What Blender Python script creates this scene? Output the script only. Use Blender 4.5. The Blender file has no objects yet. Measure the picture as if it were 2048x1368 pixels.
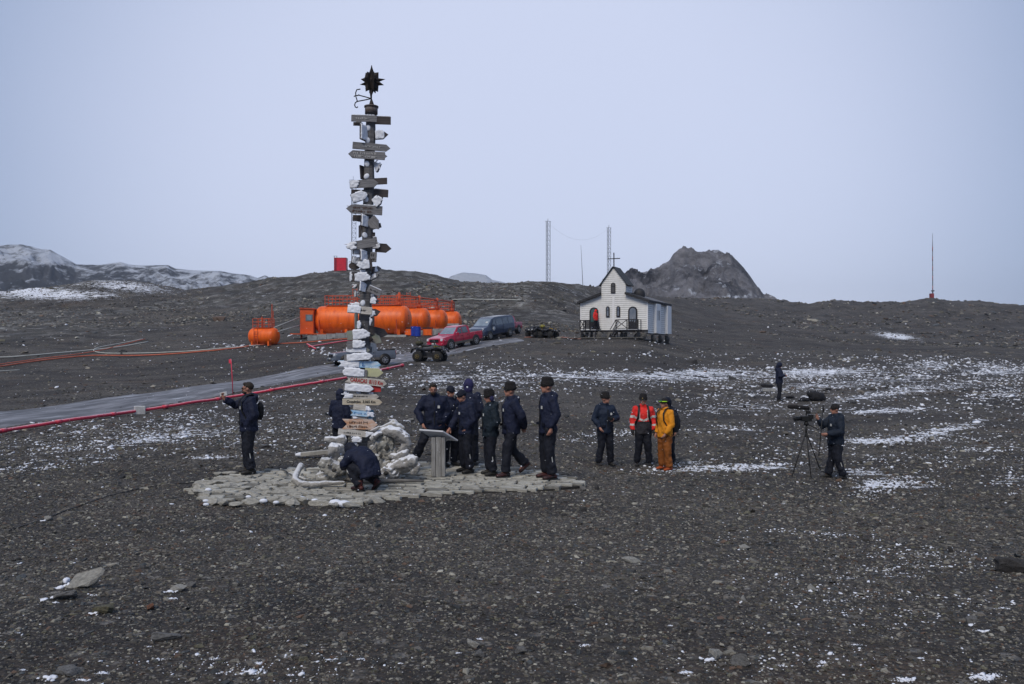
import bpy, bmesh, math, random
import numpy as np
from mathutils import Vector, Matrix, Euler, noise as mnoise
random.seed(7); np.random.seed(7)
R = math.radians
scene = bpy.context.scene
COL = scene.collection
# ---------------------------------------------------------------- camera, sky, sun, exposure
F = 1593.0; HR = 696.0; CAMZ = 2.54
cam_d = bpy.data.cameras.new('camera'); cam = bpy.data.objects.new('camera', cam_d); COL.objects.link(cam)
cam_d.sensor_width = 36; cam_d.lens = 28.0; cam_d.clip_start = 0.1; cam_d.clip_end = 9000
cam.location = (0, 0, CAMZ); cam.rotation_euler = (R(90) + math.atan(12 / F), 0, 0)
scene.camera = cam
scene.view_settings.view_transform = 'Standard'; scene.view_settings.look = 'None'
scene.view_settings.gamma = 1; scene.view_settings.use_curve_mapping = False
scene.view_settings.exposure = 0.5
SUN_EL, SUN_AZ = 48, 205
world = bpy.data.worlds.new('World'); scene.world = world; world.use_nodes = True
def build_world():
    nt = world.node_tree; N = nt.nodes; L = nt.links; N.clear()
    out = N.new('ShaderNodeOutputWorld'); bg = N.new('ShaderNodeBackground'); L.new(bg.outputs[0], out.inputs[0])
    sky = N.new('ShaderNodeTexSky'); sky.sky_type = 'NISHITA'; sky.sun_disc = False
    sky.sun_elevation = R(SUN_EL); sky.sun_rotation = R(SUN_AZ)
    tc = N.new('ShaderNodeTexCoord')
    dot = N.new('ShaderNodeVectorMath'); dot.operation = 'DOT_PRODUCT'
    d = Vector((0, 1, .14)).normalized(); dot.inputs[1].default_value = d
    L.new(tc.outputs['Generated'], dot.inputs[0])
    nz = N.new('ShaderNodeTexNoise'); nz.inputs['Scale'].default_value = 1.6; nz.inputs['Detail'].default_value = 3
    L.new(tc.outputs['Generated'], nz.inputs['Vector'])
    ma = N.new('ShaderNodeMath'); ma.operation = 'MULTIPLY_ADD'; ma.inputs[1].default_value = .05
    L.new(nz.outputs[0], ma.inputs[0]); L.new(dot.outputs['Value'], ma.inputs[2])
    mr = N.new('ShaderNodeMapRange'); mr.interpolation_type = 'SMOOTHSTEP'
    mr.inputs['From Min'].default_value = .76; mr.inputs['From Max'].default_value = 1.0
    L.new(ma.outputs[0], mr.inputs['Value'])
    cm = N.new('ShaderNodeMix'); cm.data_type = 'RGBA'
    cm.inputs['A'].default_value = (1.75, 2.4, 3.8, 1); cm.inputs['B'].default_value = (4.7, 5.15, 6.6, 1)  # sky colour darkens away from the view direction, imitating a lens vignette
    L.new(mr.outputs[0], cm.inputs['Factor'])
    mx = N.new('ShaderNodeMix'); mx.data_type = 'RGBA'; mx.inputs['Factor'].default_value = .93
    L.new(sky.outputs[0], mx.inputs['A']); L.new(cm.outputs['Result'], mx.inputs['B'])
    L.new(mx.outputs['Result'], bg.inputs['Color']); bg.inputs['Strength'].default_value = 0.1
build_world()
sun_d = bpy.data.lights.new('sun', 'SUN'); sun = bpy.data.objects.new('sun', sun_d); COL.objects.link(sun)
sun_d.energy = 1.5; sun_d.angle = R(25); sun_d.color = (1, .91, .77)
sdir = Vector((math.sin(R(SUN_AZ)) * math.cos(R(SUN_EL)), math.cos(R(SUN_AZ)) * math.cos(R(SUN_EL)), math.sin(R(SUN_EL))))
sun.rotation_euler = sdir.to_track_quat('Z', 'Y').to_euler()
# ---------------------------------------------------------------- materials
MATS = {}
def pm(name, c1, c2=None, scale=4.0, rough=.8, bump=0.0, bscale=None, metal=0.0, spec=.3, detail=6, contrast=(.35, .65), stretch=(1, 1, 1), attr=None, coat=0):
    """principled material: two colours mixed by noise, fine bump"""
    if name in MATS: return MATS[name]
    m = bpy.data.materials.new(name); m.use_nodes = True; nt = m.node_tree; N = nt.nodes; L = nt.links
    b = N['Principled BSDF']; b.inputs['Roughness'].default_value = rough; b.inputs['Metallic'].default_value = metal
    b.inputs['Specular IOR Level'].default_value = spec
    if coat: b.inputs['Coat Weight'].default_value = coat; b.inputs['Coat Roughness'].default_value = .1
    if c2 is None: c2 = tuple(c * .75 for c in c1)
    tc = N.new('ShaderNodeTexCoord'); mp = N.new('ShaderNodeMapping'); mp.inputs['Scale'].default_value = stretch
    L.new(tc.outputs['Object'], mp.inputs['Vector'])
    n = N.new('ShaderNodeTexNoise'); n.inputs['Scale'].default_value = scale; n.inputs['Detail'].default_value = detail
    n.inputs['Roughness'].default_value = .62
    L.new(mp.outputs[0], n.inputs['Vector'])
    mr = N.new('ShaderNodeMapRange'); mr.inputs['From Min'].default_value = contrast[0]; mr.inputs['From Max'].default_value = contrast[1]
    L.new(n.outputs[0], mr.inputs['Value'])
    mix = N.new('ShaderNodeMix'); mix.data_type = 'RGBA'
    mix.inputs['A'].default_value = (*c1, 1); mix.inputs['B'].default_value = (*c2, 1)
    L.new(mr.outputs[0], mix.inputs['Factor'])
    col = mix.outputs['Result']
    if attr:
        at = N.new('ShaderNodeAttribute'); at.attribute_name = attr
        m2 = N.new('ShaderNodeMix'); m2.data_type = 'RGBA'; m2.blend_type = 'MULTIPLY'; m2.inputs['Factor'].default_value = 1
        L.new(col, m2.inputs['A']); L.new(at.outputs['Color'], m2.inputs['B']); col = m2.outputs['Result']
    L.new(col, b.inputs['Base Color'])
    if bump:
        n2 = N.new('ShaderNodeTexNoise'); n2.inputs['Scale'].default_value = bscale or scale * 3; n2.inputs['Detail'].default_value = 5
        L.new(mp.outputs[0], n2.inputs['Vector'])
        bp = N.new('ShaderNodeBump'); bp.inputs['Strength'].default_value = bump; bp.inputs['Distance'].default_value = .02
        L.new(n2.outputs[0], bp.inputs['Height']); L.new(bp.outputs[0], b.inputs['Normal'])
    MATS[name] = m; return m
def glass(name, c, rough=.08):
    return pm(name, c, tuple(x * .7 for x in c), 2.0, rough, spec=.8, coat=.5)
# ---------------------------------------------------------------- object helpers
def new_obj(name, me, parent=None, mat=None):
    o = bpy.data.objects.new(name, me); COL.objects.link(o)
    if mat is not None:
        for m in (mat if isinstance(mat, (list, tuple)) else [mat]): me.materials.append(m)
    if parent is not None: o.parent = parent
    return o
def empty(name, loc, rz=0, label=None, cat=None, group=None, parent=None, scale=1):
    o = bpy.data.objects.new(name, None); COL.objects.link(o); o.location = loc; o.rotation_euler = (0, 0, rz)
    o.scale = (scale,) * 3; o.empty_display_size = .2
    tag(o, label, cat, group); o.parent = parent
    return o
def tag(o, label=None, cat=None, group=None, kind=None):
    if label: o['label'] = label
    if cat: o['category'] = cat
    if group: o['group'] = group
    if kind: o['kind'] = kind
    return o
class MB:
    """collects polygons, builds one mesh"""
    def __init__(s): s.v = []; s.f = []; s.mi = []; s.sm = []
    def add(s, vs, fs, mi=0, smooth=False):
        o = len(s.v); s.v += [tuple(v) for v in vs]; s.f += [tuple(i + o for i in f) for f in fs]
        s.mi += [mi] * len(fs); s.sm += [smooth] * len(fs); return s
    def box(s, c, size, rot=None, mi=0, taper=1.0):
        x, y, z = (k / 2 for k in size)
        vs = [Vector((a * x * (taper if e > 0 else 1), b * y * (taper if e > 0 else 1), e * z)) for e in (-1, 1) for a, b in ((-1, -1), (1, -1), (1, 1), (-1, 1))]
        M = rot if rot is not None else Matrix.Identity(3)
        vs = [M @ v + Vector(c) for v in vs]
        return s.add(vs, [(3, 2, 1, 0), (4, 5, 6, 7), (0, 1, 5, 4), (1, 2, 6, 5), (2, 3, 7, 6), (3, 0, 4, 7)], mi)
    def bar(s, a, b, w=.05, h=None, mi=0):
        a = Vector(a); b = Vector(b); h = h or w; t = (b - a)
        L = t.length
        if L < 1e-6: return s
        t.normalize(); up = Vector((0, 0, 1)) if abs(t.z) < .95 else Vector((0, 1, 0))
        x = t.cross(up).normalized(); u = x.cross(t)
        M = Matrix((x, t, u)).transposed()
        return s.box((a + b) / 2, (w, L, h), M, mi)
    def tube(s, pts, r, n=8, cap=True, mi=0, smooth=True, sq=1.0, right=None):
        pts = [Vector(p) for p in pts]; k = len(pts)
        rs = r if isinstance(r, list) else [r] * k
        vs = []; prev = None
        for i, p in enumerate(pts):
            t = (pts[min(i + 1, k - 1)] - pts[max(i - 1, 0)])
            if t.length < 1e-9: t = Vector((0, 0, 1))
            t.normalize()
            if right is not None: x = Vector(right)
            elif prev is not None: x = prev
            else: x = Vector((1, 0, 0)) if abs(t.x) < .9 else Vector((0, 1, 0))
            x = (x - t * x.dot(t))
            if x.length < 1e-6: x = t.orthogonal()
            x.normalize(); prev = x; y = t.cross(x)
            ra, rb = rs[i] if isinstance(rs[i], (list, tuple)) else (rs[i], rs[i] * sq)
            for j in range(n):
                a = 2 * math.pi * j / n
                vs.append(p + x * math.cos(a) * ra + y * math.sin(a) * rb)
        fs = [(i * n + j, i * n + (j + 1) % n, (i + 1) * n + (j + 1) % n, (i + 1) * n + j) for i in range(k - 1) for j in range(n)]
        if cap: fs += [tuple(range(n - 1, -1, -1)), tuple((k - 1) * n + j for j in range(n))]
        return s.add(vs, fs, mi, smooth)
    def ell(s, c, r, rot=None, n=12, m=8, mi=0):
        vs = [Vector((0, 0, -1))]; 
        for i in range(1, m):
            a = -math.pi / 2 + math.pi * i / m
            for j in range(n):
                b = 2 * math.pi * j / n
                vs.append(Vector((math.cos(a) * math.cos(b), math.cos(a) * math.sin(b), math.sin(a))))
        vs.append(Vector((0, 0, 1)))
        M = rot if rot is not None else Matrix.Identity(3)
        rr = Vector(r) if not isinstance(r, (int, float)) else Vector((r, r, r))
        vs = [M @ Vector((v.x * rr.x, v.y * rr.y, v.z * rr.z)) + Vector(c) for v in vs]
        fs = [(0, 1 + (j + 1) % n, 1 + j) for j in range(n)]
        for i in range(m - 2):
            for j in range(n):
                fs.append((1 + i * n + j, 1 + i * n + (j + 1) % n, 1 + (i + 1) * n + (j + 1) % n, 1 + (i + 1) * n + j))
        e = len(vs) - 1; o = 1 + (m - 2) * n
        fs += [(o + j, o + (j + 1) % n, e) for j in range(n)]
        return s.add(vs, fs, mi, True)
    def prism(s, poly, y0, y1, mi=0, plane='xz'):
        """polygon (a,b) extruded along the third axis"""
        k = len(poly)
        mk = {'xz': lambda a, b, t: (a, t, b), 'xy': lambda a, b, t: (a, b, t), 'yz': lambda a, b, t: (t, a, b)}[plane]
        vs = [mk(a, b, y0) for a, b in poly] + [mk(a, b, y1) for a, b in poly]
        fs = [tuple(range(k)), tuple(range(2 * k - 1, k - 1, -1))] + [(i + k, (i + 1) % k + k, (i + 1) % k, i) for i in range(k)]
        return s.add(vs, fs, mi)
    def mesh(s, name='m'):
        me = bpy.data.meshes.new(name); me.from_pydata(s.v, [], s.f)
        me.polygons.foreach_set('material_index', s.mi); me.polygons.foreach_set('use_smooth', s.sm)
        bm = bmesh.new(); bm.from_mesh(me); bmesh.ops.recalc_face_normals(bm, faces=bm.faces); bm.to_mesh(me); bm.free()
        return me
    def build(s, name, mat, parent=None, bevel=0):
        me = s.mesh(name); o = new_obj(name, me, parent, mat)
        if bevel:
            b = o.modifiers.new('bevel', 'BEVEL'); b.width = bevel; b.segments = 2; b.limit_method = 'ANGLE'; b.angle_limit = R(40)
        return o
def blob(mb, voxel, smooth=3, nz=0.0, nscale=8.0, decimate=None):
    """fuses the closed shapes of mb into ONE continuous surface"""
    me = mb.mesh('tmp'); o = bpy.data.objects.new('tmp', me); COL.objects.link(o)
    m = o.modifiers.new('r', 'REMESH'); m.mode = 'VOXEL'; m.voxel_size = voxel; m.use_smooth_shade = True
    if smooth:
        q = o.modifiers.new('s', 'SMOOTH'); q.factor = .5; q.iterations = smooth
    if decimate:
        q = o.modifiers.new('d', 'DECIMATE'); q.ratio = decimate
    dg = bpy.context.evaluated_depsgraph_get()
    out = bpy.data.meshes.new_from_object(o.evaluated_get(dg), depsgraph=dg)
    bpy.data.objects.remove(o); bpy.data.meshes.remove(me)
    out.materials.clear()
    if nz:
        n = len(out.vertices); co = np.empty(n * 3, np.float32); out.vertices.foreach_get('co', co)
        no = np.empty(n * 3, np.float32); out.vertices.foreach_get('normal', no)
        co = co.reshape(-1, 3); no = no.reshape(-1, 3)
        d = fbm3(co * nscale, 3) * nz
        co = co + no * d[:, None]; out.vertices.foreach_set('co', co.ravel())
    out.update()
    return out
# ---------------------------------------------------------------- vector noise in numpy
def _h(ix, iy, iz=0, s=0):
    ix = np.asarray(ix).astype(np.int64); iy = np.asarray(iy).astype(np.int64); iz = np.asarray(iz).astype(np.int64)
    n = (ix * 374761393 + iy * 668265263 + iz * 2147483647 + s * 1274126177) & 0xffffffff
    n = ((n ^ (n >> 13)) * 1274126177) & 0xffffffff
    n = ((n ^ (n >> 16)) * 2246822519) & 0xffffffff
    return ((n ^ (n >> 15)) & 0xffffff) / float(0xffffff)
def vnoise(x, y, s=0):
    x = np.asarray(x, float); y = np.asarray(y, float)
    ix = np.floor(x); iy = np.floor(y); fx = x - ix; fy = y - iy
    fx = fx * fx * (3 - 2 * fx); fy = fy * fy * (3 - 2 * fy)
    a = _h(ix, iy, 0, s); b = _h(ix + 1, iy, 0, s); c = _h(ix, iy + 1, 0, s); d = _h(ix + 1, iy + 1, 0, s)
    return (a * (1 - fx) + b * fx) * (1 - fy) + (c * (1 - fx) + d * fx) * fy
def fbm(x, y, o=4, s=0, ridged=False):
    t = 0; a = .5; tot = 0
    for i in range(o):
        n = vnoise(x, y, s + i)
        if ridged: n = 1 - abs(2 * n - 1)
        t = t + a * n; tot += a; a *= .5
        x, y = x * 1.62 - y * 1.2 + 3.1, x * 1.2 + y * 1.62 + 7.7
    return t / tot
def fbm3(p, o=3):
    t = 0; a = 1.0; tot = 0
    for i in range(o):
        q = np.floor(p); f = p - q; f = f * f * (3 - 2 * f); r = 0
        for dx in (0, 1):
            for dy in (0, 1):
                for dz in (0, 1):
                    w = (f[:, 0] if dx else 1 - f[:, 0]) * (f[:, 1] if dy else 1 - f[:, 1]) * (f[:, 2] if dz else 1 - f[:, 2])
                    r = r + w * _h(q[:, 0] + dx, q[:, 1] + dy, q[:, 2] + dz, i)
        t = t + a * (r - .5) * 2; tot += a; a *= .5; p = p * 2.03 + 5.3
    return t / tot
def smooth(t): t = np.clip(t, 0, 1); return t * t * (3 - 2 * t)
# ---------------------------------------------------------------- the lie of the land
# each column: sight-line direction, then (distance, row) or (distance, ('z', height)) along it
FG = [(2, ('z', .99)), (4, ('z', .95)), (6, ('z', .75)), (8, ('z', .50)), (11, ('z', .15)), (12.6, ('z', 0)), (17.6, ('z', 0))]
COLS = {
 -500: FG[:5] + [(19, ('z', -.3)), (24, 905), (28, 880), (32, 850), (38, 810), (48, 770), (62, 730), (75, 700), (90, 660), (115, 625), (150, 590)],
 0: FG[:5] + [(14, ('z', 0)), (19, 930), (25, 880), (27.5, 868), (30, 846), (34, 822), (45, 780), (60, 735), (72, 700), (85, 665), (110, 625), (150, 590)],
 250: FG[:5] + [(14, ('z', 0)), (19, 913), (25, 868), (33, 830), (36, 805), (40, 785), (50, 760), (62, 730), (72, 703), (85, 665), (110, 622), (150, 566)],
 450: FG + [(19, 905), (28, 846), (37, 803), (40, 780), (44, 768), (55, 735), (66, 705), (70, 691), (76, 683), (90, 650), (110, 620), (150, 574)],
 650: FG + [(19, 907), (28, 840), (36, 790), (43, 757), (46, 742), (50, 730), (56, 714), (66, 700), (71, 687), (74, 675), (80, 668), (90, 645), (110, 605), (150, 548)],
 850: FG + [(19, 907), (26, 850), (33, 800), (40, 765), (47, 738), (54, 722), (60, 712), (66, 699), (70, 688), (73, 673), (80, 668), (86, 660), (100, 630), (150, 550)],
 1050: FG + [(19, 910), (24, 865), (30, 815), (38, 770), (46, 738), (55, 708), (65, 686), (72, 676), (85, 662), (100, 632), (150, 566)],
 1250: FG[:6] + [(16, ('z', -.1)), (20.2, 932), (25, 882), (30, 835), (38, 780), (46, 748), (55, 712), (62, 688), (66, 677), (76, 674), (85, 668), (105, 640), (150, 588)],
 1450: FG[:5] + [(13, ('z', -.03)), (20, 935), (27, 862), (37, 800), (45, 768), (55, 740), (66, 718), (80, 700), (95, 682), (110, 655), (130, 622), (150, 600)],
 1700: FG[:5] + [(13, ('z', -.1)), (18.8, 958), (25, 888), (37, 800), (50, 755), (65, 725), (85, 704), (102, 693), (116, 672), (135, 635), (150, 605)],
 2048: FG[:5] + [(13, ('z', -.15)), (18.8, 952), (25, 890), (37, 808), (50, 765), (65, 735), (85, 712), (102, 700), (116, 685), (135, 650), (150, 612)],
 2500: FG[:5] + [(13, ('z', -.15)), (18.8, 950), (25, 890), (37, 808), (50, 765), (65, 735), (85, 712), (102, 700), (116, 690), (135, 665), (150, 630)],
}
CPX = np.array(sorted(COLS)); 
_DS = ([-500, 350, 600, 1100, 1250, 1450, 2500], [150, 150, 135, 132, 170, 250, 250])
def dsky(px): return np.interp(px, *_DS)
SKY = ([-500, 0, 60, 130, 190, 270, 330, 370, 450, 540, 600, 640, 670, 720, 760, 800, 830, 880, 920, 960, 1000, 1060, 1100, 1160, 1230, 1300, 1400, 1535, 1590, 1620, 1670, 1740, 1775, 1790, 1830, 1866, 1900, 1960, 2000, 2048, 2500],
       [600, 589, 581, 574, 564, 565, 576, 586, 574, 560, 554, 548, 545, 543, 541, 543, 546, 556, 567, 569, 571, 565, 566, 574, 586, 598, 600, 600, 606, 608, 602, 606, 604, 606, 602, 597, 603, 603, 608, 612, 640])
def to_d(dp, px): return np.where(dp > 100, 100 + (dp - 100) * (dsky(px) - 100) / 50, dp)
def to_dp(d, px): return np.where(d > 100, 100 + (d - 100) * 50 / (dsky(px) - 100), d)
def _pchip(x, y):
    h = np.diff(x); dl = np.diff(y) / h; m = np.zeros_like(y)
    for i in range(1, len(y) - 1):
        if dl[i - 1] * dl[i] > 0:
            w1 = 2 * h[i] + h[i - 1]; w2 = h[i] + 2 * h[i - 1]; m[i] = (w1 + w2) / (w1 / dl[i - 1] + w2 / dl[i])
    m[0] = dl[0]; m[-1] = dl[-1]
    return x, y, m
def _peval(c, t):
    x, y, m = c; t = np.clip(t, x[0], x[-1]); i = np.clip(np.searchsorted(x, t) - 1, 0, len(x) - 2)
    h = x[i + 1] - x[i]; u = (t - x[i]) / h
    return (y[i] * (1 + 2 * u) * (1 - u) ** 2 + m[i] * h * u * (1 - u) ** 2 + y[i + 1] * u * u * (3 - 2 * u) + m[i + 1] * h * u * u * (u - 1))
CURVES = []
for px in CPX:
    X = []; Z = []
    for dp, r in COLS[px]:
        d = float(to_d(np.array(float(dp)), px))
        X.append(math.log(dp)); Z.append(r[1] if isinstance(r, tuple) else CAMZ - (r - HR) / F * d)
    zl = Z[-1]
    for dp, z in ((165, zl - 1.2), (220, zl - 8), (400, -6), (6000, -12)): X.append(math.log(dp)); Z.append(z)
    CURVES.append(_pchip(np.array(X), np.array(Z)))
def _base(px, d):
    t = np.log(np.maximum(to_dp(d, px), 2)); i = np.clip(np.searchsorted(CPX, px) - 1, 0, len(CPX) - 2)
    u = np.clip((px - CPX[i]) / (CPX[i + 1] - CPX[i]), 0, 1); u = .35 * u + .65 * u * u * (3 - 2 * u)
    allz = np.stack([_peval(c, t) for c in CURVES])
    idx = np.arange(len(px))
    return allz[i, idx] * (1 - u) + allz[i + 1, idx] * u
def polar(x, y):
    r = np.hypot(x, y); az = np.arctan2(x, np.maximum(y, -1e9)); 
    a2 = np.clip(az, -R(40), R(40)); ex = np.abs(az) - np.abs(a2)
    px = 1024 + F * np.tan(a2); px = np.clip(px, -480, 2480)
    k = smooth(ex / R(140)); px = px * (1 - k) + 1024 * k
    d = r * np.cos(a2)
    return px, d
def ground_z(x, y, detail=True):
    x = np.atleast_1d(np.asarray(x, float)); y = np.atleast_1d(np.asarray(y, float))
    px, d = polar(x, y)
    z = _base(px, d)
    ds = dsky(px); zs = CAMZ - (np.interp(px, *SKY) - HR) / F * ds
    corr = zs - _base(px, ds)
    w = smooth((d / ds - .7) / .3) * (1 - smooth((d / ds - 1.1) / .9))
    z = z + corr * w
    if detail:
        amp = np.interp(d, [0, 12, 20, 40, 75, 110, 150, 260], [.012, .015, .05, .08, .12, .5, .8, 1.2])
        # keep building pads level
        pad = 1 - .9 * np.exp(-(((x - 9.5) / 9) ** 2 + ((y - 70) / 9) ** 2) ** 2)
        pad *= 1 - .95 * np.exp(-(((x + 2.6) / 4.2) ** 2 + ((y - 15.2) / 3.4) ** 2) ** 3)
        pad *= 1 - .6 * np.exp(-(((x + 14) / 12) ** 2 + ((y - 80) / 12) ** 2) ** 2)
        z = z + amp * pad * (fbm(x * .45, y * .45, 5, 11) - .5) * 1.0
        z = z + (fbm(x * 3.1, y * 3.1, 3, 31) - .5) * .035 * pad
        hill = smooth((d - 88) / 30)
        z = z + hill * pad * (fbm(x * .22, y * .22, 4, 5, True) - .5) * .7 * (1 - .8 * smooth((d / ds - .9) / .1))
    return z
def gz(x, y): return float(ground_z(x, y)[0])
_DD = np.exp(np.linspace(math.log(2.6), math.log(260), 1500))
def at(px, row):
    """ground point seen in the direction (px,row)"""
    x = (px - 1024) / F * _DD; zr = CAMZ - (row - HR) / F * _DD; zg = ground_z(x, _DD)
    h = np.nonzero(zr <= zg)[0]; i = h[0] if len(h) else len(_DD) - 1
    return Vector((float(x[i]), float(_DD[i]), float(zg[i])))
def atd(px, d, dz=0):
    x = (px - 1024) / F * d; return Vector((x, d, gz(x, d) + dz))
def P(px, row, d): return Vector(((px - 1024) / F * d, d, CAMZ - (row - HR) / F * d))
# ---------------------------------------------------------------- ground
def grid_mesh(name, X, Y, Z, wrap=False):
    r, c = X.shape; v = np.stack([X, Y, Z], -1).reshape(-1, 3).astype(np.float32)
    cc = c if wrap else c - 1
    i, j = np.meshgrid(np.arange(r - 1), np.arange(cc), indexing='ij'); j2 = (j + 1) % c
    q = np.stack([i * c + j, i * c + j2, (i + 1) * c + j2, (i + 1) * c + j], -1).reshape(-1, 4)
    me = bpy.data.meshes.new(name); me.vertices.add(len(v)); me.vertices.foreach_set('co', v.ravel())
    me.loops.add(q.size); me.loops.foreach_set('vertex_index', q.ravel().astype(np.int32))
    me.polygons.add(len(q)); me.polygons.foreach_set('loop_start', np.arange(0, q.size, 4, dtype=np.int32))
    me.polygons.foreach_set('use_smooth', np.ones(len(q), bool)); me.update(); me.validate()
    return me
def fattr(me, name, a):
    at_ = me.attributes.new(name, 'FLOAT', 'POINT'); at_.data.foreach_set('value', np.asarray(a, np.float32).ravel())
# where snow lies: (px, row, half width, half height, amount, slope) of drifts as surveyed
DRIFT = [(1260, 752, 260, 9, .75, 0), (1010, 752, 130, 22, .5, 0), (1420, 745, 90, 9, .8, 0), (1640, 742, 120, 8, .8, -.03), (1650, 772, 280, 6, .5, -.1), (1860, 730, 60, 8, .9, 0), (1990, 735, 80, 10, .8, .05),
 (1480, 815, 140, 7, .65, -.06), (1760, 790, 160, 6, .7, -.13), (1420, 822, 110, 5, .5, 0), (1760, 822, 120, 5, .8, -.03), (2000, 790, 70, 8, .6, -.1), (1880, 862, 80, 6, 1.15, -.2), (1780, 880, 110, 5, 1.15, -.03),
 (1930, 852, 100, 5, .4, -.1), (1470, 858, 110, 5, .55, 0), (1600, 905, 60, 8, .4, 0), (1450, 936, 110, 6, 1.35, -.02), (1390, 927, 40, 4, .9, 0), (1790, 915, 90, 5, .5, 0), (1760, 968, 55, 12, 1.2, -.1), (1720, 945, 50, 6, .8, 0), (1840, 975, 60, 8, .6, 0), (2030, 965, 40, 20, .6, 0), (1950, 905, 120, 8, .5, -.1), (1240, 868, 90, 5, .7, -.05), (1190, 880, 120, 8, .35, 0),
 (1790, 672, 45, 5, 1.3, .12), (1900, 690, 120, 3, .5, .09), (1850, 715, 160, 10, .35, 0), (1450, 712, 300, 8, .2, 0), (1300, 690, 20, 3, .3, 0),
 (330, 875, 150, 10, .75, -.12), (330, 855, 200, 18, .42, -.12), (110, 925, 150, 7, .7, -.1), (60, 938, 70, 3, .9, -.08), (425, 915, 45, 2.5, 1, -.03), (150, 900, 170, 10, .35, -.1), (640, 830, 120, 25, .35, 0), (560, 790, 110, 8, .4, -.2), (480, 870, 60, 20, .3, 0),
 (860, 760, 90, 20, .6, -.05), (900, 790, 120, 12, .3, 0), (800, 700, 60, 10, .6, 0), (900, 860, 90, 20, .25, 0), (640, 700, 40, 6, .5, 0), (460, 695, 70, 6, .5, 0), (230, 690, 60, 4, .25, 0), (350, 655, 60, 4, .4, 0),
 (50, 582, 90, 6, 1.4, -.02), (110, 590, 130, 8, 1.25, 0), (240, 570, 110, 10, 1.1, .1), (60, 625, 60, 5, .3, 0), (830, 560, 90, 12, .35, 0), (530, 590, 120, 14, .3, 0), (640, 600, 100, 20, .22, 0), (970, 600, 60, 3, .5, 0), (400, 610, 120, 10, .25, 0), (1110, 575, 70, 8, .3, 0), (880, 620, 50, 18, .35, 0), (1150, 585, 60, 6, .4, .3),
 (1860, 1105, 90, 14, .42, .15), (1640, 1068, 120, 4, .5, .08), (1790, 1150, 90, 50, .33, 0), (1700, 1200, 220, 60, .22, 0), (1900, 1180, 120, 40, .25, 0), (500, 1330, 260, 22, .25, 0), (1600, 1320, 300, 20, .2, 0), (1480, 1085, 60, 12, .25, 0), (1850, 600, 250, 12, .12, 0), (1600, 640, 200, 20, .15, 0), (1800, 640, 200, 15, .15, 0)]
def snow_density(px, row):
    s = np.zeros_like(px)
    for (a, b, w, h, m, k) in DRIFT:
        s = np.maximum(s, m * np.exp(-np.abs((px - a) / (w * 1.15)) ** 2 - np.abs((row - b - k * (px - a)) / (h * 1.5)) ** 2))
    s = s + .16 * smooth((px - 1150) / 500) * smooth((row - 730) / 15) * smooth((1000 - row) / 60)
    s = s + .20 * smooth((760 - px) / 150) * smooth((row - 820) / 30) * smooth((925 - row) / 25) + .22 * smooth((row - 735) / 12) * smooth((800 - row) / 30) * smooth((px - 820) / 60)
    s = s + .10 * smooth((row - 560) / 20) * smooth((700 - row) / 30)
    return np.clip(s, 0, 1.5)
def proj(X, Y, Z): return 1024 + F * X / np.maximum(Y, .5), HR + F * (CAMZ - Z) / np.maximum(Y, .5)
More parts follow.
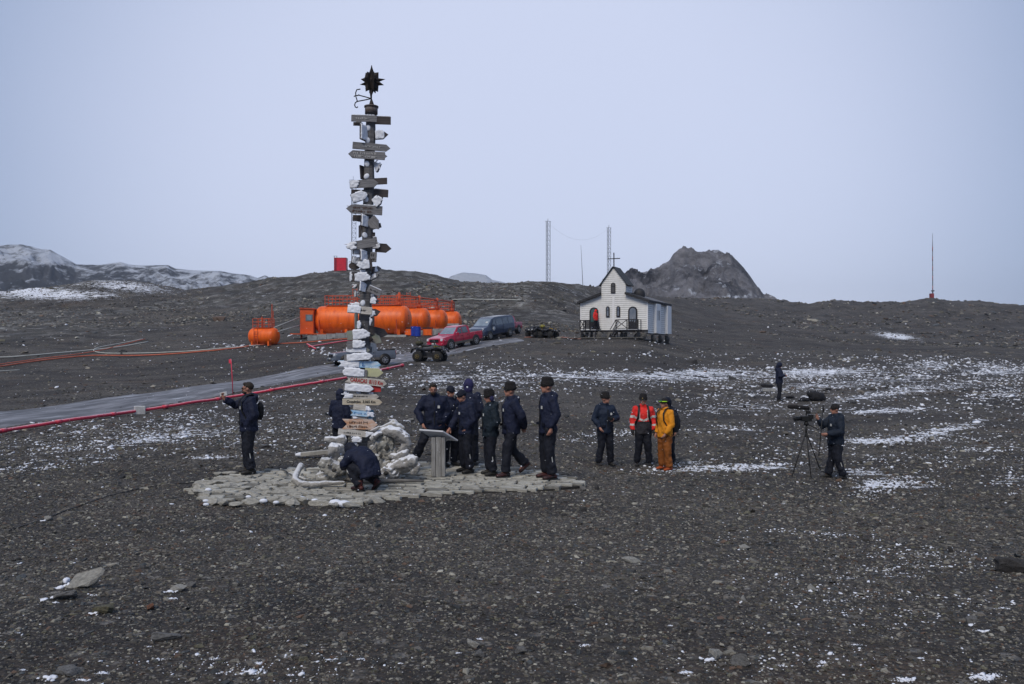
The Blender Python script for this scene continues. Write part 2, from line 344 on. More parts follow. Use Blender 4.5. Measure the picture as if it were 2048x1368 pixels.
def ground_material():
    m = bpy.data.materials.new('dark_gravel_soil'); m.use_nodes = True; nt = m.node_tree; N = nt.nodes; L = nt.links
    b = N['Principled BSDF']; b.inputs['Roughness'].default_value = .85; b.inputs['Specular IOR Level'].default_value = .25
    tc = N.new('ShaderNodeTexCoord')
    def noise(sc, det=6, st=(1, 1, 1), rough=.6):
        mp = N.new('ShaderNodeMapping'); mp.inputs['Scale'].default_value = st; L.new(tc.outputs['Object'], mp.inputs['Vector'])
        n = N.new('ShaderNodeTexNoise'); n.inputs['Scale'].default_value = sc; n.inputs['Detail'].default_value = det; n.inputs['Roughness'].default_value = rough
        L.new(mp.outputs[0], n.inputs['Vector']); return n.outputs[0]
    def mix(f, a, c, t='MIX'):
        x = N.new('ShaderNodeMix'); x.data_type = 'RGBA'; x.blend_type = t
        for s, v in (('Factor', f), ('A', a), ('B', c)):
            if isinstance(v, (int, float)): x.inputs[s].default_value = v
            elif isinstance(v, tuple): x.inputs[s].default_value = (*v, 1)
            else: L.new(v, x.inputs[s])
        return x.outputs['Result']
    def mr(v, a, c, o0=0, o1=1):
        x = N.new('ShaderNodeMapRange'); L.new(v, x.inputs['Value']); x.inputs['From Min'].default_value = a; x.inputs['From Max'].default_value = c
        x.inputs['To Min'].default_value = o0; x.inputs['To Max'].default_value = o1; return x.outputs[0]
    def mth(op, a, c=None, e=None):
        x = N.new('ShaderNodeMath'); x.operation = op
        for i, v in enumerate((a, c, e)):
            if v is None: continue
            if isinstance(v, (int, float)): x.inputs[i].default_value = v
            else: L.new(v, x.inputs[i])
        return x.outputs[0]
    big = noise(.09, 4); med = noise(.8, 6); fine = noise(14, 6, rough=.75)
    c = mix(mr(big, .4, .6), (.042, .036, .031), (.092, .083, .073))
    c = mix(mr(med, .35, .7, 0, .7), c, (.115, .100, .084))
    c = mix(mr(noise(.3, 4), .55, .68, 0, .55), c, (.100, .064, .040))
    v = N.new('ShaderNodeTexVoronoi'); v.inputs['Scale'].default_value = 30; L.new(tc.outputs['Object'], v.inputs['Vector'])
    vs = N.new('ShaderNodeSeparateColor'); L.new(v.outputs['Color'], vs.inputs[0])
    pale = mth('MULTIPLY', mr(vs.outputs[0], .66, .95), mr(v.outputs['Distance'], .45, .3))
    c = mix(mth('MULTIPLY', pale, .9), c, (.33, .31, .275))
    c = mix(mth('MULTIPLY', mr(vs.outputs[1], .8, .95), .7), c, (.018, .017, .018))
    v3 = N.new('ShaderNodeTexVoronoi'); v3.inputs['Scale'].default_value = 7; L.new(tc.outputs['Object'], v3.inputs['Vector'])
    vs3 = N.new('ShaderNodeSeparateColor'); L.new(v3.outputs['Color'], vs3.inputs[0])
    c = mix(mth('MULTIPLY', mr(vs3.outputs[0], .68, .95), mr(v3.outputs['Distance'], .42, .28)), c, (.27, .255, .23))
    c = mix(mr(fine, .38, .62, .75, 0), c, (.014, .013, .013))  # low spots of the fine bump coloured darker, imitating shade between pebbles
    rub = N.new('ShaderNodeAttribute'); rub.attribute_name = 'rubble'
    v4 = N.new('ShaderNodeTexVoronoi'); v4.inputs['Scale'].default_value = .9; L.new(tc.outputs['Object'], v4.inputs['Vector'])
    vs4 = N.new('ShaderNodeSeparateColor'); L.new(v4.outputs['Color'], vs4.inputs[0])
    rc = mix(mr(vs4.outputs[0], .3, 1), (.05, .05, .045), (.26, .26, .25))
    c = mix(mth('MULTIPLY', rub.outputs['Fac'], mr(noise(.9, 7, rough=.8), .45, .6)), c, rc)
    c = mix(1.0, c, mix(mr(noise(.22, 5, (1, 2.0, 1)), .36, .64), (.66, .66, .70), (1.42, 1.40, 1.38)), 'MULTIPLY')
    # snow lying between the stones
    sa = N.new('ShaderNodeAttribute'); sa.attribute_name = 'snow'
    s1 = noise(.8, 9, (.8, 2.8, 1), .74); s2 = noise(5.5, 5, (1, 1.3, 1), .7)
    ss = mth('ADD', mth('MULTIPLY', s1, .62), mth('MULTIPLY', s2, .38))
    t = mth('ADD', ss, mth('MULTIPLY', sa.outputs['Fac'], .165))
    sf = mr(t, .648, .668)
    c = mix(sf, c, (.78, .80, .86))
    L.new(c, b.inputs['Base Color'])
    bp = N.new('ShaderNodeBump'); bp.inputs['Strength'].default_value = .9; bp.inputs['Distance'].default_value = .03
    hh = mth('ADD', mth('MULTIPLY', fine, .8), mth('MULTIPLY', v.outputs['Distance'], -.8))
    hh = mth('ADD', hh, mth('MULTIPLY', sf, .7))
    L.new(hh, bp.inputs['Height']); L.new(bp.outputs[0], b.inputs['Normal'])
    return m
def build_ground():
    th = np.concatenate([np.arange(-180, -42, 3), np.arange(-42, -36, .8), np.arange(-36, 36, .17), np.arange(36, 42, .8), np.arange(42, 180, 3)]) * math.pi / 180
    rr = np.concatenate([[.05, .6, 1.2], np.exp(np.linspace(math.log(1.8), math.log(420), 520)), np.exp(np.linspace(math.log(450), math.log(6000), 24))])
    T, RR = np.meshgrid(th, rr); X = RR * np.sin(T); Y = RR * np.cos(T)
    Z = ground_z(X.ravel(), Y.ravel()).reshape(X.shape)
    me = grid_mesh('ground', X, Y, Z, wrap=True)
    px, row = proj(X, Y, Z); front = (Y > 1)
    rd = np.hypot(X, Y)
    sn = np.where(front & (rd < 270), snow_density(px, row), .12)
    fattr(me, 'snow', sn)
    rub = smooth((rd - 80) / 25) * smooth((1300 - px) / 150) * smooth((fbm(X * .05, Y * .05, 3, 71) - .42) / .15)
    rub = np.maximum(rub, .7 * np.exp(-((px - 790) / 160) ** 2 - ((row - 570) / 28) ** 2)); rub = np.where(front, rub, .3)
    fattr(me, 'rubble', rub)
    o = new_obj('ground', me, None, ground_material()); tag(o, kind='structure')
build_ground()
# ---------------------------------------------------------------- far hills and the rock
def rock_mat(name, dark, light, snowlev, sc=.05, snowc=(.72, .76, .85)):
    m = bpy.data.materials.new(name); m.use_nodes = True; nt = m.node_tree; N = nt.nodes; L = nt.links
    b = N['Principled BSDF']; b.inputs['Roughness'].default_value = .9; b.inputs['Specular IOR Level'].default_value = .15
    tc = N.new('ShaderNodeTexCoord'); ge = N.new('ShaderNodeNewGeometry')
    def noise(s, st=(1, 1, 1), rough=.78):
        mp = N.new('ShaderNodeMapping'); mp.inputs['Scale'].default_value = st; L.new(tc.outputs['Object'], mp.inputs['Vector'])
        n = N.new('ShaderNodeTexNoise'); n.inputs['Scale'].default_value = s; n.inputs['Detail'].default_value = 9; n.inputs['Roughness'].default_value = rough
        L.new(mp.outputs[0], n.inputs['Vector']); return n.outputs[0]
    mr = N.new('ShaderNodeMapRange'); L.new(noise(sc), mr.inputs['Value']); mr.inputs['From Min'].default_value = .38; mr.inputs['From Max'].default_value = .62
    mx = N.new('ShaderNodeMix'); mx.data_type = 'RGBA'; L.new(mr.outputs[0], mx.inputs['Factor']); mx.inputs['A'].default_value = (*dark, 1); mx.inputs['B'].default_value = (*light, 1)
    sp = N.new('ShaderNodeSeparateXYZ'); L.new(ge.outputs['Normal'], sp.inputs[0])
    a = N.new('ShaderNodeMath'); a.operation = 'MULTIPLY_ADD'; L.new(sp.outputs['Z'], a.inputs[0]); a.inputs[1].default_value = .35; L.new(noise(sc * 2.2, rough=.75), a.inputs[2])
    at_ = N.new('ShaderNodeAttribute'); at_.attribute_name = 'snow'
    a2 = N.new('ShaderNodeMath'); a2.operation = 'MULTIPLY_ADD'; L.new(at_.outputs['Fac'], a2.inputs[0]); a2.inputs[1].default_value = .3; L.new(a.outputs[0], a2.inputs[2])
    s = N.new('ShaderNodeMapRange'); L.new(a2.outputs[0], s.inputs['Value']); s.inputs['From Min'].default_value = snowlev; s.inputs['From Max'].default_value = snowlev + .14; s.inputs['To Max'].default_value = .9
    m2 = N.new('ShaderNodeMix'); m2.data_type = 'RGBA'; L.new(s.outputs[0], m2.inputs['Factor']); L.new(mx.outputs['Result'], m2.inputs['A']); m2.inputs['B'].default_value = (*snowc, 1)
    L.new(m2.outputs['Result'], b.inputs['Base Color'])
    bp = N.new('ShaderNodeBump'); bp.inputs['Strength'].default_value = 1; bp.inputs['Distance'].default_value = 1.0 / (sc * 12)
    L.new(noise(sc * 11, rough=.8), bp.inputs['Height']); L.new(bp.outputs[0], b.inputs['Normal'])
    return m
def ridge(name, prof, dc, depth_front, depth_back, zbase, mat, amp, fr, px0, px1, step, shape=1.0, snowf=None, seed=0, nv=111):
    px = np.arange(px0, px1, step); xs = (px - 1024) / F * dc
    S = np.interp(px, *zip(*prof)); top = CAMZ - (S - HR) / F * dc
    t = np.linspace(-1, 1, nv)              # -1 front foot .. 0 crest .. 1 back foot
    T, XX = np.meshgrid(t, xs, indexing='ij'); TOP = np.broadcast_to(top, T.shape)
    Y = dc + np.where(T < 0, T * depth_front, T * depth_back)
    prof_ = (1 - np.abs(T) ** shape) if shape >= 1 else (1 - np.abs(T)) ** (1 / shape)
    Z = zbase + (TOP - zbase) * prof_
    rel = np.abs(T) * (1 - np.abs(T)) * 4
    nz = fbm(XX * fr, Y * fr, 6, 40 + seed, True) - .55; nz2 = fbm(XX * fr * 5, Y * fr * 5, 4, 60 + seed, True) - .5
    nz3 = fbm(XX * fr * 14, Y * fr * 14, 3, 80 + seed, True) - .5
    Z = Z + amp * (nz - .22 * np.minimum(rel * 2.5, 1)) * np.minimum(rel * 1.3, 1) + amp * .26 * nz2 * np.minimum(rel * 2 + .04, 1) + amp * .09 * nz3 * np.minimum(rel * 2 + .10, 1)
    Xs = XX * np.where(T < 0, Y / dc, 1.0) + amp * .5 * (fbm(XX * fr * 2, Y * fr * 2, 3, 90 + seed) - .5) * rel
    me = grid_mesh(name, Xs, Y, Z); 
    pxx, row = proj(Xs, Y, Z); fattr(me, 'snow', snowf(pxx, row) if snowf else np.zeros(Z.shape))
    o = new_obj(name, me, None, mat); tag(o, kind='structure'); return o
far_mat = rock_mat('snowy_rock', (.045, .05, .06), (.10, .105, .12),   .86, .022)
ridge('distant_hills', [(-700, 540), (-300, 505), (0, 493), (45, 491), (80, 499), (100, 500), (130, 516), (152, 529), (200, 530), (240, 524), (256, 529), (270, 531), (335, 530), (350, 537), (385, 541), (400, 541), (440, 542), (460, 546), (500, 551), (515, 556), (530, 551), (545, 559), (600, 566), (700, 580), (800, 600)],
      820, 420, 300, -10, far_mat, 40, .007, -700, 800, 3, 1.15, lambda p, r: np.clip(.55 * np.exp(-((r - 512) / 20) ** 2) + .35 * np.exp(-((p - 430) / 110) ** 2) + .1, 0, 1), 1, 151)
ridge('distant_snow_peak', [(820, 640), (880, 580), (900, 553), (925, 545), (945, 546), (972, 550), (985, 560), (1010, 565), (1040, 580), (1100, 640)],
      1000, 260, 200, -10, rock_mat('snow_peak_rock', (.08, .085, .1), (.14, .15, .17), .62, .01), 30, .008, 820, 1100, 3, 1.0, lambda p, r: np.full(p.shape, .6), 2, 71)
rock_m = rock_mat('dark_hill_rock', (.030, .030, .037), (.27, .265, .285), .87, .07)
ridge('rock_hill', [(1120, 640), (1150, 598), (1185, 577), (1200, 570), (1250, 549), (1255, 541), (1264, 541), (1282, 545), (1295, 543), (1320, 533), (1340, 522), (1350, 507), (1358, 502), (1372, 499), (1388, 501), (1395, 504), (1420, 504), (1426, 500), (1436, 500), (1450, 507), (1462, 509), (1478, 525), (1488, 536), (1500, 552), (1518, 578), (1535, 597), (1560, 606), (1620, 625), (1700, 650)],
      330, 120, 120, 4, rock_m, 14, .04, 1120, 1700, 1.6, 1.25, lambda p, r: np.clip(.8 * np.exp(-((r - 594) / 6) ** 2 - ((p - 1490) / 40) ** 2) + .15 * np.exp(-((p - 1420) / 90) ** 2 - ((r - 520) / 20) ** 2), 0, 1), 3, 151)
# ---------------------------------------------------------------- road
def road_mat():
    m = bpy.data.materials.new('wet_gravel_road'); m.use_nodes = True; nt = m.node_tree; N = nt.nodes; L = nt.links
    b = N['Principled BSDF']; b.inputs['Roughness'].default_value = .6; b.inputs['Specular IOR Level'].default_value = .35
    uv = N.new('ShaderNodeUVMap'); mp = N.new('ShaderNodeMapping'); mp.inputs['Scale'].default_value = (.35, 6, 1); L.new(uv.outputs[0], mp.inputs['Vector'])
    n = N.new('ShaderNodeTexNoise'); n.inputs['Scale'].default_value = 1.5; n.inputs['Detail'].default_value = 7; L.new(mp.outputs[0], n.inputs['Vector'])
    mr = N.new('ShaderNodeMapRange'); L.new(n.outputs[0], mr.inputs['Value']); mr.inputs['From Min'].default_value = .42; mr.inputs['From Max'].default_value = .62
    mx = N.new('ShaderNodeMix'); mx.data_type = 'RGBA'; L.new(mr.outputs[0], mx.inputs['Factor']); mx.inputs['A'].default_value = (.12, .12, .13, 1); mx.inputs['B'].default_value = (.27, .27, .295, 1)
    tc = N.new('ShaderNodeTexCoord'); n2 = N.new('ShaderNodeTexNoise'); n2.inputs['Scale'].default_value = 2; n2.inputs['Detail'].default_value = 8; L.new(tc.outputs['Object'], n2.inputs['Vector'])
    m3 = N.new('ShaderNodeMix'); m3.data_type = 'RGBA'; m3.inputs['Factor'].default_value = .5; m3.blend_type = 'MULTIPLY'; L.new(mx.outputs['Result'], m3.inputs['A']); L.new(n2.outputs[0], m3.inputs['B'])
    n3 = N.new('ShaderNodeTexNoise'); n3.inputs['Scale'].default_value = 2.6; n3.inputs['Detail'].default_value = 4; 
    mp3 = N.new('ShaderNodeMapping'); mp3.inputs['Scale'].default_value = (.12, 7, 1); L.new(uv.outputs[0], mp3.inputs['Vector']); L.new(mp3.outputs[0], n3.inputs['Vector'])
    r3 = N.new('ShaderNodeMapRange'); L.new(n3.outputs[0], r3.inputs['Value']); r3.inputs['From Min'].default_value = .60; r3.inputs['From Max'].default_value = .68; r3.inputs['To Max'].default_value = .75
    m4 = N.new('ShaderNodeMix'); m4.data_type = 'RGBA'; L.new(r3.outputs[0], m4.inputs['Factor']); L.new(m3.outputs['Result'], m4.inputs['A']); m4.inputs['B'].default_value = (.55, .57, .63, 1)
    L.new(m4.outputs['Result'], b.inputs['Base Color'])
    bp = N.new('ShaderNodeBump'); bp.inputs['Strength'].default_value = .6; bp.inputs['Distance'].default_value = .04; L.new(n2.outputs[0], bp.inputs['Height']); L.new(bp.outputs[0], b.inputs['Normal'])
    return m
def build_road():
    lo = [(-120, 874), (0, 859), (150, 838), (300, 816), (450, 791), (560, 770), (680, 748), (760, 735), (850, 720), (930, 704), (990, 692), (1050, 683)]
    hi = [(-120, 838), (0, 824), (150, 805), (300, 787), (450, 765), (560, 747), (650, 731), (740, 716), (820, 704), (900, 692), (960, 683), (1030, 677)]
    A = [at(*p) for p in lo]; B = [at(*p) for p in hi]
    def rs(pts, n):
        s = np.linspace(0, len(pts) - 1, n); c = np.array([tuple(p) for p in pts]); k = np.arange(len(pts))
        out = np.stack([np.interp(s, k, c[:, i]) for i in range(3)], 1)
        for _ in range(12): out[1:-1] = (out[:-2] + out[2:] + 2 * out[1:-1]) / 4
        return out
    n = 260; a = rs(A, n); b = rs(B, n); k = 14
    w = np.linspace(0, 1, k)
    X = a[:, None, 0] * (1 - w) + b[:, None, 0] * w; Y = a[:, None, 1] * (1 - w) + b[:, None, 1] * w
    ed = (fbm(np.arange(n) * .25, np.zeros(n), 3, 3) - .5) * .7
    X[:, 0] += ed; Y[:, -1] += ed
    Z = ground_z(X.ravel(), Y.ravel(), True).reshape(X.shape)
    Z += np.where((w == 0) | (w == 1), -.08, .05)[None, :] + .02 * np.sin(w * 3.14)[None, :]
    me = grid_mesh('road', X, Y, Z)
    uvl = me.uv_layers.new(name='UVMap'); vi = np.empty(len(me.loops), np.int32); me.loops.foreach_get('vertex_index', vi)
    L_ = np.concatenate([[0], np.cumsum(np.hypot(*np.diff((a + b)[:, :2] / 2, axis=0).T))])
    U = np.stack([np.repeat(L_, k), np.tile(w, n)], 1)[vi]; uvl.data.foreach_set('uv', U.ravel().astype(np.float32))
    o = new_obj('road', me, None, road_mat()); tag(o, kind='structure')
build_road()
# ---------------------------------------------------------------- gravel, stones and snow lumps as countless stuff
ICO_V = None
def ico():
    global ICO_V
    bm = bmesh.new(); bmesh.ops.create_icosphere(bm, subdivisions=1, radius=1); v = np.array([x.co[:] for x in bm.verts]); f = np.array([[q.index for q in x.verts] for x in bm.faces]); bm.free(); return v, f
ICO = ico()
_c = [(-1, -1, -1), (1, -1, -1), (1, 1, -1), (-1, 1, -1), (-.6, -.6, 1), (.6, -.6, 1), (.6, .6, 1), (-.6, .6, 1)]
CHIP = (np.array(_c) * .75, np.array([(4, 5, 6), (4, 6, 7), (0, 1, 5), (0, 5, 4), (1, 2, 6), (1, 6, 5), (2, 3, 7), (2, 7, 6), (3, 0, 4), (3, 4, 7)]))
def scatter(name, P3, size, flat, mat, cols=None, seed=0, smooth_=False, shape=None):
    """many small irregular lumps in one mesh"""
    rng = np.random.default_rng(seed); n = len(P3); v, f = shape or ICO; k = len(v)
    a = rng.uniform(0, 6.283, n); ca, sa = np.cos(a), np.sin(a)
    jit = 1 + rng.uniform(-.38, .38, (n, k, 1)); V = v[None] * jit
    sx = size * rng.uniform(.8, 1.5, n); sy = size * rng.uniform(.55, 1.0, n); sz = size * flat * rng.uniform(.6, 1.3, n)
    V = V * np.stack([sx, sy, sz], 1)[:, None]
    tl = rng.normal(0, .25, n); x0 = V[..., 0].copy(); V[..., 0] = x0 * np.cos(tl)[:, None] + V[..., 2] * np.sin(tl)[:, None]; V[..., 2] = -x0 * np.sin(tl)[:, None] + V[..., 2] * np.cos(tl)[:, None]
    x = V[..., 0] * ca[:, None] - V[..., 1] * sa[:, None]; y = V[..., 0] * sa[:, None] + V[..., 1] * ca[:, None]
    W = np.stack([x, y, V[..., 2]], -1) + P3[:, None]
    Fi = (f[None] + (np.arange(n) * k)[:, None, None]).reshape(-1, 3)
    me = bpy.data.meshes.new(name); me.vertices.add(n * k); me.vertices.foreach_set('co', W.astype(np.float32).ravel())
    me.loops.add(Fi.size); me.loops.foreach_set('vertex_index', Fi.ravel().astype(np.int32)); me.polygons.add(len(Fi))
    me.polygons.foreach_set('loop_start', np.arange(0, Fi.size, 3, dtype=np.int32)); me.polygons.foreach_set('use_smooth', np.full(len(Fi), smooth_)); me.update()
    if cols is not None:
        ca_ = me.attributes.new('tint', 'FLOAT_COLOR', 'POINT'); c4 = np.concatenate([cols, np.ones((n, 1))], 1); ca_.data.foreach_set('color', np.repeat(c4, k, 0).astype(np.float32).ravel())
    o = new_obj(name, me, None, mat); tag(o, kind='stuff'); return o
def fan(n, d0, d1, rng, px0=-60, px1=2110, pw=1.0):
    d = np.exp(math.log(d0) + rng.random(n) ** pw * math.log(d1 / d0)); px = rng.uniform(px0, px1, n); x = (px - 1024) / F * d
    return x, d, ground_z(x, d), px
PLAT = [(385, 985), (400, 966), (480, 945), (580, 938), (700, 930), (850, 925), (1000, 930), (1100, 945), (1160, 956), (1166, 970), (1100, 978), (950, 984), (820, 992), (740, 1000), (700, 1008), (600, 1000), (490, 996), (420, 1003)]
PLATW = []
for p_, r_ in PLAT:
    d_ = (CAMZ - .03) * F / (r_ - HR); PLATW.append(((p_ - 1024) / F * d_, d_))
def in_poly(x, y, poly=PLATW):
    c = np.zeros(np.shape(x), bool); j = len(poly) - 1
    for i in range(len(poly)):
        xi, yi = poly[i]; xj, yj = poly[j]
        c ^= ((yi > y) != (yj > y)) & (x < (xj - xi) * (y - yi) / (yj - yi + 1e-12) + xi); j = i
    return c
def stone_cols(n, rng, warm=.5):
    pal = np.array([(.045, .042, .038), (.075, .068, .058), (.11, .10, .09), (.05, .055, .06), (.17, .16, .14), (.09, .06, .045), (.10, .095, .07), (.26, .25, .22), (.03, .03, .031)])
    i = rng.choice(len(pal), n, p=[.13, .17, .18, .14, .14, .06, .06, .05, .07]); return pal[i] * rng.uniform(.6, 1.4, (n, 1)) * np.array([1.03, 1.02, .99])
stone_m = pm('loose_stone', (1, 1, 1), (.7, .7, .7), 60, .8, .5, 120, attr='tint')
snow_m = pm('fresh_snow', (.80, .82, .88), (.72, .75, .84), 8, .7, .3, 30, spec=.2)
def build_gravel():
    rng = np.random.default_rng(3)
    x, y, z, px = fan(140000, 2.7, 30, rng, pw=.85); ok = ~in_poly(x, y) & (rng.random(len(x)) < np.clip(1.25 - (y - 9) / 20, 0, 1)); x, y, z = x[ok], y[ok], z[ok]
    s = (.0022 + .00095 * y) * rng.lognormal(0, .5, len(x))
    scatter('gravel', np.stack([x, y, z + s * .12], 1), s, .42, stone_m, stone_cols(len(x), rng) * 1.35, 1, shape=CHIP)
    x, y, z, px = fan(22000, 3, 45, rng, pw=.8); ok = ~in_poly(x, y) & (y > 2.9); x, y, z = x[ok], y[ok], z[ok]
    s = (.004 + .0011 * y) * rng.lognormal(0, .4, len(x))
    c = stone_cols(len(x), rng) * 1.25
    scatter('gravel', np.stack([x, y, z + s * .1], 1), s, .42, stone_m, c, 2)
    # small snow lumps caught behind the pebbles
    x, y, z, px = fan(260000, 3.2, 80, rng); _, row = proj(x, y, z); dn = snow_density(px, row)
    cl = fbm(x * 1.3, y * 2.2, 4, 55)
    pr = np.clip((dn - .05) * 1.1, 0, 1) * smooth((cl - .42) / .13) + .006 * (rng.random(len(x)) < .5)
    keep = (rng.random(len(x)) < pr * .62) & ~in_poly(x, y); x, y, z = x[keep], y[keep], z[keep]
    s = np.clip(.0010 * y, .005, .07) * rng.lognormal(0, .45, len(x))
    scatter('snow_crumbs', np.stack([x, y, z + s * .15], 1), s, .45, snow_m, None, 4, True)
    print('snow lumps', len(x))
    # rubble on the hillside
    x, y, z, px = fan(16000, 85, 150, rng, 330, 1300); k = (fbm(x * .06, y * .06, 3, 12) > .46) & (y < dsky(px) * 1.02); x, y, z, px = x[k], y[k], z[k], px[k]
    s = .085 * rng.lognormal(0, .5, len(x)) * (1 + .5 * np.exp(-((px - 800) / 110) ** 2))
    scatter('hillside_rubble', np.stack([x, y, z + s * .1], 1), s, .6, stone_m, stone_cols(len(x), rng) * 1.5 + .02, 5)
    x, y, z, px = fan(4500, 90, 152, rng, -80, 420); s = .11 * rng.lognormal(0, .4, len(x))
    scatter('hillside_rubble', np.stack([x, y, z], 1), s, .5, stone_m, stone_cols(len(x), rng) * 1.6 + .02, 6)
    x, y, z, px = fan(9000, 95, 252, rng, 1250, 2120); k = fbm(x * .03, y * .05, 3, 19) > .44; x, y, z = x[k], y[k], z[k]; s = .0011 * y * rng.lognormal(0, .5, len(x))
    scatter('hillside_rubble', np.stack([x, y, z], 1), s, .45, stone_m, stone_cols(len(x), rng) * 1.6, 18)
    x, y, z, px = fan(5000, 40, 95, rng, -50, 2100); s = .055 * rng.lognormal(0, .5, len(x)) * (y / 50) 
    scatter('hillside_rubble', np.stack([x, y, z], 1), s, .5, stone_m, stone_cols(len(x), rng) * 1.5, 8)
build_gravel()
# ---------------------------------------------------------------- the air (haze)
def build_haze():
    mb = MB(); mb.box((0, 500, 60), (3200, 2400, 150)); 
    o = mb.build('haze', None); o.data.materials.clear()
    m = bpy.data.materials.new('snowy_air'); m.use_nodes = True; nt = m.node_tree; nt.nodes.clear()
    out = nt.nodes.new('ShaderNodeOutputMaterial'); v = nt.nodes.new('ShaderNodeVolumePrincipled')
    v.inputs['Color'].default_value = (.80, .87, 1, 1); v.inputs['Density'].default_value = .00022; v.inputs['Anisotropy'].default_value = .2
    nt.links.new(v.outputs[0], out.inputs['Volume']); o.data.materials.append(m); tag(o, kind='stuff')
build_haze()
# ---------------------------------------------------------------- people
SKIN = pm('skin', (.42, .22, .16), (.34, .15, .11), 14, .55)
HAIRM = pm('dark_hair', (.02, .014, .01), (.035, .025, .018), 60, .6, .6, 160)
FUR = pm('black_fur', (.012, .011, .012), (.03, .027, .028), 50, .9, 1.0, 90)
BLACK = pm('black_rubber', (.012, .012, .013), (.02, .02, .02), 20, .5)
LENS = pm('dark_lens', (.006, .006, .008), None, 4, .08, spec=.8)
GOLD = pm('brass_badge', (.45, .33, .12), None, 20, .35, metal=.8)
REFL = pm('reflective_tape', (.66, .67, .66), (.5, .51, .5), 30, .4)
def cloth(name, c, k=.6): return pm(name, c, tuple(x * k for x in c), 7, .75, .5, 26, contrast=(.3, .7))
NAVY = cloth('navy_cloth', (.011, .016, .044)); NAVY2 = cloth('dark_navy_cloth', (.008, .011, .026)); TEALN = cloth('teal_navy_cloth', (.010, .020, .032))
TROU = cloth('black_navy_trouser', (.010, .012, .022)); REDC = cloth('signal_red_cloth', (.80, .035, .03), .75); ORNG = cloth('amber_jacket', (.80, .30, .015), .75); BRWN = cloth('rust_trouser', (.30, .095, .018), .6)
GREYC = cloth('charcoal_cloth', (.035, .035, .045)); BOOTB = pm('black_boot', (.015, .014, .014), (.03, .028, .026), 20, .5, .3); BOOTR = pm('red_brown_boot', (.09, .02, .018), (.02, .018, .02), 9, .5, .2); BOOTO = pm('orange_boot', (.40, .08, .02), None, 9, .6)
DEF = dict(pel=(0, 0, .94), wai=(0, 0, 1.12), che=(0, -.01, 1.32), nck=(0, .01, 1.50), head=(0, -.03, 1.665))
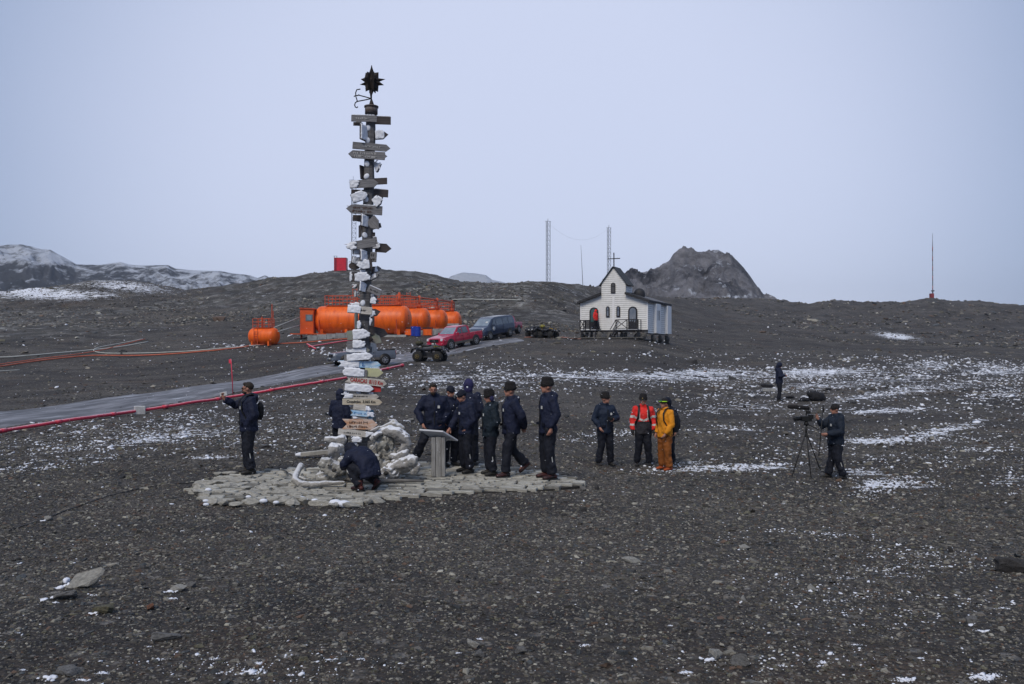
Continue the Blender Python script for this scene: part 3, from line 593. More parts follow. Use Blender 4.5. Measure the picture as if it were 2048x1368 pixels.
def person(label, loc, heading, h=1.78, pose=None, jacket=NAVY, trousers=TROU, boots=BOOTB, hat='hair', hyaw=0, hpitch=0, gloves=None, glasses=False, beard=False, vox=.0125,
           puff=1.13, hooddown=True, group=None, badge=True, jfn=None, hatmat=None, stripes=True, goggles=False, flapm=None):
    J = dict(DEF); pose = pose or {}
    root = empty('person', loc, R(heading), label, 'person', group, scale=h / 1.78)
    g = {}
    for s in (-1, 1):
        g[s] = dict(sh=Vector((s * .185, .01, 1.44)), el=Vector((s * .265, .04, 1.17)), wr=Vector((s * .27, -.05, .92)), hip=Vector((s * .095, 0, .90)), kn=Vector((s * .115, -.03, .50)), an=Vector((s * .13, .03, .095)), toe=Vector((s * .10, -1, -.02)).normalized(), palm=Vector((-s, 0, 0)))
    for k, v in pose.items():
        if isinstance(k, tuple): g[k[0]][k[1]] = Vector(v)
        else: J[k] = v
    J = {k: Vector(v) for k, v in J.items()}
    HM = Euler((R(hpitch), 0, R(hyaw))).to_matrix(); H = J['head']
    def hp(*p): return H + HM @ Vector(p)
    X = (1, 0, 0)
    # body: one continuous skin surface
    b = MB()
    b.tube([J['pel'] - (J['wai'] - J['pel']) * .4, J['pel'], J['wai'], J['che'], J['nck'] - Vector((0, 0, .05)), J['nck'], H - HM @ Vector((0, -.02, .05))], [(.12, .09), (.15, .11), (.14, .10), (.165, .11), (.10, .075), (.055, .06), (.05, .055)], 14, right=X)
    b.ell(hp(0, .012, .02), (.074, .094, .10), HM, 16, 12); b.ell(hp(0, -.025, -.055), (.055, .062, .058), HM, 12, 8); b.ell(hp(0, -.068, -.09), (.026, .022, .02), HM, 8, 6)
    b.ell(hp(0, -.098, -.012), (.013, .02, .028), HM, 8, 6); b.ell(hp(0, -.078, .03), (.05, .018, .014), HM, 8, 6); b.ell(hp(0, -.084, -.055), (.024, .012, .010), HM, 8, 6)
    for s in (-1, 1):
        b.ell(hp(s * .077, .015, -.01), (.011, .022, .032), HM, 8, 6)
        q = g[s]; fdir = (q['wr'] - q['el']).normalized()
        b.tube([q['sh'] * .8 + J['che'] * .2, q['sh'], q['el'], q['wr']], [.055, .052, .042, .030], 10); b.ell(q['el'], .043, None, 8, 6)
        hd = Vector(pose.get((s, 'hdir'), fdir)).normalized(); pal = (q['palm'] - hd * q['palm'].dot(hd)); pal = pal.normalized() if pal.length > .01 else hd.orthogonal().normalized(); side = hd.cross(pal)
        b.tube([q['wr'], q['wr'] + hd * .04, q['wr'] + hd * .09], [.028, (.030, .030), (.036, .022)], 10)
        b.ell(q['wr'] + hd * .065, (.034, .034, .034), None, 8, 6)
        cu = pose.get((s, 'curl'), .55); qw = q['wr']
        for i, ln in enumerate((.072, .080, .075, .058)):
            o = qw + hd * .085 + side * ((i - 1.5) * .019); d1 = (hd + pal * cu * .5).normalized(); d2 = (hd + pal * cu * 2.2).normalized()
            b.tube([o - hd * .03, o, o + d1 * ln * .5, o + d1 * ln * .5 + d2 * ln * .5], [.0115, .0112, .0105, .009], 7)
        o = qw + hd * .03 + side * .03 * (1 if s > 0 else -1); b.tube([o - hd * .01, o + (hd * .6 + side * .5 * (1 if s > 0 else -1) + pal * .3) * .05, o + (hd * .95 + side * .35 * (1 if s > 0 else -1) + pal * .6) * .075], [.014, .0125, .010], 7)
        b.tube([q['hip'] + Vector((0, 0, .06)), q['hip'], q['kn'], q['an']], [.08, .085, .055, .038], 10); b.ell(q['kn'], .055, None, 8, 6)
        b.tube([q['an'] - q['toe'] * .05, q['an'] + q['toe'] * .05 + Vector((0, 0, -.03)), q['an'] + q['toe'] * .14 + Vector((0, 0, -.045))], [.035, .035, .022], 8)
    me = blob(b, vox, 1); new_obj('body', me, root, SKIN)
    # trousers
    t = MB(); P0 = J['pel']; U = (J['wai'] - P0).normalized()
    t.tube([P0 + U * .10, P0 + U * .02, P0 - U * .10], [(.165, .13), (.178, .142), (.15, .125)], 16, right=X)
    for s in (-1, 1):
        q = g[s]; sh = (q['an'] - q['kn']).normalized()
        t.tube([q['hip'] + U * .02, q['hip'] * .65 + q['kn'] * .35, q['kn'], q['kn'] * .5 + q['an'] * .5, q['an'] - sh * .0], [.116, .112 * puff ** .5, .094, .090, .094], 14); t.ell(q['kn'], .096, None, 10, 8)
    me = blob(t, vox * 1.4, 2, .028, 11); ot = new_obj('trousers', me, root, trousers)
    # jacket
    k = puff; j = MB()
    ax = [(P0 - U * .12, (.195 * k, .15 * k)), (P0, (.19 * k, .15 * k)), (J['wai'], (.185 * k, .148 * k)), (J['che'], (.205 * k, .15 * k)), (J['che'] * .3 + J['nck'] * .7 + Vector((0, 0, -.01)), (.17 * k, .115 * k)), (J['nck'], (.095, .088)), (J['nck'] + (H - J['nck']) * .42, (.088, .09))]
    j.tube([a for a, _ in ax], [r for _, r in ax], 20, right=X)
    for s in (-1, 1):
        q = g[s]; m1 = q['sh'] * .5 + q['el'] * .5; m2 = q['el'] * .5 + q['wr'] * .5
        j.tube([J['che'] * .55 + q['sh'] * .45 + Vector((0, 0, .05)), q['sh'], m1, q['el'], m2, q['wr'] + (q['wr'] - q['el']).normalized() * .005], [.075 * k, .088 * k, .082 * k, .072 * k, .068 * k, .056], 14); j.ell(q['el'], .074 * k, None, 10, 8); j.ell(q['sh'] + Vector((0, 0, -.005)), (.085 * k, .085 * k, .08 * k), None, 10, 8)
    if hooddown: j.ell(J['nck'] + Vector((0, .10, .005)), (.135, .075, .075)); j.ell(J['nck'] + Vector((0, .13, -.06)), (.10, .05, .08))
    me = blob(j, vox * 1.3, 2, .032, 10); oj = new_obj('jacket', me, root, [jacket] + ([m for m, _ in jfn] if jfn else []))
    if jfn:
        for pl in me.polygons:
            c = pl.center
            for i, (m, fn) in enumerate(jfn):
                if fn(c): pl.material_index = i + 1
    # boots
    for s in (-1, 1):
        q = g[s]; m = MB(); an, to = q['an'], q['toe']; up = Vector((0, 0, 1)); up = (up - to * to.z).normalized(); rt = to.cross(up)
        m.tube([an + up * .10 - to * .01, an + up * .02, an - up * .02], [.062, .058, .055], 10)
        m.tube([an - to * .085 - up * .05, an - to * .05 - up * .045, an + to * .05 - up * .045, an + to * .14 - up * .055, an + to * .19 - up * .06, an + to * .205 - up * .065], [(.03, .03), (.046, .045), (.05, .046), (.052, .036), (.04, .026), (.015, .015)], 12, right=rt)
        ob = m.build('boot', boots, root); so = MB()
        so.tube([an - to * .09 - up * .083, an + to * .0 - up * .083, an + to * .13 - up * .083, an + to * .20 - up * .08], [(.042, .012), (.045, .012), (.054, .012), (.03, .010)], 10, right=rt); so.build('sole', BLACK, ob)
    # head gear
    hm = hatmat or FUR
    if hat == 'ushanka':
        m = MB(); m.tube([hp(0, .01, .045), hp(0, .012, .09), hp(0, .015, .165), hp(0, .018, .19)], [(.092, .112), (.096, .114), (.088, .104), (.05, .06)], 16, right=HM @ Vector(X))
        ring = [hp(math.cos(a) * .080, .014 + math.sin(a) * .102, .062 + .006 * math.sin(a)) for a in [i * math.pi / 8 for i in range(17)]]
        m.tube(ring, (.026, .042), 8, cap=False, right=None) if False else [m.ell(p, (.026, .026, .06), None, 8, 6) for p in ring[:-1]]
        me = blob(m, .012, 1, .008, 40); oh = new_obj('fur_hat', me, root, hm)
        if badge: MB().ell(hp(0, -.135, .065), (.014, .008, .02), HM, 8, 6).build('badge', GOLD, oh)
        if flapm: 
            for s in (-1, 1): MB().ell(hp(s * .085, .03, -.03), (.02, .05, .07), HM, 10, 8).build('ear_flap', flapm, oh)
    elif hat == 'beanie':
        m = MB(); m.ell(hp(0, .02, .045), (.086, .108, .098), HM, 16, 10); m.tube([hp(0, .018, .02), hp(0, .016, .06)], [(.09, .112), (.09, .110)], 18, right=HM @ Vector(X))
        o = m.build('knit_hat', hm, root)
        if badge: MB().ell(hp(0, -.10, .05), (.022, .008, .022), HM, 8, 6).build('badge', REFL, o)
    elif hat == 'hood':
        m = MB(); m.ell(hp(0, .03, .02), (.108, .118, .135), HM, 16, 12); m.ell(hp(0, .05, -.08), (.10, .10, .10), HM); m.ell(hp(0, .0, .04), (.10, .105, .105), HM)
        me = blob(m, .012, 2, .012, 14); new_obj('hood', me, root, jacket if hatmat is None else hatmat)
    elif hat == 'hair':
        m = MB(); m.ell(hp(0, .028, .045), (.082, .10, .090), HM, 16, 10); m.ell(hp(0, -.035, .095), (.06, .05, .035), HM, 10, 8); me = blob(m, .01, 1, .008, 40); new_obj('hair', me, root, HAIRM)
    for s in (-1, 1):
        MB().ell(hp(s * .031, -.083, .008), (.012, .006, .007), HM, 8, 6).build('eye', LENS, root)
    if glasses:
        m = MB()
        for s in (-1, 1): m.ell(hp(s * .034, -.094, .01), (.030, .010, .019), HM, 10, 8); m.bar(hp(s * .06, -.088, .018), hp(s * .082, .0, .018), .006)
        m.bar(hp(-.02, -.096, .016), hp(.02, -.096, .016), .008); m.build('sunglasses', LENS, root)
    if goggles:
        m = MB(); m.tube([hp(math.cos(a) * .10, .01 - math.sin(a) * .125, .055) for a in [math.pi * i / 10 for i in range(11)]], [(.012, .028)] * 11, 8, right=HM @ Vector((0, 0, 1))); m.build('goggles', pm('lime_strap', (.45, .85, .03), None, 5, .4), root)
        m = MB(); m.ell(hp(0, -.115, .06), (.07, .02, .035), HM); m.build('goggle_lens', pm('green_lens', (.02, .12, .05), None, 4, .1), root)
    if beard:
        m = MB(); m.ell(hp(0, -.035, -.070), (.058, .062, .044), HM, 12, 8); m.ell(hp(0, -.088, -.036), (.03, .012, .008), HM, 8, 6); m.build('beard', HAIRM, root)
    if gloves:
        for s in (-1, 1):
            q = g[s]; hd = Vector(pose.get((s, 'hdir'), q['wr'] - q['el'])).normalized(); m = MB(); m.tube([q['wr'] - hd * .03, q['wr'] + hd * .02, q['wr'] + hd * .08], [.045, .042, .046], 10)
            pal = q['palm'] - hd * q['palm'].dot(hd); pal.normalize(); sd = hd.cross(pal)
            for i in range(4): o = q['wr'] + hd * .08 + sd * ((i - 1.5) * .021); m.tube([o - hd * .03, o + hd * .03, o + hd * .055 + pal * .035], [.017, .016, .013], 8)
            o = q['wr'] + hd * .02 + sd * .035; m.tube([o, o + hd * .05 + sd * .025 + pal * .02], [.018, .014], 8)
            me = blob(m, .012, 1); new_obj('glove', me, root, gloves)
    if stripes:
        for s in ((1,) if heading < 0 else (-1,)):
            q = g[s]; a = q['kn'] * .8 + q['an'] * .2 + Vector((s * .083, 0, 0)); c_ = q['kn'] * .25 + q['an'] * .75 + Vector((s * .083, 0, 0))
            MB().bar(a, c_, .004, .012).build('piping', REFL, ot)
        fy = J['wai'] + Vector((0, -.152 * k, -.10)); dkp = NAVY2 if jacket is not NAVY2 else TROU
        for s in (-1, 1): MB().box(fy + Vector((s * .105, .004, -.02)), (.11, .02, .05), Euler((0, s * .1, 0)).to_matrix()).build('pocket_flap', dkp, oj)
        MB().bar(J['che'] + Vector((0, -.150 * k - .004, .10)), J['wai'] + Vector((0, -.152 * k - .004, -.2)), .018, .012).build('zip', BLACK, oj)
        MB().box(J['che'] + Vector((.09, -.150 * k - .002, -.02)), (.045, .012, .055)).build('chest_patch', REFL, oj)
    return root
def backpack(label, who, mat, k=1.0, off=(0, 0, 0), straps=True):
    """worn on the back of an already placed person"""
    r = empty('backpack', who.location, who.rotation_euler.z, label, 'backpack', scale=who.scale.x)
    m = MB(); o = Vector(off)
    m.ell(Vector((0, .24, 1.20)) + o, (.145 * k, .11 * k, .24 * k), None, 14, 12); m.box(Vector((0, .22, 1.17)) + o, (.24 * k, .14 * k, .38 * k)); m.ell(Vector((0, .32 * k, 1.12)) + o, (.10 * k, .06 * k, .13 * k))
    me = blob(m, .016, 3, .01, 12); new_obj('pack_body', me, r, mat)
    if straps:
        for s in (-1, 1):
            q = MB(); q.tube([Vector((s * .09, .15, 1.47)), Vector((s * .10, .05, 1.565)), Vector((s * .11, -.08, 1.53)), Vector((s * .125, -.165, 1.42)), Vector((s * .14, -.165, 1.25)), Vector((s * .19, -.09, 1.10)), Vector((s * .21, .06, 1.06))], (.026, .010), 8, right=(1, 0, 0)); q.build('shoulder_strap', BLACK, r)
    return r
PACKM = cloth('black_pack_cloth', (.014, .014, .017))
def foot(px, row): 
    v = at(px, row); return v
def on_plat(px, row):
    d = (CAMZ - .06) * F / (row - HR); return Vector(((px - 1024) / F * d, d, .06))
BEHIND = {(1, 'el'): (.30, .14, 1.18), (1, 'wr'): (.09, .24, .96), (-1, 'el'): (-.30, .14, 1.18), (-1, 'wr'): (-.06, .24, .93)}
POCK = {(1, 'el'): (.28, .05, 1.16), (1, 'wr'): (.17, -.05, .97), (-1, 'el'): (-.28, .05, 1.16), (-1, 'wr'): (-.17, -.05, .97)}
def pk(*ds): 
    o = {}
    for d in ds: o.update(d)
    return o
def build_people():
    man = person('bearded man in sunglasses holding up a phone at the left edge of platform', on_plat(498, 946), -62, 1.79, {(-1, 'el'): (-.33, -.20, 1.33), (-1, 'wr'): (-.22, -.42, 1.45), (-1, 'hdir'): (.1, -.3, 1), (-1, 'palm'): (1, -.2, 0), (1, 'el'): (.29, .05, 1.17), (1, 'wr'): (.17, -.04, .97)}, hat='hair', hyaw=-22, glasses=True, beard=True)
    backpack('dark backpack worn by the man holding up a phone', man, PACKM, .75, (0, -.03, .02))
    c = man.matrix_basis @ Vector((-.20, -.45, 1.56))
    ph = MB(); ph.box((0, 0, 0), (.08, .012, .16)); o = ph.build('phone', pm('white_phone', (.55, .56, .58), None, 3, .3), None, .006); o.location = c; o.rotation_euler = (0, R(80), R(-15)); tag(o, 'pale phone held up in the hand of the man at the left', 'phone')
    person('hooded figure in navy seen from behind beyond the signpost', Vector((-3.86, 17.9, gz(-3.86, 17.9))), 155, 1.60, {(1, 'el'): (.30, -.05, 1.18), (1, 'wr'): (.2, -.25, 1.1)}, hat='hood', badge=False, hooddown=False, puff=1.12)
    person('person in navy crouching with back turned beside the foot of the signpost', on_plat(729, 979), -128, 1.66,
           {'pel': (0, .15, .36), 'wai': (0, .10, .52), 'che': (0, -.08, .64), 'nck': (0, -.26, .70), 'head': (0, -.39, .70),
            (1, 'sh'): (.19, -.16, .66), (-1, 'sh'): (-.19, -.16, .66), (1, 'el'): (.30, -.22, .50), (-1, 'el'): (-.30, -.24, .50), (1, 'wr'): (.14, -.42, .40), (-1, 'wr'): (-.14, -.44, .36),
            (1, 'hip'): (.10, .13, .34), (-1, 'hip'): (-.10, .13, .34), (1, 'kn'): (.20, -.24, .46), (-1, 'kn'): (-.19, -.26, .30), (1, 'an'): (.13, .02, .10), (-1, 'an'): (-.15, .17, .15), (-1, 'toe'): (0, -.75, -.65)}, hat='hood', hatmat=NAVY2, hyaw=25, hpitch=35, boots=BOOTR, puff=1.16, badge=False)
    person('smiling bearded man with dark hair resting one hand on the lectern board', on_plat(868, 938), 8, 1.76,
           {'head': (-.02, -.06, 1.655), (-1, 'el'): (-.34, -.06, 1.20), (-1, 'wr'): (-.24, -.26, .96), (-1, 'kn'): (-.24, -.12, .58), (-1, 'an'): (-.36, -.02, .28), (1, 'el'): (.29, .03, 1.17), (1, 'wr'): (.17, -.06, .98), (1, 'kn'): (.10, 0, .5)}, hat='hair', beard=True, hpitch=10)
    person('man in navy with dark cap looking down behind the bearded man', on_plat(900, 931), 40, 1.66, POCK, hat='beanie', hatmat=NAVY2, hpitch=18, hyaw=15, puff=1.06, badge=False)
    person('tall hooded person in navy with back turned behind the group', on_plat(937, 930), 168, 1.80, POCK, hat='hood', hatmat=cloth('indigo_cloth', (.03, .028, .10)), hooddown=False, puff=1.1)
    person('man in dark knit cap with round white badge reaching towards the lectern', on_plat(933, 944), -62, 1.64, {'che': (0, -.04, 1.31), 'nck': (0, -.05, 1.49), 'head': (0, -.12, 1.645), (-1, 'el'): (-.22, -.16, 1.14), (-1, 'wr'): (-.2, -.3, .95), (1, 'el'): (.28, .04, 1.15), (1, 'wr'): (.17, -.06, .98)}, hat='beanie', hatmat=NAVY2, hpitch=22, beard=False)
    person('stocky person in teal-navy parka and fur cap with indigo ear flap', on_plat(981, 949), -72, 1.62, POCK, jacket=TEALN, hat='ushanka', flapm=cloth('indigo_flap', (.03, .03, .09)), puff=1.16, hpitch=12)
    person('man in black fur hat and sunglasses stepping forward with hands behind his back', on_plat(1022, 951), -74, 1.76, pk(BEHIND, {(1, 'an'): (.12, -.14, .095), (1, 'kn'): (.11, -.12, .5), (-1, 'kn'): (-.11, .06, .49), (-1, 'an'): (-.12, .32, .22), (-1, 'toe'): (0, -.75, -.62)}), hat='ushanka', glasses=True, boots=BOOTR, puff=1.14)
    person('tall slim man in black fur hat standing at the right end of the platform', on_plat(1096, 956), -68, 1.86, {(1, 'wr'): (.245, -.05, .93), (-1, 'el'): (-.27, .05, 1.17), (-1, 'wr'): (-.17, -.05, .97)}, hat='ushanka', jacket=NAVY, boots=BOOTR, puff=1.04, hyaw=-10)
    a = person('man in navy and black fur hat holding a small camera at his chest', foot(1210, 931), 18, 1.76, {(1, 'el'): (.32, -.02, 1.18), (1, 'wr'): (.13, -.22, 1.17), (1, 'hdir'): (-1, -.3, .1), (-1, 'el'): (-.30, -.0, 1.17), (-1, 'wr'): (-.22, -.16, .97), (-1, 'an'): (-.17, .03, .095), (1, 'an'): (.16, .03, .095)}, hat='ushanka', hyaw=48, puff=1.05, jacket=cloth('steel_navy_cloth', (.013, .023, .05)))
    cm = MB(); cm.box((0, 0, 0), (.12, .05, .08)); cm.tube([(0, -.02, 0), (0, -.08, 0)], .03, 12); o = cm.build('camera_body', BLACK, None, .004); o.name = 'small_camera'; o.location = a.matrix_basis @ Vector((.03, -.26, 1.20)); o.rotation_euler = a.rotation_euler; tag(o, 'small black camera held by the man in the fur hat beside the red jacket', 'camera')
    zb = lambda c: abs(c.z - 1.16 - .13 * max(0, abs(c.x) - .0) / .2 * (1 if abs(c.x) < .21 else 0)) < .028 and abs(c.x) < .22
    jf = [(GREYC, lambda c: c.z < 1.15 and abs(c.x) < .215), (REFL, lambda c: (abs(c.z - 1.17 - .35 * abs(c.x)) < .026 and abs(c.x) < .215) or (abs(c.x) >= .215 and (abs(c.z - 1.26) < .026 or abs(c.z - 1.05) < .024)) or (abs(abs(c.x) - .10) < .013 and 1.2 < c.z < 1.44 and c.y < 0))]
    b = person('man in red reflective jacket with black fur hat and dark sunglasses', foot(1286, 932), -4, 1.76, {(1, 'an'): (.16, .03, .095), (-1, 'an'): (-.15, .03, .095)}, jacket=REDC, hat='ushanka', glasses=True, hyaw=-12, gloves=BLACK, jfn=jf, hooddown=False, trousers=TROU, puff=1.08, stripes=False)
    backpack('black backpack with straps worn over the red reflective jacket', b, PACKM, .8)
    c = person('person in orange jacket and rust trousers with lime goggles on a dark cap', foot(1330, 940), -60, 1.74, {(1, 'el'): (.26, -.02, 1.15), (1, 'wr'): (.20, -.16, .93), 'head': (0, -.04, 1.66)}, jacket=ORNG, trousers=BRWN, boots=BOOTO, hat='beanie', hatmat=FUR, goggles=True, badge=False, hooddown=False, puff=1.08, stripes=False)
    backpack('large black backpack on the person in the orange jacket', c, PACKM, 1.15, (0, .02, -.02))
    person('person in dark clothes half hidden behind the orange jacket', foot(1335, 929), -40, 1.70, {}, hat='hood', jacket=NAVY2, badge=False, stripes=False, vox=.016)
    p = person('cameraman in navy parka and black knit cap working a tripod camera', foot(1671, 957), -80, 1.75, {(-1, 'el'): (-.22, -.22, 1.24), (-1, 'wr'): (-.16, -.36, 1.42), (-1, 'hdir'): (0, -.5, 1), (1, 'el'): (.28, -.04, 1.15), (1, 'wr'): (.18, -.32, 1.10), (1, 'an'): (.15, .10, .095), (-1, 'an'): (-.15, -.10, .095)}, hat='beanie', hatmat=FUR, badge=False, puff=1.15, jacket=cloth('faded_navy', (.012, .020, .038)), hpitch=10)
    person('lone figure in navy with hood up standing beside bags on the gravel plain', foot(1558, 803), 70, 1.76, {(1, 'el'): (.28, -.05, 1.18), (1, 'wr'): (.08, -.26, 1.2), (-1, 'el'): (-.28, -.05, 1.18), (-1, 'wr'): (-.08, -.26, 1.2)}, hat='hood', hpitch=25, vox=.02, stripes=False)
    return p
build_people()
# ---------------------------------------------------------------- platform of thin paving stones
PCX, PCY = -2.94, 15.45
def build_platform():
    root = empty('stone_platform', (PCX, PCY, 0), 0, 'pale irregular stone paving round the foot of the tall signpost', 'platform')
    rng = random.Random(5)
    m = pm('paving_stone_grey', (.46, .44, .39), (.24, .23, .205), 3.5, .85, .6, 30, detail=8)
    m2 = pm('paving_stone_pale', (.54, .525, .47), (.34, .33, .295), 4.0, .85, .6, 30, detail=8)
    m3 = pm('paving_stone_dark', (.27, .26, .235), (.14, .135, .12), 4.0, .85, .6, 30, detail=8)
    # bedding
    poly = [((x - PCX) * .985, (y - PCY) * .985) for x, y in PLATW]
    mb = MB(); mb.prism(poly, -.15, .012, plane='xy'); mb.build('bedding', pm('sandy_bedding', (.035, .032, .028), (.02, .018, .016), 12, .95, .6, 40), root)
    st = []
    th = R(-9); ct, sn_ = math.cos(th), math.sin(th); v = -3.2
    while v < 3.2:
        w = rng.uniform(.085, .17); u = -4.2 + rng.uniform(0, .4)
        while u < 5:
            L = rng.uniform(.18, .55); um = u + L / 2; vm = v + w / 2 + .10 * math.sin(um * .9) + rng.gauss(0, .006); x = PCX + um * ct - vm * sn_; y = PCY + um * sn_ + vm * ct
            if bool(in_poly(np.array([x]), np.array([y]))[0]): st.append((x, y, th + rng.gauss(0, .045) + .09 * math.cos(um * .9), L * rng.uniform(.88, .97), w * rng.uniform(.76, .92), rng.random()))
            u += L
        v += w
    bases = []
    for k in range(10):
        mb = MB(); q = []
        for sx, sy in ((-1, -1), (0, -1), (1, -1), (1, 1), (0, 1), (-1, 1)): q.append((sx * .5 * rng.uniform(.86, 1), sy * .5 * rng.uniform(.84, 1)))
        n = 6; vs = [(a, b, -.5) for a, b in q] + [(a, b, .32 + rng.uniform(-.1, .1)) for a, b in q] + [(a * .95, b * .9, .42 + rng.uniform(-.05, .12)) for a, b in q]
        fs = [(i, (i + 1) % n, n + (i + 1) % n, n + i) for i in range(n)] + [(n + i, n + (i + 1) % n, 2 * n + (i + 1) % n, 2 * n + i) for i in range(n)] + [tuple(range(2 * n, 3 * n))]
        mb.add(vs, fs); me = mb.mesh('paving_stone'); me.materials.append((m, m2, m, m3, m2)[k % 5]); bases.append(me)
    st.sort(key=lambda s: s[1])
    big = st[:300]; rest = st[300:]
    for x, y, a, L, w, u in big:
        o = new_obj('paving_stone', bases[int(u * 9.99)], root); o.location = (x - PCX, y - PCY, .004 + .012 * rng.random()); o.rotation_euler = (rng.gauss(0, .022), rng.gauss(0, .015), a); o.scale = (L, w, .09)
    mb = MB()
    for x, y, a, L, w, u in rest:
        b = bases[int(u * 9.99)]; M = Matrix.Translation((x - PCX, y - PCY, .004 + .012 * rng.random())) @ Euler((rng.gauss(0, .022), rng.gauss(0, .015), a)).to_matrix().to_4x4() @ Matrix.Diagonal((L, w, .09, 1))
        mb.add([M @ v.co for v in b.vertices], [tuple(p.vertices) for p in b.polygons], (0, 1, 0, 2, 1)[int(u * 9.99) % 5])
    o = mb.build('paving_stone', [m, m2, m3], root); tag(o, kind='stuff')
    # rough rim of bigger slabs at the front left
    snowl = MB(); cap = MB(); cap.ell((0, 0, 0), 1, None, 10, 6); capm = blob(cap, .14, 1, .1, 3); capm.materials.append(snow_m)
    rim = [(400, 975), (412, 990), (425, 968), (440, 985), (455, 1000), (462, 972), (478, 990), (492, 978), (502, 1002), (515, 990), (530, 975), (545, 1000), (560, 985), (575, 999), (592, 990), (610, 1003), (625, 996), (640, 1005), (655, 999), (668, 1010), (685, 1003), (700, 1010), (716, 1002), (395, 985), (430, 1003), (447, 958), (486, 962), (520, 962), (735, 1002), (750, 999), (470, 1008), (555, 972), (600, 978), (408, 964), (418, 1000), (448, 1006), (498, 955), (508, 984), (535, 986), (568, 1004), (585, 1005), (615, 986), (650, 986), (436, 948), (462, 946), (470, 960), (585, 972), (632, 990)]
    for i, (px, rw) in enumerate(rim):
        d = (CAMZ - .04) * F / (rw - HR); x = (px - 1024) / F * d
        me = rock_mesh(100 + i % 8); o = new_obj('edge_stone', me, root); o.location = (x - PCX, d - PCY, .045); o.scale = (rng.uniform(.13, .24), rng.uniform(.08, .14), rng.uniform(.045, .085)); o.rotation_euler = (rng.gauss(0, .12), rng.gauss(0, .12), rng.uniform(-.7, .7))
    for px, rw, s in ((530, 1000, .07), (605, 997, .10), (632, 1000, .07), (673, 1004, .11), (690, 1006, .11), (415, 1000, .05), (555, 1003, .05), (416, 1007, .05), (420, 978, .06), (500, 992, .05)):
        d = (CAMZ - .06) * F / (rw - HR); o = new_obj('snow', capm, root); o.location = ((px - 1024) / F * d - PCX, d - PCY - .06, .06); o.scale = (s, s * .7, s * .55)
_RK = {}
def rock_mesh(seed, flat=.75, sub=2, mat=None):
    k = (seed, mat.name if mat else '')
    if k in _RK: return _RK[k]
    bm = bmesh.new(); bmesh.ops.create_icosphere(bm, subdivisions=sub, radius=1); rng = random.Random(seed)
    pl = [Vector((rng.gauss(0, 1), rng.gauss(0, 1), rng.gauss(0, 1))).normalized() for _ in range(12)]; ds = [rng.uniform(.40, .78) for _ in pl]
    for v in bm.verts:
        for n, d in zip(pl, ds):
            t = v.co.dot(n)
            if t > d: v.co -= n * (t - d)
        v.co *= 1 + .16 * mnoise.noise(v.co * 3.2 + Vector((seed, 0, 0)))
    me = bpy.data.meshes.new('rock'); bm.to_mesh(me); bm.free(); me.materials.append(mat or MATS['paving_stone_grey'] if 'paving_stone_grey' in MATS or mat else stone_m); _RK[k] = me
    return me
build_platform()
# ---------------------------------------------------------------- the signpost
SD = 15.45
def S(px, row, d=SD): return P(px, row, d)
wood_g = pm('weathered_grey_wood', (.20, .195, .20), (.10, .095, .10), 3, .85, .8, 14, stretch=(1, 1, 14), detail=8)
wood_h = pm('grey_board', (.27, .265, .28), (.13, .13, .14), 5, .85, .6, 16, stretch=(1, 6, 14), detail=8)
wood_d = pm('dark_board', (.10, .085, .085), (.05, .045, .05), 5, .85, .6, 16, stretch=(1, 6, 14), detail=8)
wood_l = pm('pale_painted_board', (.62, .60, .57), (.36, .33, .30), 5, .8, .4, 16, stretch=(1, 1, 5), detail=8)
wood_o = pm('orange_white_board', (.50, .22, .09), (.58, .52, .48), 3.5, .75, .4, 16, stretch=(1, 1, 4), detail=4)
wood_y = pm('pale_yellow_board', (.55, .55, .33), (.42, .42, .28), 5, .8, .3, 16)
wood_b = pm('sky_blue_board', (.16, .42, .70), (.62, .72, .82), 6, .7, .3, 16, stretch=(1, 1, 3))
wood_r = pm('red_board', (.55, .04, .04), (.36, .03, .03), 5, .7, .3, 16)
wood_c = pm('cream_board', (.55, .52, .44), (.46, .38, .28), 4, .8, .4, 16, stretch=(1, 1, 3))
wood_gn = pm('green_grey_board', (.26, .30, .24), (.22, .20, .20), 5, .8, .4, 16)
ink_w = pm('white_lettering', (.62, .62, .62), None, 20, .8); ink_k = pm('black_lettering', (.03, .03, .03), None, 20, .8); ink_r = pm('red_lettering', (.42, .03, .03), None, 20, .8); ink_b = pm('blue_lettering', (.03, .15, .45), None, 20, .8); ink_n = pm('brown_lettering', (.12, .06, .04), None, 20, .8)
iron = pm('rusty_dark_iron', (.018, .016, .017), (.035, .026, .022), 14, .7, .5, 40)
def text_mesh(txt, h, w, mat, parent, loc, rot, bold=0.0, shear=0):
    cu = bpy.data.curves.new('t', 'FONT'); cu.body = txt; cu.size = 1; cu.extrude = .0; cu.offset = bold; cu.align_x = 'CENTER'; cu.align_y = 'CENTER'; cu.resolution_u = 2; cu.shear = shear
    o = bpy.data.objects.new('t', cu); COL.objects.link(o); dg = bpy.context.evaluated_depsgraph_get()
    me = bpy.data.meshes.new_from_object(o.evaluated_get(dg), depsgraph=dg); bpy.data.objects.remove(o)
    co = np.empty(len(me.vertices) * 3, np.float32); me.vertices.foreach_get('co', co); co = co.reshape(-1, 3); mn, mx = co.min(0), co.max(0)
    co[:, 0] = (co[:, 0] - (mn[0] + mx[0]) / 2) * w / (mx[0] - mn[0]); co[:, 1] = (co[:, 1] - (mn[1] + mx[1]) / 2) * h / (mx[1] - mn[1])
    out = np.stack([co[:, 0], co[:, 2] * 0, co[:, 1]], 1).astype(np.float32); me.vertices.foreach_set('co', out.ravel()); me.materials.clear()
    o = new_obj('lettering', me, parent, mat); o.location = loc; o.rotation_euler = rot; return o
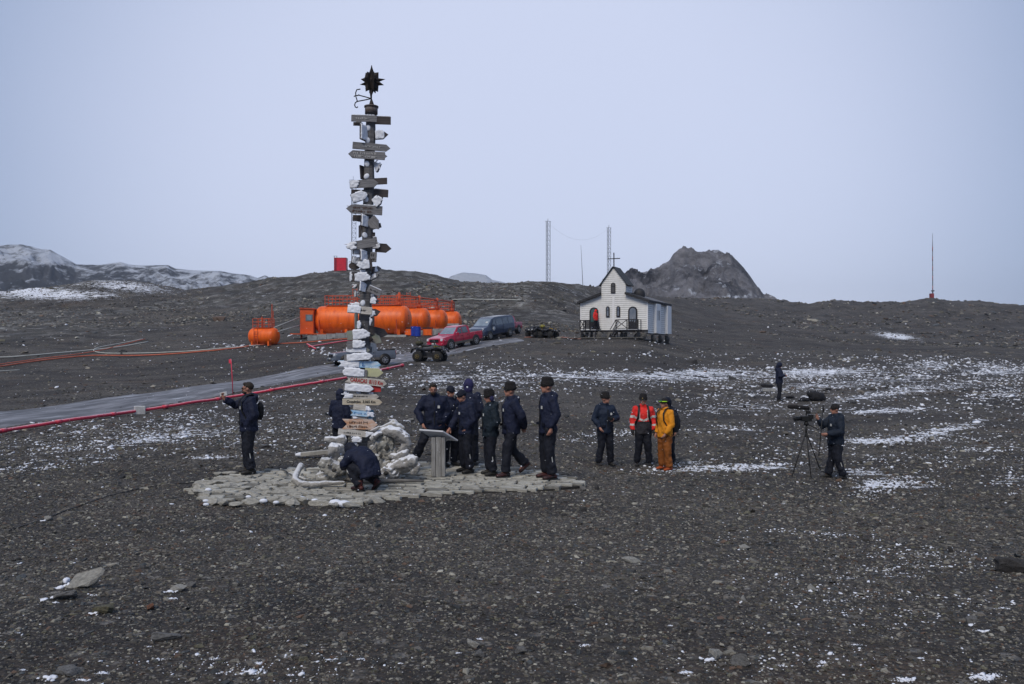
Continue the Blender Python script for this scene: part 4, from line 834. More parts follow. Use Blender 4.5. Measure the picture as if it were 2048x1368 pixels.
SHAPES = {
 'rect': lambda L, H: [(-L / 2, -H / 2), (L / 2, -H / 2), (L / 2, H / 2), (-L / 2, H / 2)],
 'r': lambda L, H: [(-L / 2, -H / 2), (L / 2 - H * .6, -H / 2), (L / 2, 0), (L / 2 - H * .6, H / 2), (-L / 2, H / 2)],
 'fr': lambda L, H: [(-L / 2, -H / 2), (L / 2 - H * .55, -H / 2), (L / 2, 0), (L / 2 - H * .55, H / 2), (-L / 2, H / 2), (-L / 2 + H * .5, 0)],
 'lr': lambda L, H: [(-L / 2, 0), (-L / 2 + H * .55, -H / 2), (L / 2 - H * .3, -H / 2), (L / 2 - H * .28, -H * .2), (L / 2, 0), (L / 2 - H * .28, H * .2), (L / 2 - H * .3, H / 2), (-L / 2 + H * .55, H / 2)],
 'round': lambda L, H: [(L / 2 * math.cos(a), H / 2 * math.sin(a)) for a in [i * math.pi / 6 for i in range(12)]],
 'blob': lambda L, H: [(-L / 2, -H * .1), (-L * .44, -H * .42), (-L * .1, -H / 2), (L / 2, -H * .42), (L / 2, H * .4), (L * .1, H / 2), (-L * .4, H * .45), (-L * .49, H * .2)],
}
SHAPES['l'] = lambda L, H: [(-a, b) for a, b in reversed(SHAPES['r'](L, H))]
SHAPES['fl'] = lambda L, H: [(-a, b) for a, b in reversed(SHAPES['fr'](L, H))]
def pole_x(row): return 741.5 - (row - 215) * (741.5 - 721) / (950 - 215)
def pole_r(row): return (.095 + (row - 215) / 735 * .035)
def build_signpost():
    base = Vector(((721 - 1024) / F * SD, SD, .03))
    root = empty('signpost', base, 0, 'very tall weathered wooden post crowded with snowy distance arrows beneath an iron star', 'signpost')
    def L(v): return Vector(v) - base
    m = MB(); pts = []; rs = []
    for i in range(26):
        row = 955 - i * (955 - 213) / 25; p = L(S(pole_x(row), row)); p += Vector((math.sin(i * 1.7) * .006, 0, 0)); pts.append(p); rs.append(pole_r(row) * (1 + .04 * math.sin(i * 2.3)))
    m.tube(pts, rs, 9, smooth=False); m.build('pole', wood_g, root)
    # cap, spike, star, scroll arrow
    m = MB(); m.tube([L(S(742, 227)), L(S(742, 213))], [.125, .125], 14); m.tube([L(S(742, 214)), L(S(742, 211.5))], [.14, .14], 14); m.build('iron_cap', pm('rusty_band', (.10, .07, .055), (.16, .15, .16), 12, .7, .4, 30), root)
    m = MB(); m.tube([L(S(742.5, 212)), L(S(742.3, 205)), L(S(742, 196))], [.06, .04, .012], 10); m.tube([L(S(742, 197)), L(S(741.5, 190)), L(S(741.5, 180))], [.014, .02, .035], 10); m.build('spike', iron, root)
    st = MB(); c = L(S(742.5, 160)); u = SD / F
    outer = [(0, 31), (5, 16), (14, 17), (14, 5), (28, 3), (16, -2), (25, -9), (14, -10), (13, -23), (5, -19), (1, -29), (-5, -19), (-12, -22), (-13, -10), (-24, -8), (-14, -3), (-22, 3), (-14, 6), (-12, 16), (-5, 16)]
    poly = [(a * u, b * u) for a, b in outer]; k = len(poly)
    for sgn in (-1, 1):
        vs = [(a, 0, b) for a, b in poly] + [(0, sgn * .07, 0)]; st.add([Vector(v) + c for v in vs], [(i, (i + 1) % k, k) if sgn < 0 else ((i + 1) % k, i, k) for i in range(k)])
    for rz in (60, 120):
        M = Matrix.Rotation(R(rz), 3, 'Z'); q = [(0, 31), (6, 14), (15, 14), (15, 3), (24, 0), (15, -5), (13, -22), (5, -18), (0, -29), (-5, -18), (-13, -22), (-15, -5), (-24, 0), (-15, 3), (-15, 14), (-6, 14)]
        pr = MB().prism([(a * u * .9, b * u) for a, b in q], -.008, .008); st.add([M @ Vector(v) + c for v in pr.v], pr.f)
    st.build('iron_star', iron, root)
    sc = MB()
    for pl in ([(742, 196), (730, 192.5), (716, 189)], [(742, 196), (728, 199), (712, 202)], [(720, 177), (713, 178), (710.5, 184), (711, 192), (713, 198), (714, 202)], [(707, 192), (710, 190), (714, 190), (718, 188)], [(714, 202), (710, 204), (708.5, 209), (710, 213), (713, 214.5), (715, 212)]):
        sc.tube([L(S(*q)) for q in pl], .011, 6)
    sc.build('scroll_arrow', iron, root)
    # boards: x0,x1,centre row, height px, tilt deg (up to the right +), shape, material, snow, yaw, text, depth layer, side tweak
    B = [
     (702, 753, 236, 13, -1, 'rect', wood_h, .0, 0, ('x', ink_w, 0, 0, 0), 1), (706, 726, 247, 7, -3, 'r', wood_d, 0, 0, None, 0), (750, 781, 240, 16, 0, 'rect', wood_d, 0, 0, None, 0),
     (722, 731, 265, 31, 0, 'rect', wood_d, 1, 70, None, 1), (750, 776, 269, 18, 5, 'r', wood_d, .7, 0, None, 0),
     (705, 780, 293, 14, -4, 'r', wood_h, 0, 0, ('x', ink_w, 0, 0, 0), 1), (696, 774, 309.5, 16, -3, 'lr', wood_h, 0, 0, ('x', ink_w, 0, 0, 0), 1),
     (750, 763, 331, 22, 20, 'r', wood_d, .8, 35, None, 0), (722, 728, 345, 28, 0, 'rect', wood_d, 0, 70, None, 0),
     (699, 757, 367, 16, 3, 'r', wood_h, .25, 0, None, 1), (745, 774, 362, 13, 2, 'rect', wood_d, .0, 0, None, 0),
     (704, 736, 392, 19, 22, 'r', wood_h, .9, 15, None, 1), (702, 730, 384, 10, -2, 'rect', wood_d, .0, 0, None, 0), (748, 776, 386, 15, -3, 'rect', wood_d, 0, 0, None, 0), (748, 766, 400, 20, 35, 'r', wood_d, .8, 20, None, 1),
     (692, 764, 419, 18, -3, 'l', wood_h, 0, 0, ('s', ink_n, 0, 0, 0), 1), (705, 727, 436, 12, -3, 'rect', wood_d, 0, 0, None, 0),
     (723, 733, 442, 24, -4, 'rect', wood_d, 1, 60, None, 1), (740, 758, 448, 23, -48, 'r', wood_h, 0, 20, None, 1), (717, 723, 462, 24, 0, 'rect', wood_d, 0, 70, None, 0),
     (691, 751, 489, 17, 9, 'l', wood_h, .3, 0, None, 2), (750, 783, 496, 18, -5, 'r', wood_d, 0, 0, None, 0), (747, 754, 481, 14, 10, 'rect', wood_h, 0, 10, None, 2),
     (721, 731, 511, 21, 0, 'rect', wood_d, 1, 60, None, 1), (740, 753, 514, 20, -4, 'rect', wood_h, 0, 10, ('g', ink_k, 0, 0, 0), 1),
     (697, 722, 531, 17, 6, 'round', wood_d, 0, 10, None, 0), (712, 744, 529, 19, 5, 'l', wood_d, .85, 0, None, 2), (745, 752, 544, 22, 5, 'rect', wood_d, 0, 65, None, 0),
     (708, 743, 554, 17, 4, 'r', wood_d, .95, 0, None, 2), (700, 712, 554, 19, 0, 'rect', wood_d, .3, 30, None, 0), (704, 722, 572, 9, 0, 'fr', wood_h, .3, 0, None, 0), (719, 728, 574, 20, -8, 'rect', wood_d, 1, 60, None, 1),
     (736, 762, 582, 13, -24, 'rect', wood_h, 0, 0, ('h', ink_k, 0, 0, 0), 1), (709, 716, 588, 12, 0, 'rect', wood_l, .4, 40, None, 0), (741, 758, 602, 13, -10, 'r', wood_d, .6, 10, None, 1),
     (695, 744, 620, 15, -5, 'rect', wood_l, .55, 0, ('i', ink_k, 0, 0, 0), 2), (740, 761, 625, 15, 12, 'r', wood_d, .3, 0, None, 1), (741, 748, 643, 18, 0, 'rect', wood_d, .3, 50, None, 1), (708, 717, 642, 34, 12, 'rect', wood_gn, 0, 65, None, 0),
     (716, 723, 650, 16, 6, 'rect', wood_d, 1, 50, None, 1),
     (694, 742, 669, 19, 6, 'r', wood_gn, .75, 0, None, 2), (738, 776, 664, 17, -14, 'r', wood_d, 0, 12, None, 0), (740, 764, 678, 18, -30, 'r', wood_gn, 0, 15, None, 0),
     (694, 733, 689, 15, 3, 'r', wood_h, .7, 0, None, 2), (692, 740, 700, 10, -1, 'r', wood_gn, .85, 0, None, 1),
     (688, 748, 714, 14, 4, 'r', wood_h, .9, 0, None, 2), (676, 762, 728.5, 13, -2, 'fr', wood_b, .5, 0, ('L', ink_b, .60, .06, .6), 1),
     (685, 734, 745, 17, -4, 'blob', wood_h, .9, 0, None, 2), (730, 767, 745, 17, -2, 'r', wood_y, 0, 0, None, 1),
     (690, 774, 762.5, 14, -7, 'fr', wood_l, 0, 0, ('CARACAS  8113 Km', ink_r, .52, .78, .62), 2),
     (687, 749, 776, 15, -4, 'r', wood_h, .95, 0, None, 2), (742, 762, 776, 16, 0, 'rect', wood_r, 0, 0, None, 1), (688, 700, 786, 6, -8, 'rect', wood_h, .5, 0, None, 1),
     (686, 758, 792.5, 10, -2, 'fr', wood_l, .2, 0, ('x', ink_k, 0, 0, 0), 1), (685, 765, 804, 12, -1, 'r', wood_c, 0, 0, ('Coquimbo  3.065 Km', ink_k, .47, .72, .62), 2),
     (707, 739, 815, 11, -8, 'r', wood_l, .2, 0, None, 2), (730, 747, 828, 16, 0, 'rect', pm('teal_blue_board', (.05, .20, .32), (.10, .3, .42), 5, .6), 0, 0, None, 0), (701, 744, 827, 11, -5, 'fr', wood_b, .2, 0, ('x', ink_b, 0, 0, 0), 2),
     (706, 735, 836, 4, -5, 'rect', wood_l, .2, 0, None, 1), (684, 756, 848.5, 20, -1, 'fr', wood_o, 0, 0, ('x', ink_n, 0, 0, 0), 2), (677, 742, 866, 12, -6, 'r', wood_l, .15, 0, ('x', ink_k, 0, 0, 0), 2),
     (705, 724, 879, 10, -3, 'rect', wood_l, .9, 0, None, 2), (706, 715, 889, 8, 0, 'rect', wood_l, .8, 0, None, 1)]
    rng = random.Random(11); rf = random.Random(77)
    for q in range(26):
        r0 = 436 + q * 17.5 + rf.uniform(-4, 4); w_ = rf.uniform(24, 44); cx_ = pole_x(r0) + rf.uniform(-12, 14); B.append((cx_ - w_ / 2, cx_ + w_ / 2, r0, rf.uniform(9, 15), rf.uniform(-16, 16), rf.choice(('r', 'l', 'rect', 'r')), rf.choice((wood_h, wood_d, wood_h, wood_gn)), rf.choice((0, .5, .9, .8)), rf.choice((0, 25, 40)), None, 0))
    for i, (x0, x1, r0, hp_, tilt, sh, mt, snow, yaw, txt, lay) in enumerate(B):
        cx = (x0 + x1) / 2; Lp = (x1 - x0) * u; H = hp_ * u
        front = pole_r(r0) + .02 + lay * .034 + (i % 2) * .004
        if lay == 0: front = rng.choice((-.03, .0, .03))
        d = SD - front; uu = d / F; ca = max(math.cos(R(yaw)), .2); W = (Lp / ca) / max(math.cos(R(tilt)), .6) * uu / u; H *= uu / u
        c_ = L(P(cx, r0, d)); th = .026
        m = MB(); m.prism(SHAPES[sh](W, H), -th / 2, th / 2); ob = m.build('sign_board', mt, root, .003); ob.location = c_
        ob.rotation_euler = Euler((rng.gauss(0, .03), -R(tilt), R(yaw * rng.choice((1, 1, -1)) + rng.gauss(0, 3))), 'XYZ')
        if snow:
            # snow plastered on the windward face and lying on top
            fr = snow if snow < 1 else .97
            xs0, xs1 = -W * .5, -W * .5 + W * fr
            if sh in ('r', 'fr') and lay == 2: xs0, xs1 = W * .5 - W * fr, W * .47
            pol = [(a * .97, b * .93) for a, b in SHAPES[sh](W, H)]
            for side, lim in ((1, xs0), (-1, xs1)):
                outp = []
                for a in range(len(pol)):
                    p0, p1 = pol[a], pol[(a + 1) % len(pol)]; i0_, i1_ = (p0[0] - lim) * side >= 0, (p1[0] - lim) * side >= 0
                    if i0_: outp.append(p0)
                    if i0_ != i1_: t_ = (lim - p0[0]) / (p1[0] - p0[0]); outp.append((lim, p0[1] + t_ * (p1[1] - p0[1])))
                pol = outp
            mc = MB(); mc.prism(pol, -th / 2 - .022, -th / 2 + .006)
            for a in range(6): mc.ell((xs0 + (xs1 - xs0) * rng.random() * .8 + .05, -th / 2 - .012, rng.uniform(-.3, .3) * H), (W * .08, .018, H * .18), None, 8, 6)
            if sh not in ('r', 'l') or True:
                for a in range(5):
                    xx = xs0 + (xs1 - xs0) * (.12 + .15 * a); mc.ell((xx, -.002, H * .5 + .002 if abs(xx) < W * .25 or sh in ('rect', 'blob') else H * .3), (W * .09, .016, .014), None, 8, 5)
            me = blob(mc, .0085, 2, .010, 22); new_obj('snow', me, ob, snow_m)
        elif rng.random() < .5 and yaw < 20:
            mc = MB()
            for a in range(8): mc.ell((W * (-.42 + a * .11), 0, H / 2 + .004 if sh not in ('r', 'l', 'lr', 'fr') or abs(-.42 + a * .11) < .25 else H * .3), (W * .07, .014, .012), None, 8, 5)
            mc.build('snow', snow_m, ob)
        if txt:
            t, ink, cxf, wf, hf = txt
            if wf > 0 and hf > 0:
                text_mesh(t, H * hf, W * wf, ink, ob, ((cxf - .5) * W, -th / 2 - .006, 0), (0, 0, 0), .03)
            else:
                # worn lettering: strokes too faded to read
                q = MB(); nst = int(10 + W * 14); 
                rows = (0,) if H < .15 else (-.2, .2)
                for zr in rows:
                    x = -W * rng.uniform(.28, .36)
                    while x < W * .22:
                        hh = H * .14; z = zr * H; a = rng.uniform(-.5, .5) * hh
                        if rng.random() < .8: q.bar((x, -th / 2 - .005, z - hh), (x + a * .6, -th / 2 - .005, z + hh * rng.uniform(.2, 1)), .010, .004)
                        if rng.random() < .5: q.bar((x, -th / 2 - .0065, z + rng.uniform(-.6, .8) * hh), (x + .035, -th / 2 - .0065, z + rng.uniform(-.8, .8) * hh), .009, .004)
                        x += rng.uniform(.018, .045)
                q.build('worn_lettering', ink, ob)
    # snow stuck on the pole
    for r0 in (255, 280, 327, 352, 398, 470, 606):
        mc = MB(); mc.ell((0, 0, 0), (.05, .02, .06), None, 10, 8); o = mc.build('snow', snow_m, root); o.location = L(P(pole_x(r0) - 5, r0, SD - pole_r(r0) + .005)); o.rotation_euler = (0, rng.gauss(0, .3), 0)
build_signpost()
# ---------------------------------------------------------------- whale bones heaped round the foot
bone_m = pm('weathered_bone', (.42, .40, .37), (.24, .23, .21), 5, .8, 1.0, 26, detail=8)
bone_p = pm('snow_dusted_bone', (.40, .39, .38), (.22, .21, .20), 4.5, .8, 1.0, 26, detail=8)
bone_d = pm('dark_bone', (.22, .21, .19), (.36, .35, .32), 9, .85, .9, 24, detail=8)  # darker mottled grey than the other bones
def dusted(m, amt, lo=.35):
    nt = m.node_tree; N = nt.nodes; L = nt.links; b = N['Principled BSDF']; src = b.inputs['Base Color'].links[0].from_socket
    g = N.new('ShaderNodeNewGeometry'); sp = N.new('ShaderNodeSeparateXYZ'); L.new(g.outputs['Normal'], sp.inputs[0])
    tc = N.new('ShaderNodeTexCoord'); n = N.new('ShaderNodeTexNoise'); n.inputs['Scale'].default_value = 9; n.inputs['Detail'].default_value = 6; L.new(tc.outputs['Object'], n.inputs['Vector'])
    a = N.new('ShaderNodeMath'); a.operation = 'MULTIPLY_ADD'; L.new(n.outputs[0], a.inputs[0]); a.inputs[1].default_value = .9; L.new(sp.outputs['Z'], a.inputs[2])
    r = N.new('ShaderNodeMapRange'); L.new(a.outputs[0], r.inputs['Value']); r.inputs['From Min'].default_value = lo + .45; r.inputs['From Max'].default_value = lo + .65; r.inputs['To Max'].default_value = amt
    x = N.new('ShaderNodeMix'); x.data_type = 'RGBA'; L.new(r.outputs[0], x.inputs['Factor']); L.new(src, x.inputs['A']); x.inputs['B'].default_value = (.78, .80, .86, 1); L.new(x.outputs['Result'], b.inputs['Base Color'])
dusted(bone_m, .6, .5); dusted(bone_p, .9, .42); dusted(bone_d, .5, .6)
def BP(px, row, d): return P(px, row, d)
def bone(label, prims, mat, vox=.018, nz=.035, nsc=7):
    m = MB(); c = Vector((0, 0, 0)); n = 0
    for p in prims:
        if p[0] == 't':   # tube of (px,row,d) with radii
            pts = [BP(*q) for q in p[1]]; m.tube(pts, p[2], 10); c += sum(pts, Vector()) ; n += len(pts)
        else: m.ell(BP(*p[1]), p[2], Euler(tuple(R(a) for a in p[3])).to_matrix() if len(p) > 3 else None, 14, 10); c += BP(*p[1]); n += 1
    c /= n; m.v = [tuple(Vector(v) - c) for v in m.v]
    me = blob(m, vox, 1, nz, nsc); co = np.empty(len(me.vertices) * 3, np.float32); me.vertices.foreach_get('co', co); co = co.reshape(-1, 3); no = np.array([v.normal[:] for v in me.vertices], np.float32); co += no * (np.minimum(fbm3(co * 19 + 9, 3), .12) * nz * .9)[:, None]; me.vertices.foreach_set('co', co.ravel()); o = new_obj('whale_bone', me, None, mat); o.location = c; tag(o, label, 'whale bone', 'whale bones heaped round the signpost'); return o
def build_bones():
    bone('long pale whale bone with rounded tip sticking out left of the signpost', [('t', [(650, 878, 15.1), (662, 880, 15.1), (676, 880, 15.1), (690, 877, 15.1)], [.055, .085, .07, .06]), ('e', (683, 880, 15.1), (.09, .08, .10)), ('e', (652, 879, 15.1), (.05, .06, .06))], bone_p)
    bone('knobbly whale vertebra above the crouching person at the left', [('e', (668, 898, 14.95), (.13, .12, .13)), ('e', (680, 896, 15.1), (.12, .12, .12)), ('e', (662, 905, 14.9), (.07, .08, .08)), ('t', [(675, 905, 15), (668, 920, 15), (658, 935, 14.9)], [.10, .09, .11])], bone_p)
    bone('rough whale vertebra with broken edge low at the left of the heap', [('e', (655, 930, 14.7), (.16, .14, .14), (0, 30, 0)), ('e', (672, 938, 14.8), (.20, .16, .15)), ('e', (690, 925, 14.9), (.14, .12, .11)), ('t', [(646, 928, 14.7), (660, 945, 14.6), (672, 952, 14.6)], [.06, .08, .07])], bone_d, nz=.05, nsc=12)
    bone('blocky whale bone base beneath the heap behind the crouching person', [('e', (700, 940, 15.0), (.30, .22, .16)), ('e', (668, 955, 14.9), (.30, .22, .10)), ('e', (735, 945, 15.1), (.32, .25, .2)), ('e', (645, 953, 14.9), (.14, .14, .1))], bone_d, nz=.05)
    bone('rounded whale vertebra crowning the heap right of the post', [('e', (788, 848, 15.35), (.085, .08, .10)), ('t', [(788, 845, 15.35), (775, 850, 15.3), (757, 858, 15.2)], [.06, .045, .03]), ('t', [(786, 852, 15.35), (797, 856, 15.3), (805, 862, 15.3)], [.08, .09, .07]), ('e', (788, 851, 15.25), (.05, .06, .055)), ('e', (783, 860, 15.35), (.12, .1, .06))], bone_m, nz=.025)
    bone('arched snow covered whale jaw bending down right over the heap', [('t', [(764, 862, 15.1), (778, 861, 15.05), (795, 866, 15.0), (812, 877, 15.0), (816, 886, 15.0), (806, 897, 15.0), (794, 906, 15.05)], [.08, .115, .12, .10, .085, .065, .04]), ('e', (768, 862, 15.1), (.10, .11, .07)), ('t', [(764, 862, 15.1), (750, 872, 15.0), (742, 880, 15.0)], [.07, .06, .045])], bone_p, nz=.03)
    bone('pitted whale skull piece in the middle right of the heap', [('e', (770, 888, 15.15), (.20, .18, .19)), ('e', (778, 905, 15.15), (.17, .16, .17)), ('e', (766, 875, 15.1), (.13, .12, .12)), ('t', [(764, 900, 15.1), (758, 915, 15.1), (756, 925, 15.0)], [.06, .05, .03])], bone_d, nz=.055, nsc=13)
    bone('curved pale whale bone wing below the pitted skull piece', [('t', [(782, 912, 15.0), (795, 914, 14.95), (808, 908, 14.95), (816, 900, 15.0)], [.06, .085, .08, .035]), ('e', (790, 914, 15.0), (.14, .07, .055), (0, 5, 0))], bone_p, nz=.025)
    bone('broad snow dusted whale skull with dark hollow low at the right', [('e', (800, 930, 14.95), (.34, .14, .17), (0, -24, 0)), ('e', (822, 922, 14.9), (.16, .10, .13), (0, -30, 0)), ('e', (775, 950, 14.9), (.25, .16, .13)), ('t', [(832, 918, 14.9), (838, 935, 14.9), (825, 948, 14.9)], [.03, .05, .05]), ('t', [(762, 945, 14.8), (772, 935, 14.8), (782, 940, 14.8), (778, 952, 14.8), (766, 954, 14.8)], [.03, .035, .035, .03, .03])], bone_p, nz=.05, nsc=6)
    bone('slim whale rib poking from the heap towards the lectern', [('t', [(800, 893, 15.2), (815, 890, 15.2), (828, 887, 15.2)], [.022, .02, .012])], bone_m, .010, .004)
    bone('pale forked whale bone between the post and the arched jaw', [('t', [(740, 862, 15.0), (752, 858, 15.0), (760, 853, 15.0)], [.02, .035, .02]), ('t', [(748, 875, 14.9), (756, 868, 14.95), (764, 866, 15)], [.05, .045, .04]), ('t', [(744, 900, 15), (750, 893, 15), (753, 885, 15)], [.02, .03, .02])], bone_p, .016, .008)
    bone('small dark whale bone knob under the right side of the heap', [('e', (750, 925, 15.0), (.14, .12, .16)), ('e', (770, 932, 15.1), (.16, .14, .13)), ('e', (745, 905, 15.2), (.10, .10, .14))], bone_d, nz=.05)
    o = bone('thick curved whale rib lying bent on the paving left of the heap', [('t', [(604, 930, 14.65), (598, 938, 14.5), (592, 950, 14.35), (590, 960, 14.22), (600, 967, 14.18), (625, 969, 14.18), (655, 966, 14.25), (690, 965, 14.3)], [.062, .06, .062, .062, .062, .056, .045, .03])], bone_m, .014, .012)
    m = MB(); pts = [(562, 938), (572, 945), (590, 953), (612, 962)]
    m.tube([P(a, b, 14.7) if i == 0 else on_plat(a, b) + Vector((0, 0, .03)) for i, (a, b) in enumerate(pts)], [.016, .02, .02, .018], 8); o = m.build('driftwood_stick', bone_m, None); tag(o, 'thin pale stick lying behind the curved rib on the paving', 'stick')
    m = MB(); m.tube([on_plat(a, b) + Vector((0, 0, .045)) for a, b in ((690, 962), (720, 967), (760, 967), (800, 966), (848, 966))], [.03, .04, .04, .036, .02], 10); o = m.build('driftwood_log', pm('wet_log', (.12, .11, .10), (.2, .19, .18), 6, .8, .6, 20, stretch=(1, 6, 6)), None); tag(o, 'long grey log lying along the paving before the bone heap', 'log')
    d = 17.6; a = P(593, 908, d); z = gz(a.x, a.y); m = MB(); m.box((0, 0, 0), (.62, .16, .09)); o = m.build('timber_plank', pm('pale_plank', (.42, .40, .36), (.28, .27, .25), 6, .85, .4, 20), None, .01); pz = P(630, 908, 18.3); o.location = (pz.x, pz.y, gz(pz.x, pz.y) + .12); o.rotation_euler = (0, R(-5), R(6)); tag(o, 'pale plank end lying on gravel left of the bone heap', 'plank')
    m = MB(); m.ell((0, 0, 0), (.11, .08, .06), None, 10, 8); me = blob(m, .02, 1, .03, 12); o = new_obj('snowy_stone', me, None, snow_m); pz = P(600, 911, 18.3); o.location = (pz.x, pz.y, gz(pz.x, pz.y) + .08); tag(o, 'snow capped lump at the left end of the pale plank', 'stone')
def shade_spots():
    dk = pm('bone_shade_dark', (.035, .033, .032), (.07, .065, .06), 14, .95, .6, 30)  # dark lumps set on the bones to imitate shade in their recesses
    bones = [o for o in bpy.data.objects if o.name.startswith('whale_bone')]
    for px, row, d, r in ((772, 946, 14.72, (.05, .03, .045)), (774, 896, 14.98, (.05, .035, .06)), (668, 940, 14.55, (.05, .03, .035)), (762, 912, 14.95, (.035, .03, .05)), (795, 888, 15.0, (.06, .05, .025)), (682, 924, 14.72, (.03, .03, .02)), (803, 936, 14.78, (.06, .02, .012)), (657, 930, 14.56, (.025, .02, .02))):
        p = P(px, row, d); b = min(bones, key=lambda o: (o.location - p).length); m = MB(); m.ell((0, 0, 0), r, None, 12, 8); me = blob(m, .012, 1, .012, 30); o = new_obj('shading', me, b, dk); o.location = p - b.location
build_bones(); shade_spots()
# ---------------------------------------------------------------- lectern
def build_lectern():
    b = on_plat(877, 952); u = b.y / F
    root = empty('lectern', b, 0, 'grey timber lectern with tilted panel beside the group on the paving', 'lectern')
    lw = pm('lectern_wood', (.36, .355, .35), (.20, .195, .19), 4, .85, .7, 18, stretch=(8, 8, 1), detail=8)
    H = (952 - 868) * u
    for i, (x, w) in enumerate(((-.092, .075), (0.004, .105), (.098, .072))):
        m = MB(); m.box((x, .01 * (i % 2), H / 2 - .03), (w, .16, H - .06 + .02 * (i == 1))); m.build('post_board', lw, root, .008)
    m = MB(); A = Vector((-.36, -.14, H + .085)); e1 = Vector((.46, -.03, -.03)); e2 = Vector((.27, .30, -.21)); nn = e1.cross(e2).normalized() * .035
    vs = [A, A + e1, A + e1 + e2, A + e2]; m.add([v for v in vs] + [v + nn for v in vs], [(3, 2, 1, 0), (4, 5, 6, 7), (0, 1, 5, 4), (1, 2, 6, 5), (2, 3, 7, 6), (3, 0, 4, 7)])
    o = m.build('panel', pm('pale_panel', (.55, .56, .60), (.42, .43, .46), 5, .6), root, .006)
    vs = [A + e1 * a + e2 * b + nn for a, b in ((.06, .06), (.94, .06), (.94, .94), (.06, .94))]; m = MB(); m.add([v for v in vs] + [v + nn * .15 for v in vs], [(3, 2, 1, 0), (4, 5, 6, 7), (0, 1, 5, 4), (1, 2, 6, 5), (2, 3, 7, 6), (3, 0, 4, 7)]); m.build('panel_face', pm('panel_face', (.33, .34, .36), (.24, .25, .27), 3, .35), o)
    for s in (-1, 1):
        m = MB(); m.bar((s * .10, .03, H - .16), (s * .22, .03, H - .02 - s * .06), .03); m.build('bracket', lw, root)
build_lectern()
